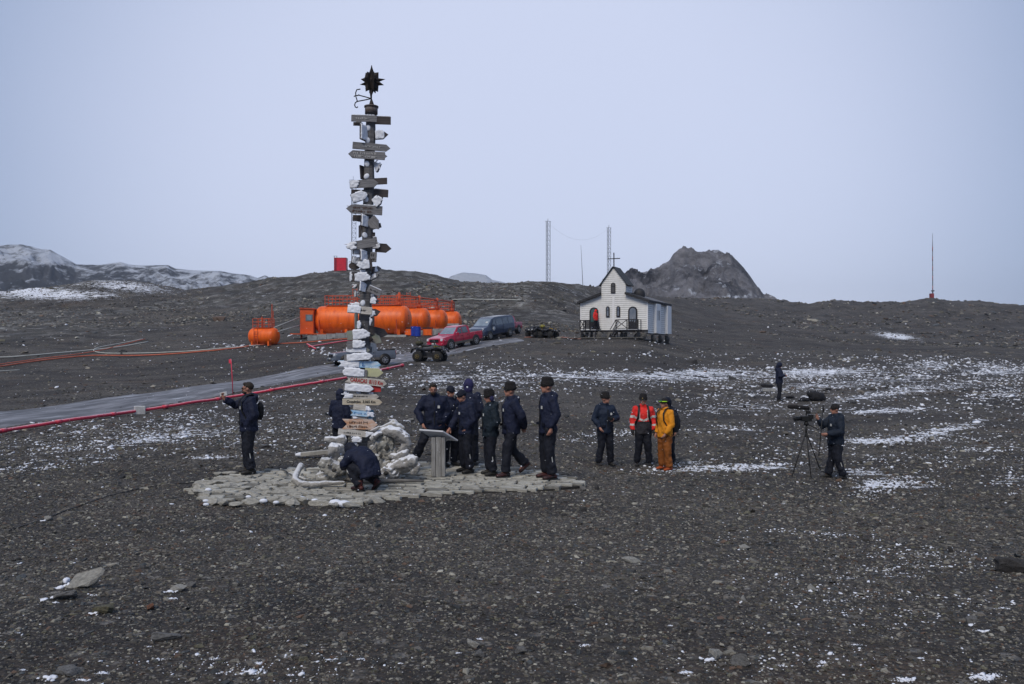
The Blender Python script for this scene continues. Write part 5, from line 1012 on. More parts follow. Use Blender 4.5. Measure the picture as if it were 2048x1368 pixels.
# ---------------------------------------------------------------- chapel
def arch(w, h, n=10, x0=0, z0=0):
    r = w / 2; return [(x0 - r, z0), (x0 + r, z0)] + [(x0 + r * math.cos(a), z0 + h - r + r * math.sin(a)) for a in [math.pi * i / n for i in range(n + 1)]]
def build_chapel():
    FR = Vector(((1296 - 1024) / F * 67, 67, 0)); RZ = -R(25)
    ux = Vector((math.cos(RZ), math.sin(RZ), 0)); c = FR - ux * 3.01
    k = 67 / F; zf = lambda row, d=68.3: CAMZ - (row - HR) / F * d
    G = gz(c.x, c.y) - .05
    root = empty('chapel', (c.x, c.y, G), RZ, 'white wooden chapel with steep gabled tower and dark cross on low stone piers', 'chapel')
    z = lambda row, d=68.3: zf(row, d) - G
    FL = z(660); EV = z(603.5); WT = z(589.5); TE = z(567); AP = z(535); HW = 3.0; TWH = 1.08; D = 7.2
    white = pm('white_painted_siding', (.80, .80, .80), (.70, .70, .69), 2.5, .55, .15, 12); wtrim = pm('white_trim', (.84, .84, .85), (.78, .78, .78), 3, .5)
    dk = pm('black_roofing', (.018, .018, .020), (.05, .05, .055), 3, .8, .5, 14); dkt = pm('black_painted_timber', (.015, .014, .018), (.028, .026, .03), 10, .5)
    shg = pm('dark_shingles', (.035, .038, .040), (.07, .075, .08), 7, .8, .6, 20)
    grs = pm('glass_grey', (.12, .15, .20), (.20, .22, .26), 1.5, .15, spec=.8); grg = glass('glass_teal', (.05, .12, .12)); stn = pm('pier_stone', (.16, .15, .14), (.08, .078, .075), 6, .9, .7, 20)
    def siding(xl, xr, z0, z1, place, step=.175):
        m = MB(); q = z0
        while q < z1 - .01:
            t = min(q + step, z1) - .024; a0, a1, b0, b1 = xl(q + 1e-4), xr(q + 1e-4), xl(t - 1e-4), xr(t - 1e-4)
            vs = [place(a0, -.028, q), place(a1, -.028, q), place(b1, -.008, t), place(b0, -.008, t), place(a0, 0, q), place(a1, 0, q)]
            m.add(vs, [(0, 1, 2, 3), (4, 5, 1, 0)]); q += step
        return m
    # solid core
    m = MB(); m.box((0, D / 2, (FL + EV) / 2 + .02), (2 * HW - .04, D - .04, EV - FL)); m.prism([(-HW + .02, EV), (HW - .02, EV), (TWH, WT), (-TWH, WT)], .02, D - .02); m.build('wall', pm('lap_shade_backing', (.30, .30, .31), (.24, .24, .25), 3, .8), root)  # grey backing seen through the course gaps stands in for shade under laps
    fl = lambda q: -HW if q < EV else (-HW + (q - EV) / (WT - EV) * (HW - TWH) if q < WT else (-TWH if q < TE else -TWH * (1 - (q - TE) / (AP - TE))))
    siding(fl, lambda q: -fl(q), FL, AP - .02, lambda x, o, q: (x, o, q)).build('front_siding', white, root)
    rot = lambda x, o, q: (HW - o, x, q)
    siding(lambda q: 0, lambda q: D, FL - .28, EV - .02, rot).build('side_siding', white, root)
    siding(lambda q: -D, lambda q: 0, FL, EV - .02, lambda x, o, q: (-HW + o, -x, q)).build('side_siding', white, root)
    # pale centre board over the front
    m = MB(); m.box((0, -.036, (FL + z(592)) / 2), (.20, .03, z(592) - FL)); m.build('centre_board', wtrim, root)
    for x in (-HW + .03, HW - .03):
        m = MB(); m.box((x, -.03, (FL + EV) / 2), (.10, .05, EV - FL)); m.build('corner_board', wtrim, root)
    # tower
    m = MB(); TD = 1.7; m.box((0, TD / 2 + .01, (WT + TE) / 2), (2 * TWH - .06, TD - .05, TE - WT + .1)); m.prism([(-TWH + .05, TE), (TWH - .05, TE), (0, AP - .06)], .03, TD - .05); m.build('tower_wall', MATS['lap_shade_backing'], root)
    siding(lambda q: 0, lambda q: TD, WT - .1, TE, lambda x, o, q: (TWH - o, x, q)).build('tower_siding', white, root)
    for s in (-1, 1):
        m = MB(); e = Vector((s * (TWH + .17), 0, TE - .20)); a = Vector((0, 0, AP + .05)); n = Vector((s * (AP - TE), 0, TWH)).normalized() * .07
        vs = [a, e, e + n, a + n]; m.add([v + Vector((0, -.16, 0)) for v in vs] + [v + Vector((0, TD + .1, 0)) for v in vs], [(0, 1, 2, 3), (7, 6, 5, 4), (0, 4, 5, 1), (1, 5, 6, 2), (2, 6, 7, 3), (3, 7, 4, 0)])
        m.build('tower_roof', shg, root)
        # wing roofs with deep dark fascia
        m = MB(); e = Vector((s * (HW + .22), 0, EV - .14)); a = Vector((s * (TWH + .005), 0, WT)); n = Vector((0, 0, .20))
        vs = [a, e, e + n, a + n]; m.add([v + Vector((0, -.35, 0)) for v in vs] + [v + Vector((0, D + .25, 0)) for v in vs], [(0, 1, 2, 3), (7, 6, 5, 4), (0, 4, 5, 1), (1, 5, 6, 2), (2, 6, 7, 3), (3, 7, 4, 0)])
        o = m.build('roof', dk, root)
        m = MB(); vs = [a + n + Vector((0, 0, .012)), e + n + Vector((0, 0, .012))]; m.add([vs[0] + Vector((0, TD + .2, 0)), vs[1] + Vector((0, .4, 0)), vs[1] + Vector((0, D, 0)), vs[0] + Vector((0, D, 0))], [(0, 1, 2, 3)]); m.build('snow_film', pm('dusty_snow_film', (.22, .22, .24), (.06, .06, .065), 2, .9, .3, 12), o)
    m = MB(); m.box((0, (D + TD) / 2, WT + .14), (2 * TWH + .02, D - TD + .4, .24)); m.build('ridge_roof', dk, root)
    m = MB(); m.ell((1.62, 2.3, WT + .12), (.52, .45, .55), None, 16, 10); m.build('roof_vent', pm('dark_dome', (.03, .03, .035), None, 5, .6), root)
    m = MB(); m.box((0.75, 1.95, WT + .45), (.5, .5, .6)); m.build('chimney_box', wtrim, root)
    # cross
    m = MB(); ct = z(505); m.box((0, .1, (AP + ct) / 2), (.075, .075, ct - AP)); m.build('cross_upright', dkt, root); m = MB(); m.box((0, .1, z(517)), (1.10, .07, .07)); m.build('cross_arm', dkt, root)
    # doors and windows (sizes read off the front)
    pxm = 2 * HW / (1296 - 1161)
    X = lambda px: (px - 1228.5) * pxm
    def opening(kind, cx, w, h, z0, glassm, fr=.125):
        o = MB().prism(arch(w, h, 12, cx, z0), -.09, -.005).build('window_frame' if kind == 'window' else 'door_frame', dkt, root)
        MB().prism(arch(w - 2 * fr, h - 2 * fr + (.0), 12, cx, z0 + (fr if kind == 'window' else h * .36)), -.10, -.09).build('pane', glassm, o) if kind == 'window' else MB().prism(arch(w - 2 * fr, h * .64 - fr, 12, cx, z0 + h * .36), -.10, -.09).build('pane', glassm, o)
        if kind == 'window': m = MB(); m.box((cx, -.106, z0 + h * .64), (w - fr, .012, .045)); m.build('glazing_bar', dkt, o)
        else:
            m = MB(); m.box((cx, -.10, z0 + h * .19), (w - .24, .02, h * .26)); m.build('door_panel', pm('dark_door_panel', (.03, .03, .038), None, 5, .4), o)
            m = MB(); m.box((cx, -.105, z0 + h * .50), (.03, .012, .0 + .04)); m.build('handle', REFL, o)
    opening('door', X(1189), .80, 1.98, FL, grg); opening('door', X(1267), .80, 1.98, FL, grs)
    opening('window', X(1217.2), .33, .92, z(634), grs, .09); opening('window', X(1238.3), .33, .92, z(634), grs, .09)
    opening('window', X(1228), .40, .90, z(586.3), pm('louvre_grey', (.10, .10, .11), (.06, .06, .065), 20, .7, stretch=(1, 1, 8)), .05)
    # side buttress boxes and slit windows
    for y0, y1, out in ((1.85, 3.4, .22), (5.7, 7.1, .25)):
        m = MB(); m.box((HW + out / 2 + .03, (y0 + y1) / 2, (FL - .3 + EV - .1) / 2), (out, y1 - y0, EV - FL + .12)); o = m.build('side_bay', wtrim, root)
    for y in (2.35, 2.85):
        m = MB(); m.box((HW + .265, y, z(630)), (.02, .09, .85)); m.build('slit_window', dkt, root)
    # floor beams, piers, porches, railings, steps
    m = MB(); m.box((0, -.02, FL - .09), (2 * HW, .16, .16)); m.box((HW - .05, D / 2, FL - .34), (.14, D, .10)); m.build('floor_beam', dkt, root)
    rg = random.Random(3)
    for px, w in ((1166, .5), (1176, .35), (1184, .3), (1203, .4), (1222, .35), (1244, .35), (1252, .35), (1275, .55), (1288, .45)):
        me = rock_mesh(200 + int(w * 20), mat=stn); o = new_obj('stone_pier', me, root); o.location = (X(px), .0 + rg.uniform(-.5, .1), FL / 2 - .12); o.scale = (w * .7, .28, FL * .62); o.rotation_euler = (0, 0, rg.random())
    for y in (2, 4.5, 6.8):
        me = rock_mesh(210, mat=stn); o = new_obj('stone_pier', me, root); o.location = (HW - .1, y, FL / 2 - .3); o.scale = (.3, .3, FL * .6)
    for x0, x1, steps in ((X(1161) + .3, X(1196) + .2, 1), (X(1240), X(1283), 1)):
        m = MB(); m.box(((x0 + x1) / 2, -.50, FL - .05), (x1 - x0, .92, .09)); m.build('porch_floor', dkt, root)
        m = MB(); m.box(((x0 + x1) / 2, -.50, FL + .012), (x1 - x0 - .1, .8, .03)); m.build('porch_snow', snow_m, root)
        for xx in (x0 + .1, x1 - .1): m = MB(); m.box((xx, -.85, FL / 2 - .1), (.1, .1, FL)); m.build('porch_leg', dkt, root)
        rl = MB(); H = z(640.5) - FL; y = -.93; xe = x1 - (.55 if x0 < -2 else 0)
        rl.bar((x0, y, FL + H), (xe, y, FL + H), .07); rl.bar((x0, y, FL + .12), (xe, y, FL + .12), .06); 
        for xx in (x0, (x0 + xe) / 2, xe): rl.bar((xx, y, FL), (xx, y, FL + H), .075)
        for s_, yy in ((x0, 0), (x1, 0)):
            if s_ == x0 and x0 < -2 or s_ == x1 and x0 > 0: rl.bar((s_, y, FL + H), (s_, -.05, FL + H), .05); rl.bar((s_, -.1, FL), (s_, -.1, FL + H), .05)
        o = rl.build('railing', dkt, root); i = MB()
        for (a, b, st) in ((x0, (x0 + xe) / 2, 'x'), ((x0 + xe) / 2, xe, 'v')):
            if st == 'x': i.bar((a, y, FL + .12), (b, y, FL + H), .05); i.bar((a, y + .01, FL + H), (b, y + .01, FL + .12), .05)
            else:
                for t in (.2, .4, .6, .8): i.bar((a + (b - a) * t, y, FL + .12), (a + (b - a) * t, y, FL + H), .06)
        i.build('baluster', dkt, o)
    st = MB()
    for s_ in (0, .75): st.bar((X(1240) - .08, -.9 + s_, FL), (X(1236) - .35, -.9 + s_, 0), .06, .12); st.bar((X(1240) - .02, -.9 + s_, z(640)), (X(1236) - .35, -.9 + s_, .75), .05)
    for t in (.2, .5, .8): st.box((X(1240) - .1 - .38 * t, -.52, FL * (1 - t)), (.22, .75, .04))
    st.build('steps', dkt, root)
    m = MB(); m.box((-.1, -2.0, .06), (6.6, .5, .05)); m.build('boardwalk', pm('grey_boardwalk', (.20, .19, .17), (.11, .105, .10), 6, .85, .5, 20), root)
    # wood path curving from the pipes
    p = MB(); p.tube([at(1050, 676) + Vector((0, 0, .05)), at(1090, 674) + Vector((0, 0, .06)), at(1125, 676) + Vector((0, 0, .06)), at(1160, 679) + Vector((0, 0, .05))], (.16, .05), 6); o = p.build('rusty_channel', pm('rusty_pink', (.34, .13, .10), (.25, .2, .18), 8, .8), None); tag(o, 'rusty pink strip along the gravel edge left of the chapel', 'pipe')
    # the man on the porch
    lp = root.matrix_basis @ Vector((X(1196), -.50, FL + .03))
    person('figure in red hooded jacket and dark trousers walking on the chapel porch', lp, 55, 1.72, {(1, 'an'): (.12, -.26, .095), (1, 'kn'): (.11, -.20, .5), (-1, 'an'): (-.12, .28, .12), (-1, 'kn'): (-.11, .02, .5)}, jacket=REDC, hat='hood', hatmat=REDC, badge=False, stripes=False, vox=.025, puff=1.15)
build_chapel()
# ---------------------------------------------------------------- fuel tanks
tank_m = pm('tank_orange', (.92, .150, .008), (.66, .085, .010), 1.6, .45, .05, 8, spec=.4, stretch=(1.6, 1.6, .35), contrast=(.42, .72), detail=8)
rail_m = pm('faded_red_steel', (.62, .10, .035), (.45, .07, .03), 3, .6); conc = pm('white_concrete', (.42, .42, .41), (.25, .25, .25), 2.5, .9, .4, 20)
def tank_shape(L, r, dome):
    pts = []; rs = []
    for i in range(7): a = math.pi / 2 * i / 6; pts.append((-L / 2 - dome * math.cos(a), 0, 0)); rs.append(max(r * math.sin(a), .02))
    for i in range(1, 6): pts.append((-L / 2 + L * i / 6, 0, 0)); rs.append(r)
    for i in range(7): a = math.pi / 2 * i / 6; pts.append((L / 2 + dome * math.sin(a), 0, 0)); rs.append(max(r * math.cos(a), .02))
    m = MB(); m.tube(pts, rs, 40, right=(0, 1, 0)); return m
def rail_frame(parent, L, w, h, n, z0, name='guard_rail', sides=(-1, 1)):
    m = MB()
    for s in sides:
        for zz in (.33, .66, 1): m.bar((-L / 2, s * w / 2, z0 + h * zz), (L / 2, s * w / 2, z0 + h * zz), .04)
        for i in range(n + 1): x = -L / 2 + L * i / n; m.bar((x, s * w / 2, z0), (x, s * w / 2, z0 + h), .045)
    for x in (-L / 2, L / 2):
        for zz in (.5, 1): m.bar((x, -w / 2, z0 + h * zz), (x, w / 2, z0 + h * zz), .04)
    m.build(name, rail_m, parent)
    m = MB(); m.box((0, 0, z0 + .02), (L, w, .04)); m.build('walkway', rail_m, parent)
def build_tanks():
    specs = [(628, 824, 75.0, 612, 668, 'longest and nearest orange fuel tank, beside the cabin'), (700, 862, 80.5, 616.5, 664, 'second orange fuel tank behind the nearest long one'), (760, 896, 86.0, 619.5, 663, 'third orange fuel tank, behind the blue barrels'), (800, 924, 91.5, 623, 664, 'farthest orange fuel tank at the right end of the row')]
    for i, (x0, x1, d, t, b, lab) in enumerate(specs):
        k = d / F; r = (b - t) * k / 2; cz = CAMZ - ((t + b) / 2 - HR) * k; Xa = (x0 - 1024) * k; Xb = (x1 - 1024) * k; dome = .62
        L = Xb - Xa - 2 * dome; cx = (Xa + Xb) / 2; g = gz(cx, d)
        root = empty('fuel_tank', (cx, d, g), R(-7), lab, 'fuel tank', 'row of orange fuel tanks', )
        o = tank_shape(L, r, dome).build('shell', tank_m, root); o.location.z = cz - g
        m = MB()
        for xx in (L / 2, L / 2 - .02): m.tube([(xx - .02, 0, cz - g), (xx + .02, 0, cz - g)], r + .012, 40, cap=False, right=(0, 1, 0))
        for xx in (-L / 6, L / 6): m.tube([(xx - .015, 0, cz - g), (xx + .015, 0, cz - g)], r + .006, 40, cap=False, right=(0, 1, 0))
        m.build('weld_band', tank_m, root)
        for xx in (-L / 2 + .3, -L / 6, L / 6, L / 2 - .3):
            m = MB(); m.box((xx, 0, (cz - r * .75 - g) / 2), (.25, r * 1.5, max(cz - r * .55 - g, .3))); m.build('saddle', tank_m, root)
        m = MB(); m.box((0, .0, .0), (L + 1.0, 2 * r, .2)); m.build('plinth', conc, root)
        m = MB()
        for xx in (-L / 2 + .2, L / 2 - .4): m.bar((xx, -r - .02, .2), (xx, -r - .02, cz - g), .07)
        m.build('strut', rail_m, root)
        for j, (zz, hh) in enumerate(((.35, .14), (.13, .12), (-.08, .12))):
            m = MB(); m.box((L / 2 + dome * .86, -r * .42, cz - g + zz), (.03, .20, hh)); m.build('stencil_mark', pm('dark_stencil', (.12, .05, .03), (.5, .12, .03), 14, .7), root)
        w = 0.9 if i else .9
        e = empty('catwalk', (0, 0, cz - g + r + .03), 0, parent=root); rail_frame(e, L * .75 if i else L * .45, .9, .95, 8 if i else 5, 0)
        if i == 0: e.location.x = -L * .22; e2 = empty('catwalk', (L * .27, 0, cz - g + r + .03), 0, parent=root); rail_frame(e2, L * .4, .9, .9, 5, 0)
        m = MB(); m.tube([(L / 2 - .5, 0, cz - g + r - .1), (L / 2 - .5, 0, cz - g + r + 1.25)], .12, 12); m.tube([(L / 2 - .5, 0, cz - g + r), (L / 2 - .5, 0, cz - g + r + .35)], .25, 14); m.build('fill_pipe', rail_m, root)
        if i in (0, 2):
            m = MB(); hx = -L * .1; 
            for q in (-.2, .2): m.bar((hx + q, 0, cz - g + r), (hx + q, 0, cz - g + r + 1.9), .04)
            for zz in range(7): m.bar((hx - .2, 0, cz - g + r + .3 + zz * .25), (hx + .2, 0, cz - g + r + .3 + zz * .25), .03)
            m.build('ladder', rail_m, root)
    # overhead pipe linking the tanks
    m = MB(); pts = [P(795, 590, 76), P(846, 596, 81), P(878, 600, 86.5), P(908, 604, 92), P(908, 622, 92)]; m.tube(pts, .07, 8); m.tube([P(793, 590, 76), P(791, 640, 74), P(790, 668, 73.5)], .06, 8); m.tube([P(845, 612, 80), P(878, 601, 86)], .05, 8); o = m.build('overhead_pipe', rail_m, None); tag(o, 'thin red overhead pipe running above the row of orange tanks', 'pipe')
    # white concrete retaining strip under the tanks
    a, b = P(617, 676, 73), P(900, 676, 78); m = MB(); n = 16
    for i in range(n):
        t = (i + .5) / n; q = a.lerp(b, t); g = gz(q.x, q.y - .5); m.box((q.x, q.y - .4, g + .17), ((b - a).length / n - .04, .35, .55), Matrix.Rotation(math.atan2(b.y - a.y, b.x - a.x), 3, 'Z'))
    o = m.build('retaining_wall', conc, None); tag(o, 'low white concrete block edge under the nearest orange tank', 'wall')
    # cabin
    d = 74; k = d / F; g = gz((614 - 1024) * k, d); root = empty('pump_cabin', ((614 - 1024) * k, d, g), R(4), 'small orange cabin with square window at the left end of the long tank', 'cabin')
    cab = pm('cabin_orange', (.72, .12, .02), (.6, .09, .02), 3, .5); zb = CAMZ - (667 - HR) * k - g; zt = CAMZ - (618 - HR) * k - g
    m = MB(); m.box((0, .6, (zb + zt) / 2), (1.22, 1.5, zt - zb)); m.build('wall', cab, root)
    m = MB(); m.box((.02, .6, zt + .04), (1.40, 1.7, .08), Euler((0, R(2), 0)).to_matrix()); m.build('roof', rail_m, root)
    for i in range(9): m = MB(); m.box((0, -.155, zb + .13 + i * .235), (1.2, .012, .205)); m.build('wall_board', cab, root)
    m = MB(); m.box((.22, -.175, zb + 1.45), (.66, .04, .62)); w = m.build('window', pm('grey_window_frame', (.16, .16, .17), None, 5, .4), root, .03); m = MB(); m.box((.22, -.2, zb + 1.45), (.42, .012, .42)); m.build('pane', glass('glass_blue_grey', (.20, .28, .34)), w)
    m = MB(); m.box((-.1, -.3, zb - .05), (2.6, .9, .08)); m.box((.6, -.5, zb - .05), (3.6, .4, .07)); m.build('deck', cab, root)
    for x in (-.55, .1, .5): m = MB(); m.box((x, .2, zb / 2 - .1), (.14, .14, zb)); m.build('leg', rail_m, root)
    # boxes and barrels
    barrel_m = pm('blue_barrel', (.02, .06, .42), (.015, .045, .32), 4, .4)
    for j, (px, row, lab) in enumerate(((835, 671, 'upright blue barrel at the right, nearest the orange boxes'), (828, 670, 'blue barrel on the left of the pair in front of the tanks'))):
        d = 73.5 + j * .6; k = d / F; q = at(px, row + 2); root = empty('barrel', q, 0, lab, 'barrel', 'blue barrels by the tanks')
        m = MB(); prof = [(0, .27), (.02, .29), (.28, .29), (.30, .305), (.32, .29), (.58, .29), (.60, .305), (.62, .29), (.86, .29), (.88, .27)]
        m.tube([(0, 0, a) for a, _ in prof], [b for _, b in prof], 18, smooth=False); m.build('drum', barrel_m, root); m = MB(); m.tube([(.1, 0, .88), (.1, 0, .91)], .04, 10); m.build('bung', BLACK, root)
    for px, row, w, lab in ((821, 670, .85, 'left orange box with dark lid in front of the tanks'), (856, 670, .75, 'right orange box with dark lid in front of the tanks')):
        d = 73.6; k = d / F; q = at(px, row + 2); root = empty('valve_box', q, R(-6), lab, 'box', 'orange boxes by the tanks')
        m = MB(); m.box((0, 0, .36), (w, .6, .62)); m.build('case', tank_m, root, .02); m = MB(); m.box((0, 0, .72), (w + .1, .7, .09)); m.build('lid', GREYC, root, .01)
        for s in (-1, 1): m = MB(); m.bar((s * (w / 2 + .03), -.32, 0), (s * (w / 2 + .03), -.32, .68), .05); m.build('corner_post', rail_m, root)
    # small tank
    c_ = at(528, 690); d = c_.y; k = d / F; cx = c_.x; g = c_.z; root = empty('small_fuel_tank', (cx, d, g), R(-14), 'small orange tank with ladder and red railing, left of the long tanks', 'fuel tank')
    r = 33 * k / 2; cz = CAMZ - (672.5 - HR) * k - g; o = tank_shape(2.0, r, .38).build('shell', tank_m, root); o.location.z = cz
    m = MB()
    for s in (-.18, .18): m.bar((-.35 + s, -r - .03, .05), (-.35 + s, -r - .03, cz + r * .9), .04)
    for i in range(6): m.bar((-.53, -r - .03, .15 + i * .2), (-.17, -r - .03, .15 + i * .2), .03)
    m.build('ladder', rail_m, root)
    for x in (-.85, .75): m = MB(); m.box((x, 0, cz / 2 - r * .3), (.14, r * 1.6, cz)); m.build('leg', tank_m, root)
    e = empty('catwalk', (-.05, 0, cz + r + .02), 0, parent=root); rail_frame(e, 1.7, .7, .8, 3, 0)
    m = MB(); m.bar((.78, 0, cz + r), (.78, 0, cz + r + 2.1), .06); m.bar((.9, 0, cz + r), (.9, 0, cz + r + 1.5), .04); m.bar((-.2, 0, cz + r), (-.2, 0, cz + r + 1.0), .08); m.build('vent_pipe', rail_m, root)
    for (pa, pb, lab) in (((548, 655, 68.5), (600, 634, 74), 'upper pale pipe sloping between the small tank and the cabin'), ((556, 663, 67.5), (600, 650, 73), 'lower pale pipe sloping between the small tank and the cabin')):
        m = MB(); m.tube([P(*pa), P(*pb)], .035, 6); o = m.build('slope_pipe', pm('pale_pipe', (.5, .52, .5), (.4, .42, .4), 3, .6), None); tag(o, lab, 'pipe')
build_tanks()
# ---------------------------------------------------------------- pipes, hoses, marker
pink = pm('pink_red_pipe', (.74, .055, .10), (.55, .045, .08), .8, .5, .1, 10); dusted(pink, .35, .6); hose_o = pm('orange_hose', (.60, .16, .09), (.45, .11, .06), 2, .6); hose_w = pm('white_hose', (.55, .55, .52), (.42, .44, .40), 2, .6)
def run(name, pts, r, mat, lab, cat, lift=.0, sub=6):
    q = []
    for (a, b) in zip(pts[:-1], pts[1:]):
        for i in range(sub):
            t = i / sub; q.append((a[0] + (b[0] - a[0]) * t, a[1] + (b[1] - a[1]) * t))
    q.append(pts[-1]); w = [at(*p) for p in q]
    for _ in range(2 * sub): w = [w[0]] + [(w[i - 1] + w[i] * 2 + w[i + 1]) / 4 for i in range(1, len(w) - 1)] + [w[-1]]
    w = [Vector((v.x, v.y, max(v.z, gz(v.x, v.y)) + r + lift)) for v in w]
    m = MB(); m.tube(w, r, 10); 
    o = m.build(name, mat, None); tag(o, lab, cat); return o, w
o, w = run('red_pipe', [(-60, 879), (0, 869), (100, 853), (200, 838), (280, 827), (380, 812), (462, 799), (560, 783), (650, 767), (700, 759), (760, 745), (806, 734)], .065, pink, 'long straight pinkish red pipe beside the road, passing behind the signpost', 'pipe', .05)
# collars along the pipe are its parts
for i in range(6, len(w) - 2, 7):
    m = MB(); t = (w[i + 1] - w[i]).normalized(); m.tube([w[i] - t * .12, w[i] + t * .12], .082, 12); m.build('collar', pink, o)
m = MB(); t = (w[-1] - w[-2]).normalized(); m.tube([w[-1] - t * .25, w[-1]], .10, 12); m.build('end_flange', pink, o)
c = at(281, 828); m = MB(); m.box((0, 0, .16), (.42, .34, .34)); b_ = m.build('concrete_block', pm('pale_concrete', (.55, .55, .54), (.4, .4, .4), 6, .85, .3, 20), None, .02); b_.location = c + Vector((.02, -.1, 0)); b_.rotation_euler = (0, 0, .5); tag(b_, 'small pale concrete block clamped over the long red pipe', 'block')
run('red_pipe', [(618, 697), (660, 690), (705, 683), (745, 677), (790, 671), (802, 668)], .06, pink, 'short upper red pipe running below the white concrete edge', 'pipe', .08)
run('red_pipe', [(614, 692), (631, 702)], .07, pink, 'stubby red pipe end lying across the upper red pipe', 'pipe', .1)
run('hose', [(-40, 741), (0, 735), (70, 724), (140, 716), (190, 712), (260, 714), (330, 711), (410, 705), (470, 699), (520, 690), (600, 688), (640, 684), (700, 679)], .055, hose_o, 'long rusty orange hose snaking across the dark slope to the tanks', 'hose', .02)
run('hose', [(-40, 719), (40, 715), (110, 708), (180, 702), (240, 696), (296, 685)], .05, hose_w, 'white hose running left along the dark slope above the road', 'hose', .02)
run('hose', [(520, 692), (440, 700), (370, 705), (300, 708), (230, 709), (200, 708), (184, 704), (190, 698), (215, 693), (250, 687), (285, 680)], .04, hose_w, 'pale hose making a loop on the slope at the left', 'hose', .04)
run('hose', [(-40, 737), (10, 730), (80, 720), (150, 712), (210, 702), (240, 693), (290, 680)], .04, hose_o, 'second orange hose crossing the looped pale hose', 'hose', .06)
run('hose', [(40, 741), (0, 744), (-40, 747)], .03, hose_w, 'short white hose end at the far left edge', 'hose', .02)
run('hose', [(905, 601), (960, 601), (1040, 602)], .06, hose_w, 'thin white pipe across the hillside right of the tanks', 'pipe', .05)
run('cable', [(20, 1062), (120, 1028), (200, 996), (290, 975), (350, 968), (390, 966)], .008, BLACK, 'thin dark cable lying on the gravel left of the paving', 'cable', .0)
c = at(466, 789); m = MB(); Hm = 70 * c.y / F; m.tube([(0, 0, 0), (-.04, 0, Hm * .5), (-.10, 0, Hm)], .022, 8); root = empty('marker_pole', c, 0, 'thin red marker pole with red flag beyond the man with the phone', 'marker pole'); m.build('rod', pink, root)
m = MB(); m.add([(-.10, -.02, Hm), (-.085, -.02, Hm - .24), (-.2, .0, Hm - .19), (-.21, .02, Hm - .02), (-.10, .0, Hm), (-.085, 0, Hm - .24), (-.2, .02, Hm - .19), (-.21, .04, Hm - .02)], [(0, 1, 2, 3), (7, 6, 5, 4), (0, 4, 5, 1), (1, 5, 6, 2), (2, 6, 7, 3), (3, 7, 4, 0)]); m.build('flag', pink, root)
# ---------------------------------------------------------------- masts and hut on the ridge
mast_m = pm('grey_mast_steel', (.14, .15, .17), (.10, .11, .13), 3, .5, metal=.3)
def lattice(label, px, rbase, rtop, d, w=.45, dark=False, wires=0, step=.45, red=False):
    x = (px - 1024) / F * d; z0 = gz(x, d) - .2; zt = CAMZ - (rtop - HR) / F * d; H = zt - z0
    root = empty('lattice_mast', (x, d, z0), .3, label, 'mast'); tri = [Vector((w * math.cos(a) / 1.73, w * math.sin(a) / 1.73, 0)) for a in (0, 2.09, 4.19)]
    for t in tri: m = MB(); m.bar(t, t + Vector((0, 0, H * .96)), .055); m.build('mast_leg', mast_m, root)
    m = MB(); n = int(H / step)
    for i in range(n):
        for j in range(3):
            a, b = tri[j], tri[(j + 1) % 3]; z1, z2 = H * .96 * i / n, H * .96 * (i + 1) / n
            m.bar(a + Vector((0, 0, z1)), b + Vector((0, 0, z2)), .028); m.bar(a + Vector((0, 0, z1)), b + Vector((0, 0, z1)), .028)
    o = m.build('bracing', mast_m, root); m = MB(); m.bar((0, 0, H * .96), (0, 0, H), .05); m.bar((-w * .8, 0, H * .96), (w * .8, 0, H * .96), .05); m.build('top_rod', mast_m, root)
    return root, H
lattice('lattice mast standing on the ridge behind the signpost', 706, 545, 352, 131, .8, step=.8)
lattice('taller lattice mast on the ridge left of the chapel', 1096, 562, 437, 132, .68, step=.8)
lattice('lattice mast rising behind the chapel roof', 1218, 580, 450, 150, .66, step=.8)
d = 138; x = (1166 - 1024) / F * d; z0 = gz(x, d); m = MB(); m.tube([(x, d, z0 - .3), (x - .35, d, CAMZ - (490 - HR) / F * d)], [.05, .025], 6); o = m.build('thin_mast', mast_m, None); tag(o, 'faint thin mast on the ridge between the two lattice masts', 'mast')
m = MB(); a = Vector(((1096 - 1024) / F * 132, 132, CAMZ - (445 - HR) / F * 132)); b = Vector(((1218 - 1024) / F * 150, 150, CAMZ - (455 - HR) / F * 150)); m.tube([a.lerp(b, t) - Vector((0, 0, 2.6 * 4 * t * (1 - t))) for t in [i / 14 for i in range(15)]], .008, 5); o = m.build('antenna_wire', mast_m, None); tag(o, 'thin wire sagging between the two masts by the chapel', 'wire')
d = 250; x = (1866 - 1024) / F * d; z0 = gz(x, d); root = empty('radio_mast', (x, d, z0), 0, 'very thin tall mast with red hut on the far right ridge', 'mast')
H = CAMZ - (466 - HR) / F * d - z0; m = MB(); m.tube([(0, 0, 0), (0, 0, H * .8), (0, 0, H)], [.13, .10, .04], 8); m.build('mast_tube', mast_m, root)
for i in range(5):
    m = MB(); zz = 2.5 + H * .15 * i; m.tube([(0, 0, zz), (0, 0, zz + H * .07)], .14, 8); m.build('red_band', pm('faded_red_band', (.35, .12, .12), None, 3, .6), root)
m = MB(); m.box((-.35, 0, .7), (1.0, 1.0, 1.7)); m.build('mast_hut', pm('hut_dark_red', (.30, .05, .06), None, 3, .6), root); m = MB(); m.box((0, 0, 2.4), (.7, .7, .35)); m.box((0, 0, 1.8), (.25, .25, 1)); m.build('platform', mast_m, root)
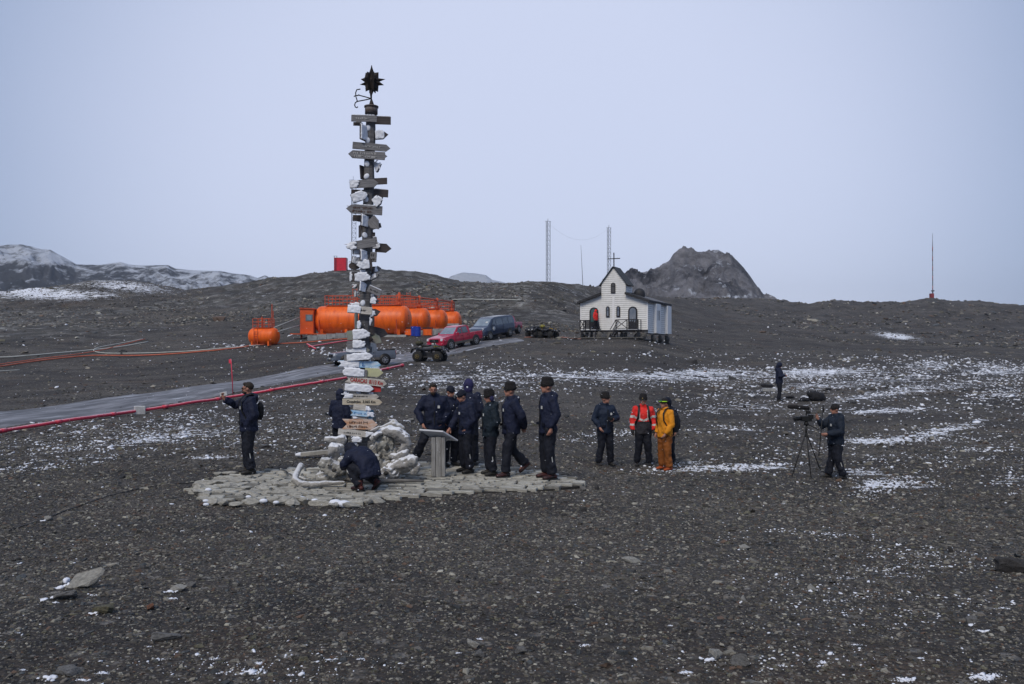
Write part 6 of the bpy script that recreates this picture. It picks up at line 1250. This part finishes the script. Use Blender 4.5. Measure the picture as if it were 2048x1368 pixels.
# red hut
d = 131; k = d / F; x = (681.5 - 1024) * k; g = gz(x, d); root = empty('red_hut', (x, d, g), .05, 'small bright red box hut on short legs on the ridge', 'hut')
zt = CAMZ - (517 - HR) * k - g; zb = CAMZ - (543 - HR) * k - g; red = pm('hut_red', (.70, .03, .06), (.58, .025, .05), 2, .5); m = MB(); m.box((0, 0, (zt + zb) / 2), (1.95, 1.8, zt - zb)); m.build('wall', red, root)
m = MB(); m.box((0, 0, zt + .03), (2.05, 1.9, .06)); m.build('roof', rail_m, root)
for i in range(7): m = MB(); m.box((-.82 + i * .27, -.91, (zt + zb) / 2), (.23, .02, zt - zb - .1)); m.build('wall_panel', red, root)
m = MB(); m.box((-.75, -.93, (zt + zb) / 2), (.36, .04, zt - zb - .15)); m.build('door', pm('hut_deep_red', (.30, .02, .04), None, 3, .6), root)  # door in a darker red than the walls
for sx in (-.85, .85):
    for sy in (-.7, .7): m = MB(); m.bar((sx, sy, -.4), (sx, sy, zb), .12); m.build('leg', BLACK, root)
m = MB()
for i in range(4): m.bar((-1.0 - i * .0, -.9 + i * .5, zb), (-2.0, -.9 + i * .5, -.3), .06)
for i in range(4): m.bar((-1.15 - i * .22, -.9, zb - .22 * i), (-1.15 - i * .22, .6, zb - .22 * i), .07)
m.bar((-.98, -.6, zb), (-.98, -.6, zt + .35), .06); m.bar((-.55, -.6, zt), (-.55, -.6, zt + .35), .06); m.bar((-1.1, -.6, zt + .35), (-.6, -.6, zt + .35), .05); m.build('stair', BLACK, root)
# ---------------------------------------------------------------- vehicles (built facing +X, wheels on z=0)
tyre_m = pm('tyre_rubber', (.014, .014, .015), (.03, .029, .028), 12, .85, .4, 40); rim_m = pm('alloy', (.42, .43, .45), (.30, .31, .33), 8, .35, metal=.6); lamp_m = pm('lamp_glass', (.75, .77, .80), (.6, .62, .65), 5, .12, spec=.9)
trimk = pm('black_trim', (.014, .014, .016), None, 5, .5); chrome = pm('chrome', (.55, .56, .58), None, 4, .2, metal=.9); wsg = pm('windscreen_glass', (.16, .20, .24), (.28, .33, .38), 1.2, .08, spec=.9, coat=.6); sideg = pm('side_glass', (.05, .06, .075), (.12, .14, .165), 1.5, .08, spec=.9, coat=.6); mudm = pm('mud_spatter', (.10, .09, .085), (.14, .125, .11), 8, .9)
ambm = pm('tail_red', (.5, .03, .03), None, 4, .3)
def wheel(parent, x, y, r, w, rim=.62, rimm=None, tyrem=None, spokes=6):
    o = new_obj('wheel', MB().tube([(0, -w / 2, 0), (0, -w / 2 + .03, 0), (0, w / 2 - .03, 0), (0, w / 2, 0)], [r * .93, r, r, r * .93], 28, right=(1, 0, 0)).mesh(), parent, tyrem or tyre_m); o.location = (x, y, r); s = 1 if y > 0 else -1
    m = MB(); m.tube([(0, s * (w / 2 - .01), 0), (0, s * (w / 2 + .006), 0)], [r * rim, r * rim], 24, right=(1, 0, 0)); q = m.build('rim', trimk, o)
    m = MB(); yy = s * (w / 2 + .012)
    for i in range(spokes): a = 6.283 * i / spokes; m.bar((math.cos(a) * r * .08, yy, math.sin(a) * r * .08), (math.cos(a) * r * rim * .95, yy, math.sin(a) * r * rim * .95), .02, r * .16)
    for i in range(20): a = 6.283 * i / 20; b = 6.283 * (i + 1) / 20; m.bar((math.cos(a) * r * rim, yy, math.sin(a) * r * rim), (math.cos(b) * r * rim, yy, math.sin(b) * r * rim), .02, r * .07)
    m.tube([(0, yy - .01, 0), (0, yy + .015 * s, 0)], r * .14, 10, right=(1, 0, 0)); m.build('hubcap', rimm or rim_m, o)
def loft_body(stations):
    """stations: list of (x, [(halfwidth, z), ...]) from front to back, mirrored"""
    m = MB(); k = len(stations[0][1]); vs = []
    for x, pr in stations: vs += [(x, w, z) for w, z in pr] + [(x, -w, z) for w, z in reversed(pr)]
    n = 2 * k; fs = [(i * n + j, i * n + (j + 1) % n, (i + 1) * n + (j + 1) % n, (i + 1) * n + j) for i in range(len(stations) - 1) for j in range(n)]
    fs += [tuple(range(n)), tuple(range((len(stations)) * n - 1, (len(stations) - 1) * n - 1, -1))]
    m.add(vs, fs, 0, False); return m
def panel(pts, off, parent, name, mat, th=.012):
    p = [Vector(q) for q in pts]; n = (p[1] - p[0]).cross(p[2] - p[0]).normalized()
    if n.dot(Vector(off)) < 0: n = -n
    m = MB(); a = [q + n * .004 for q in p]; b = [q + n * (th + .004) for q in p]; k = len(p); m.add(a + b, [tuple(range(k)), tuple(range(2 * k - 1, k - 1, -1))] + [(i, (i + 1) % k, (i + 1) % k + k, i + k) for i in range(k)])
    return m.build(name, mat, parent)
def pickup(label, a, b, paint, group=None, tail=None, L=5.15):
    """a, b: ground points under the front and rear axles"""
    t = (a - b); yaw = math.atan2(t.y, t.x); pitch = math.atan2(t.z, math.hypot(t.x, t.y)); mid = (a + b) / 2
    root = empty('pickup_truck', mid, 0, label, 'pickup truck', group); root.rotation_euler = Euler((0, -pitch, yaw), 'XYZ'); sc = t.length / 3.2; root.scale = (sc,) * 3
    lo = [( .78, .42), (.90, .50), (.92, .78), (.90, .95)]
    S_ = [(2.50, [(.60, .45), (.78, .50), (.80, .75), (.72, .92)]), (2.40, [(.78, .40), (.88, .48), (.89, .80), (.80, 1.00)]), (1.9, lo[:3] + [(.84, 1.06)]), (1.15, lo[:3] + [(.86, 1.13)]), (.3, lo[:3] + [(.87, 1.12)]), (-.95, lo[:3] + [(.87, 1.12)]), (-1.0, lo[:3] + [(.88, 1.12)]), (-2.5, lo[:3] + [(.88, 1.12)]), (-2.56, [(.74, .5), (.84, .55), (.88, .8), (.84, 1.08)])]
    body = loft_body(S_).build('body', paint, root, .03)
    cab = loft_body([(1.12, [(.84, 1.10), (.80, 1.125)]), (.35, [(.86, 1.10), (.66, 1.70)]), (.05, [(.87, 1.10), (.66, 1.755)]), (-.75, [(.87, 1.10), (.66, 1.755)]), (-.98, [(.87, 1.10), (.70, 1.66)])]).build('cab', paint, root, .025)
    panel([(1.02, .74, 1.18), (1.02, -.74, 1.18), (.39, -.60, 1.66), (.39, .60, 1.66)], (1, 0, 1), root, 'windscreen', wsg)
    panel([(-.992, .66, 1.22), (-.992, -.66, 1.22), (-.992, -.6, 1.6), (-.992, .6, 1.6)], (-1, 0, 0), root, 'rear_window', sideg)
    for s in (-1, 1):
        f = lambda x, z: (x, s * (.87 - (z - 1.10) / .65 * .20), z)
        panel([f(.72, 1.17), f(.08, 1.17), f(.08, 1.66), f(.32, 1.66)], (0, s, 0), root, 'side_window', sideg); panel([f(.0, 1.17), f(-.72, 1.17), f(-.66, 1.66), f(.0, 1.66)], (0, s, 0), root, 'side_window', sideg)
        for x in (.04, -.78, .95): m = MB(); m.box((x, s * .918, .85), (.012, .01, .55)); m.build('door_seam', trimk, root)
        for x in (.18, -.62): m = MB(); m.box((x, s * .925, .98), (.16, .02, .035)); m.build('door_handle', trimk, root)
        m = MB(); m.box((.72, s * 1.0, 1.2), (.10, .18, .16)); m.build('mirror', paint, root, .02)
        for x in (1.6, -1.6):
            m = MB(); m.tube([(x, s * .60, .42), (x, s * .935, .42)], .47, 24, right=(1, 0, 0)); m.build('wheel_arch', trimk, root)
            wheel(root, x, s * .83, .38, .25)
        m = MB(); m.box((2.36, s * .66, .86), (.28, .34, .20), Euler((0, R(-14), s * R(-18))).to_matrix()); m.build('headlight', lamp_m, root, .03)
        m = MB(); m.box((-2.55, s * .80, .92), (.04, .14, .34)); m.build('tail_light', ambm, root)
        m = MB(); m.box((.0, s * .93, .50), (2.3, .02, .18)); m.build('mud_splash', mudm, root)
    m = MB(); m.box((2.53, 0, .82), (.06, .86, .22)); m.build('grille', trimk, root); m = MB(); m.box((2.565, 0, .84), (.02, .26, .06)); m.build('emblem_bar', chrome, root)
    m = MB(); m.box((2.50, 0, .50), (.20, 1.66, .20)); m.build('front_bumper', paint, root, .04); m = MB(); m.box((2.56, 0, .50), (.12, .8, .10)); m.build('air_intake', trimk, root)
    m = MB(); m.box((2.61, 0, .60), (.02, .42, .11)); m.build('number_plate', REFL, root)
    m = MB(); m.box((-1.76, 0, 1.125), (1.42, 1.5, .01)); m.build('bed_floor', trimk, root)
    if tail: m = MB(); m.box((-1.75, 0, 1.17), (1.5, 1.62, .08)); m.build('bed_cover', tail, root, .02)
    return root
def van(label, a, b, paint):
    t = (a - b); yaw = math.atan2(t.y, t.x); pitch = math.atan2(t.z, math.hypot(t.x, t.y)); mid = (a + b) / 2
    root = empty('van', mid, 0, label, 'van'); root.rotation_euler = Euler((0, -pitch, yaw), 'XYZ')
    lo = [(.80, .36), (.93, .45), (.96, .80), (.95, 1.10)]
    loft_body([(2.52, [(.60, .42), (.78, .48), (.80, .72), (.70, .95)]), (2.40, [(.80, .38), (.90, .46), (.92, .80), (.80, 1.05)]), (1.75, lo[:3] + [(.88, 1.20)]), (1.0, lo), (-2.4, lo), (-2.5, [(.8, .42), (.9, .5), (.93, .8), (.92, 1.1)])]).build('body', paint, root, .04)
    loft_body([(1.80, [(.90, 1.08), (.82, 1.16)]), (.85, [(.95, 1.08), (.74, 1.84)]), (.5, [(.95, 1.08), (.76, 1.93)]), (-2.1, [(.95, 1.08), (.76, 1.93)]), (-2.47, [(.92, 1.08), (.76, 1.80)])]).build('cabin', paint, root, .03)
    panel([(1.66, .76, 1.24), (1.66, -.76, 1.24), (.92, -.68, 1.80), (.92, .68, 1.80)], (1, 0, 1), root, 'windscreen', wsg)
    panel([(1.35, .58, 1.48), (1.35, .34, 1.48), (1.22, .34, 1.58), (1.22, .56, 1.58)], (1, 0, 1), root, 'white_sticker', REFL, .03)
    for s in (-1, 1):
        f = lambda x, z: (x, s * (.955 - (z - 1.08) / .85 * .19), z)
        for x0, x1, x2 in ((1.25, .62, .80), (.50, -.50, .5), (-.6, -1.4, -.6), (-1.5, -2.2, -1.5)): panel([f(x0, 1.22), f(x1, 1.22), f(x1, 1.78), f(min(x0, x2), 1.78)], (0, s, 0), root, 'side_window', sideg)
        for x in (1.35, .55, -.55): m = MB(); m.box((x, s * .965, .85), (.012, .01, .7)); m.build('door_seam', trimk, root)
        for x in (1.6, -1.6):
            m = MB(); m.tube([(x, s * .62, .38), (x, s * .968, .38)], .43, 24, right=(1, 0, 0)); m.build('wheel_arch', trimk, root); wheel(root, x, s * .86, .35, .24)
        m = MB(); m.box((2.28, s * .70, .90), (.34, .26, .26), Euler((0, R(-30), s * R(-14))).to_matrix()); m.build('headlight', lamp_m, root, .04)
        m = MB(); m.box((1.12, s * 1.06, 1.26), (.12, .18, .2)); m.build('mirror', paint, root, .02)
        m = MB(); m.tube([(.98, s * .962, .95), (.98, s * .972, .95)], .19, 18, right=(1, 0, 0)); m.build('round_decal', REFL, root)
    for zz in (.72, .80, .88): m = MB(); m.box((2.50, 0, zz), (.08, .9 - (zz - .7), .03)); m.build('grille_bar', chrome, root)
    m = MB(); m.box((2.46, 0, .44), (.16, 1.5, .16)); m.build('front_bumper', paint, root, .04); m = MB(); m.box((2.55, 0, .58), (.02, .42, .11)); m.build('number_plate', REFL, root)
    m = MB(); m.box((-.8, 0, 1.945), (2.2, 1.2, .012)); m.build('roof_snow', pm('roof_dust_snow', (.5, .52, .56), (.3, .32, .36), 3, .8), root)
    return root
def quad(label, c, yaw, accent, seat=None, h=1.0, rimc=(.45, .42, .08)):
    root = empty('quad_bike', c, yaw, label, 'quad bike', scale=h); rm = pm('quad_rim' + str(rimc), rimc, None, 4, .4)
    mk = pm('black_plastic', (.018, .018, .022), (.03, .03, .035), 6, .45); gm = pm('quad_grey_plastic', (.08, .085, .10), (.05, .05, .06), 6, .4)
    for x in (.66, -.66):
        for s in (-1, 1): wheel(root, x, s * .46, .33, .26, .42, rm, None, 5)
        m = MB(); m.bar((x, -.42, .33), (x, .42, .33), .06); m.build('axle', mk, root)
        for s in (-1, 1):
            m = MB(); m.tube([(x - .44, s * .42, .52), (x - .34, s * .44, .70), (x, s * .46, .77), (x + .34, s * .44, .70), (x + .44, s * .42, .56)], (.17, .035), 10, right=(0, 1, 0)); m.build('fender', mk, root)
    m = MB(); m.tube([(.95, 0, .55), (.80, 0, .68), (.45, 0, .76), (.1, 0, .74), (-.5, 0, .70), (-.9, 0, .66)], [(.18, .10), (.28, .14), (.22, .16), (.15, .15), (.2, .12), (.2, .06)], 12, right=(0, 1, 0)); m.build('body', gm, root)
    m = MB(); m.box((0, 0, .42), (1.0, .36, .26)); m.box((0, 0, .30), (.7, .9, .05)); m.build('engine_block', mk, root, .03)
    m = MB(); m.tube([(.12, 0, .86), (-.15, 0, .85), (-.5, 0, .88), (-.62, 0, .93)], [(.10, .06), (.15, .07), (.16, .07), (.12, .04)], 12, right=(0, 1, 0)); m.build('seat', BLACK, root)
    m = MB(); m.tube([(.36, 0, .80), (.28, 0, 1.02)], .04, 8); m.tube([(.18, -.40, 1.08), (.26, -.18, 1.05), (.28, 0, 1.04), (.26, .18, 1.05), (.18, .40, 1.08)], .02, 8); m.tube([(.18, -.40, 1.08), (.15, -.46, 1.08)], .03, 8); m.tube([(.18, .40, 1.08), (.15, .46, 1.08)], .03, 8); m.build('handlebar', BLACK, root)
    for x0, x1 in ((.95, .45), (-.45, -1.0)):
        m = MB()
        for i in range(5): y = -.32 + .16 * i; m.bar((x0, y, .86), (x1, y, .86), .022)
        for x in (x0, (x0 + x1) / 2, x1): m.bar((x, -.34, .86), (x, .34, .86), .026)
        for y in (-.28, .28): m.bar((x0 * .92, y, .74), (x0 * .92, y, .86), .022)
        m.build('cargo_rack', BLACK, root)
    m = MB()
    for s in (-1, 1): m.tube([(.93, s * .20, .60), (.80, s * .26, .74), (.50, s * .24, .83), (.30, s * .17, .80)], (.05, .02), 8); m.tube([(-.5, s * .22, .78), (-.85, s * .24, .76)], (.04, .02), 8)
    m.build('colour_panel', accent, root)
    for s in (-1, 1): m = MB(); m.ell((.96, s * .18, .66), (.05, .09, .055)); m.build('headlight', lamp_m, root)
    m = MB(); m.bar((1.02, -.2, .42), (1.02, .2, .42), .04); m.bar((1.02, -.2, .42), (.98, -.2, .70), .03); m.bar((1.02, .2, .42), (.98, .2, .70), .03); m.bar((.98, -.2, .70), (.98, .2, .70), .03); m.build('bumper_bar', BLACK, root)
    if seat: m = MB(); m.ell((-.72, 0, 1.0), (.26, .30, .14)); m.build('cargo_bundle', seat, root)
    for o in root.children:
        if not o.name.startswith(('wheel', 'axle')): o.scale.z = 1.28; o.location.z -= .10
    return root
def onroad(px, row): v = at(px, row); return v + Vector((0, 0, .05))
redp = pm('crimson_paint', (.52, .014, .055), (.34, .016, .045), 2.5, .35, coat=.6); bluep = pm('dark_blue_paint', (.035, .050, .095), (.05, .065, .10), 2, .3, coat=.7); greyp = pm('slate_blue_paint', (.10, .12, .16), (.14, .155, .19), 2, .4, coat=.4)
def place_vehicle(px0, d0, px1, d1, row0=None):
    a = Vector(((px0 - 1024) / F * d0, d0, 0)); b = Vector(((px1 - 1024) / F * d1, d1, 0)); a.z = gz(a.x, a.y) + .05; b.z = gz(b.x, b.y) + .05; return a, b
def axles(pxm, d, theta, wb=3.2):
    """middle of the wheelbase on the sight line pxm at depth d, heading theta away from straight at the camera, towards the left"""
    x = (pxm - 1024) / F * d; v = Vector((-math.sin(R(theta)), -math.cos(R(theta)), 0)); a = Vector((x, d, 0)) + v * wb / 2; b = Vector((x, d, 0)) - v * wb / 2
    a.z = gz(a.x, a.y) + .04; b.z = gz(b.x, b.y) + .04; return a, b
pickup('crimson crew-cab pickup parked first in line, nose towards the camera', *axles(911, 65.5, 36), redp)
van('dark blue passenger van with round white door decal behind the crimson pickup', *axles(984, 72, 33), bluep)
pickup('crimson pickup mostly hidden behind the dark blue van', *axles(1008, 78.5, 24), redp)
pickup('slate blue pickup on the road, half hidden behind the signpost', *axles(724, 49.5, 60, 2.5), greyp, tail=trimk)
c = at(860, 723); quad('black and yellow quad bike parked in front of the crimson pickup', c, R(-14), pm('quad_yellow', (.40, .33, .03), (.05, .05, .03), 9, .5), pm('strapped_gear', (.10, .09, .05), (.02, .02, .02), 14, .8), 1.05, (.16, .12, .05))
c = at(1072, 675); quad('black quad bike parked left of the yellow one by the chapel', c, R(235), pm('quad_dark', (.03, .03, .035), None, 4, .4), None, .95, (.03, .03, .03))
c = at(1096, 676); quad('quad bike with bright yellow front panels beside the chapel path', c, R(-40), pm('quad_bright_yellow', (.85, .50, .02), None, 4, .4), pm('yellow_green_bundle', (.5, .42, .05), (.1, .1, .05), 6, .8), .9, (.05, .05, .05))
# ---------------------------------------------------------------- tripod camera, monopod, bags
def build_gear():
    c = at(1612, 953); k = c.y / F; H = (953 - 842) * k
    root = empty('tripod', c, 0, 'slim black tripod standing on the snow left of the cameraman', 'tripod'); top = Vector((.0, 0, H * .80))
    for e in ((-.40, -.15, .02), (.02, -.25, .0), (.42, .22, .12)): m = MB(); m.tube([top, Vector(e) * .5 + top * .5, Vector(e)], [.018, .014, .010], 8); m.build('leg', BLACK, root)
    m = MB(); m.tube([top - Vector((0, 0, .12)), top + Vector((0, 0, .2))], .024, 8); m.build('centre_column', BLACK, root)
    m = MB(); m.ell(top + Vector((0, 0, .2)), .06); m.bar(top + Vector((0, 0, .2)), top + Vector((.3, 0, .05)), .018); m.build('head', BLACK, root)
    r2 = empty('video_camera', c + top + Vector((0, 0, .30)), R(6), 'black video camera with furry microphone mounted on the tripod', 'video camera')
    m = MB(); m.box((0, 0, .02), (.24, .12, .13)); m.box((.10, -.03, .07), (.10, .1, .1)); m.build('camera_body', BLACK, r2, .01); m = MB(); m.tube([(-.10, 0, .02), (-.28, 0, .02), (-.30, 0, .02)], [.045, .055, .06], 12); m.build('lens', trimk, r2)
    m = MB(); m.tube([(-.46, 0, .31), (-.42, 0, .31), (-.15, 0, .29), (.04, 0, .27), (.08, 0, .27)], [.02, .048, .052, .045, .02], 12); me = blob(m, .015, 1, .02, 20); new_obj('furry_microphone', me, r2, FUR)
    m = MB(); m.bar((0, 0, .08), (0, 0, .22), .02); m.bar((.0, 0, .15), (.08, 0, .25), .015); m.box((.03, -.06, .17), (.10, .03, .07)); m.build('microphone_mount', BLACK, r2)
    a = P(1646, 815, 18.45); b = P(1637, 912, 18.35); m = MB(); m.tube([b, a], [.012, .012], 8); m.tube([a - Vector((0, 0, .10)), a + Vector((0, 0, .06))], .022, 8); o = m.build('microphone_pole', BLACK, None); tag(o, 'thin black pole gripped upright by the cameraman', 'pole')
    bagm = pm('black_bag', (.012, .012, .015), (.025, .025, .03), 8, .8, .5, 30)
    def lump(px, row, prims, lab, name='equipment_bag', mat=bagm, cat='bag'):
        c = at(px, row); m = MB()
        for p, r in prims: m.ell(p, r, None, 12, 8)
        me = blob(m, .03, 2, .05, 5); o = new_obj(name, me, None, mat); o.location = c; tag(o, lab, cat)
    lump(1630, 802, [((0, 0, .22), (.34, .25, .26)), ((.25, .05, .2), (.22, .2, .22)), ((-.2, 0, .3), (.18, .2, .18)), ((.42, 0, .12), (.1, .1, .1))], 'large bulky black bag on the plain right of the lone figure')
    lump(1608, 803, [((0, 0, .08), (.26, .14, .10)), ((-.15, 0, .05), (.14, .12, .07))], 'flat dark bag lying against the large bulky black bag')
    lump(1579, 797, [((0, 0, .07), (.22, .14, .08))], 'small dark bag behind the feet of the lone figure')
    lump(1656, 781, [((0, 0, .06), (.18, .1, .07))], 'small dark bundle beyond the bulky black bag')
    lump(1535, 776, [((0, 0, .12), (.34, .14, .08)), ((-.2, 0, .15), (.2, .14, .1))], 'long dark cover lying over the pale case')
    c = at(1536, 784); m = MB(); m.box((0, -.1, .10), (.66, .22, .16)); o = m.build('case', pm('pale_case', (.45, .45, .44), (.2, .2, .2), 12, .6), None, .01); o.location = c; tag(o, 'low pale equipment case left of the lone figure on the plain', 'case')
build_gear()
# ---------------------------------------------------------------- notable rocks
def build_rocks():
    gr = pm('grey_rock', (.20, .195, .19), (.09, .088, .088), 4, .85, .7, 16, detail=8); pr = pm('pale_rock', (.36, .35, .32), (.20, .195, .185), 5, .85, .6, 18, detail=8); dr = pm('dark_rock', (.035, .034, .036), (.06, .056, .055), 5, .9, .8, 16, detail=8); rr = pm('rust_rock', (.22, .09, .05), (.10, .06, .045), 5, .85, .6, 16); gy = pm('ochre_rock', (.14, .13, .08), (.08, .075, .06), 5, .85, .6, 16)
    big = [(165, 1170, .30, .10, .13, pr, 'long pale angular boulder leaning up left, snow at its lower end', 24), (125, 1192, .22, .10, .05, gr, 'flat grey slab at the snowy foot of the long pale boulder', 10), (357, 1178, .12, .07, .05, pr, 'pale split stone above a snow pad in the left foreground', 0), (385, 1170, .07, .05, .035, gr, 'small grey stone touching the pale split stone', 0), (303, 1214, .06, .05, .05, rr, 'small rusty orange stone in the left foreground', 0), (212, 1222, .10, .08, .07, gy, 'rounded ochre boulder with a snow pad at its left', 0), (135, 1343, .12, .08, .05, gr, 'grey stone ringed by snow at the bottom left', 0), (330, 1275, .13, .07, .05, gr, 'broad flat grey stone in the lower left gravel', 0),
     (1168, 1018, .10, .09, .09, dr, 'larger dark lava stone below the right end of the paving', 0), (1130, 1029, .08, .07, .06, dr, 'smaller dark lava stone left of the larger one', 0), (1166, 977, .12, .08, .07, gr, 'grey stone against the right tip of the paving', 0), (1104, 992, .07, .06, .05, dr, 'dark stone just below the paving right front edge', 0), (1194, 975, .06, .05, .08, dr, 'upright dark stone right of the paving tip', 0), (946, 1009, .05, .04, .04, dr, 'small dark stone below the middle of the paving edge', 0), (1023, 1031, .05, .05, .035, dr, 'small dark brown stone on bare gravel below the paving', 0), (1262, 1120, .14, .07, .05, pr, 'pale wedge stone in the middle right foreground', -18), (1128, 1072, .05, .05, .04, gr, 'small grey stone with snow fleck mid foreground', 0),
     (2022, 1140, .22, .14, .13, dr, 'big dark boulder at the right edge of the picture', 0), (1490, 1095, .09, .06, .06, pr, 'pale rounded stone capped with snow at the right middle ground', 0), (1507, 1083, .05, .04, .05, gr, 'small stone behind the snow capped pale stone', 0), (1800, 1085, .08, .06, .06, gr, 'mossy grey stone beside a patch of powdered snow', 0), (1900, 1100, .06, .05, .06, dr, 'dark stone right of the powdered snow patch', 0), (1568, 1003, .08, .06, .05, pr, 'snow capped pale stone below the tripod', 0), (1945, 1244, .06, .045, .06, gr, 'brown stone with snow pad at lower right', 0), (1620, 1178, .06, .05, .045, pr, 'pale boxy stone with snow on its left', 0), (1485, 1200, .05, .04, .05, pr, 'white topped upright stone in the right foreground', 0), (1427, 1312, .07, .05, .07, pr, 'pale pointed stone with snow at bottom right', 0), (1485, 1325, .09, .06, .05, gr, 'grey stone just right of the pale pointed stone', 0), (946, 1290, .06, .04, .05, pr, 'pale pyramid stone at the bottom centre', 0), (1042, 1300, .08, .05, .035, gr, 'blue grey flat stone right of the pale pyramid stone', 0), (960, 1308, .06, .04, .03, gr, 'dark grey flat stone under the pale pyramid stone', 0), (97, 1037, .10, .07, .06, pr, 'pale stone with snow at the left beside the dark cable', 0), (285, 975, .12, .06, .05, pr, 'low pale stone above the dark cable', 0), (533, 892, .25, .12, .08, dr, 'dark low stone behind the man with the phone', 0), (1440, 862, .16, .12, .08, gr, 'low grey stone right of the backpack wearer', 0), (1488, 812, .14, .10, .16, dr, 'small dark upright stone on the plain left of the bags', 0), (1385, 722, .8, .4, .28, dr, 'dark rock outcrop on the slope below the chapel', 0), (820, 838, .28, .14, .10, pr, 'snow dusted pale stone behind the lectern', 0),
     (1455, 1152, .0, .0, .0, gr, '', 0)]
    rng = random.Random(9)
    for i, (px, row, sx, sy, sz, mt, lab, tilt) in enumerate(big):
        if not lab: continue
        c = at(px, row + 4); o = new_obj('rock', rock_mesh(300 + i, mat=mt, sub=3), None); o.location = c + Vector((0, 0, sz * .35)); o.scale = (sx * .72, sy * .72, sz * .75); o.rotation_euler = (rng.gauss(0, .1), -R(tilt), rng.gauss(0, .2)); tag(o, lab, 'rock', 'larger stones on the gravel')
        if i in (0, 1, 5, 6, 8 + 10, 22, 23, 24, 25, 26, 31, 20, 2, 37):
            m = MB()
            for _ in range(14): m.ell((rng.gauss(0, .2) * sx, rng.gauss(0, .16) * sx, rng.uniform(-.2, .1) * sz), (sx * rng.uniform(.07, .18), sx * rng.uniform(.05, .12), sz * rng.uniform(.08, .2)), None, 8, 6)
            me = blob(m, .0055, 1, .008, 60); s = new_obj('snow', me, o, snow_m); s.matrix_parent_inverse = (Matrix.LocRotScale(o.location, o.rotation_euler, o.scale)).inverted(); s.location = c + Vector((-sx * .5, -sy * .45, sz * .12)); s.rotation_euler = (0, -R(tilt), 0)
    # snow pads in the foreground
    pads = [(345, 1197, .07), (283, 1147, .03), (240, 1236, .03), (300, 1292, .035), (318, 1318, .05), (210, 1345, .05), (170, 1360, .05), (505, 1345, .10), (520, 1325, .05), (430, 1317, .04), (450, 1345, .035), (660, 1318, .035), (580, 1350, .03), (710, 1310, .03), (722, 1318, .03), (915, 1305, .035), (960, 1278, .03), (1712, 1290, .045), (1645, 1325, .05), (1565, 1330, .045), (1965, 1355, .12), (1810, 1360, .07), (1960, 1262, .06), (2005, 1216, .06), (1430, 1085, .05), (1650, 1080, .04), (1730, 1057, .03), (1942, 1080, .05), (1850, 1092, .05), (1700, 1010, .05), (1338, 1015, .05), (1370, 1345, .05), (1340, 1250, .03), (1170, 1290, .05), (565, 1130, .03), (466, 1130, .03), (40, 1265, .02), (50, 1338, .03), (610, 1290, .025), (110, 1205, .05), (190, 1190, .04)]
    g = np.random.default_rng(14); pts = []; sz_ = []
    for px, row, s in pads:
        c = at(px, row); s = s * .62; n = int(30 + s * 900)
        ax = g.normal(0, .55 * s, n); ay = g.normal(0, .30 * s, n) + ax * g.uniform(-.3, .3); pts.append(np.stack([c.x + ax, c.y + ay], 1)); sz_.append(np.clip(s * .12 * g.lognormal(0, .5, n) * np.exp(-np.hypot(ax, ay) / s * .5), .002, .02))
    pts = np.concatenate(pts); sz_ = np.concatenate(sz_); zz = ground_z(pts[:, 0], pts[:, 1])
    scatter('snow_clumps', np.stack([pts[:, 0], pts[:, 1], zz + sz_ * .3], 1), sz_, .45, snow_m, None, 15, True)
build_rocks()
# ---------------------------------------------------------------- falling snow
def build_flakes():
    rng = np.random.default_rng(8); n = 1500; d = rng.uniform(3.5, 30, n) ** 1.0; px = rng.uniform(-50, 2100, n); row = rng.uniform(640, 1150, n)
    x = (px - 1024) / F * d; z = CAMZ - (row - HR) / F * d; k = z > ground_z(x, d) + .05; x, d, z = x[k], d[k], z[k]
    scatter('falling_snowflakes', np.stack([x, d, z], 1), .0022 + .0002 * d + rng.random(len(x)) * .002, .9, snow_m, None, 9, True)
build_flakes()
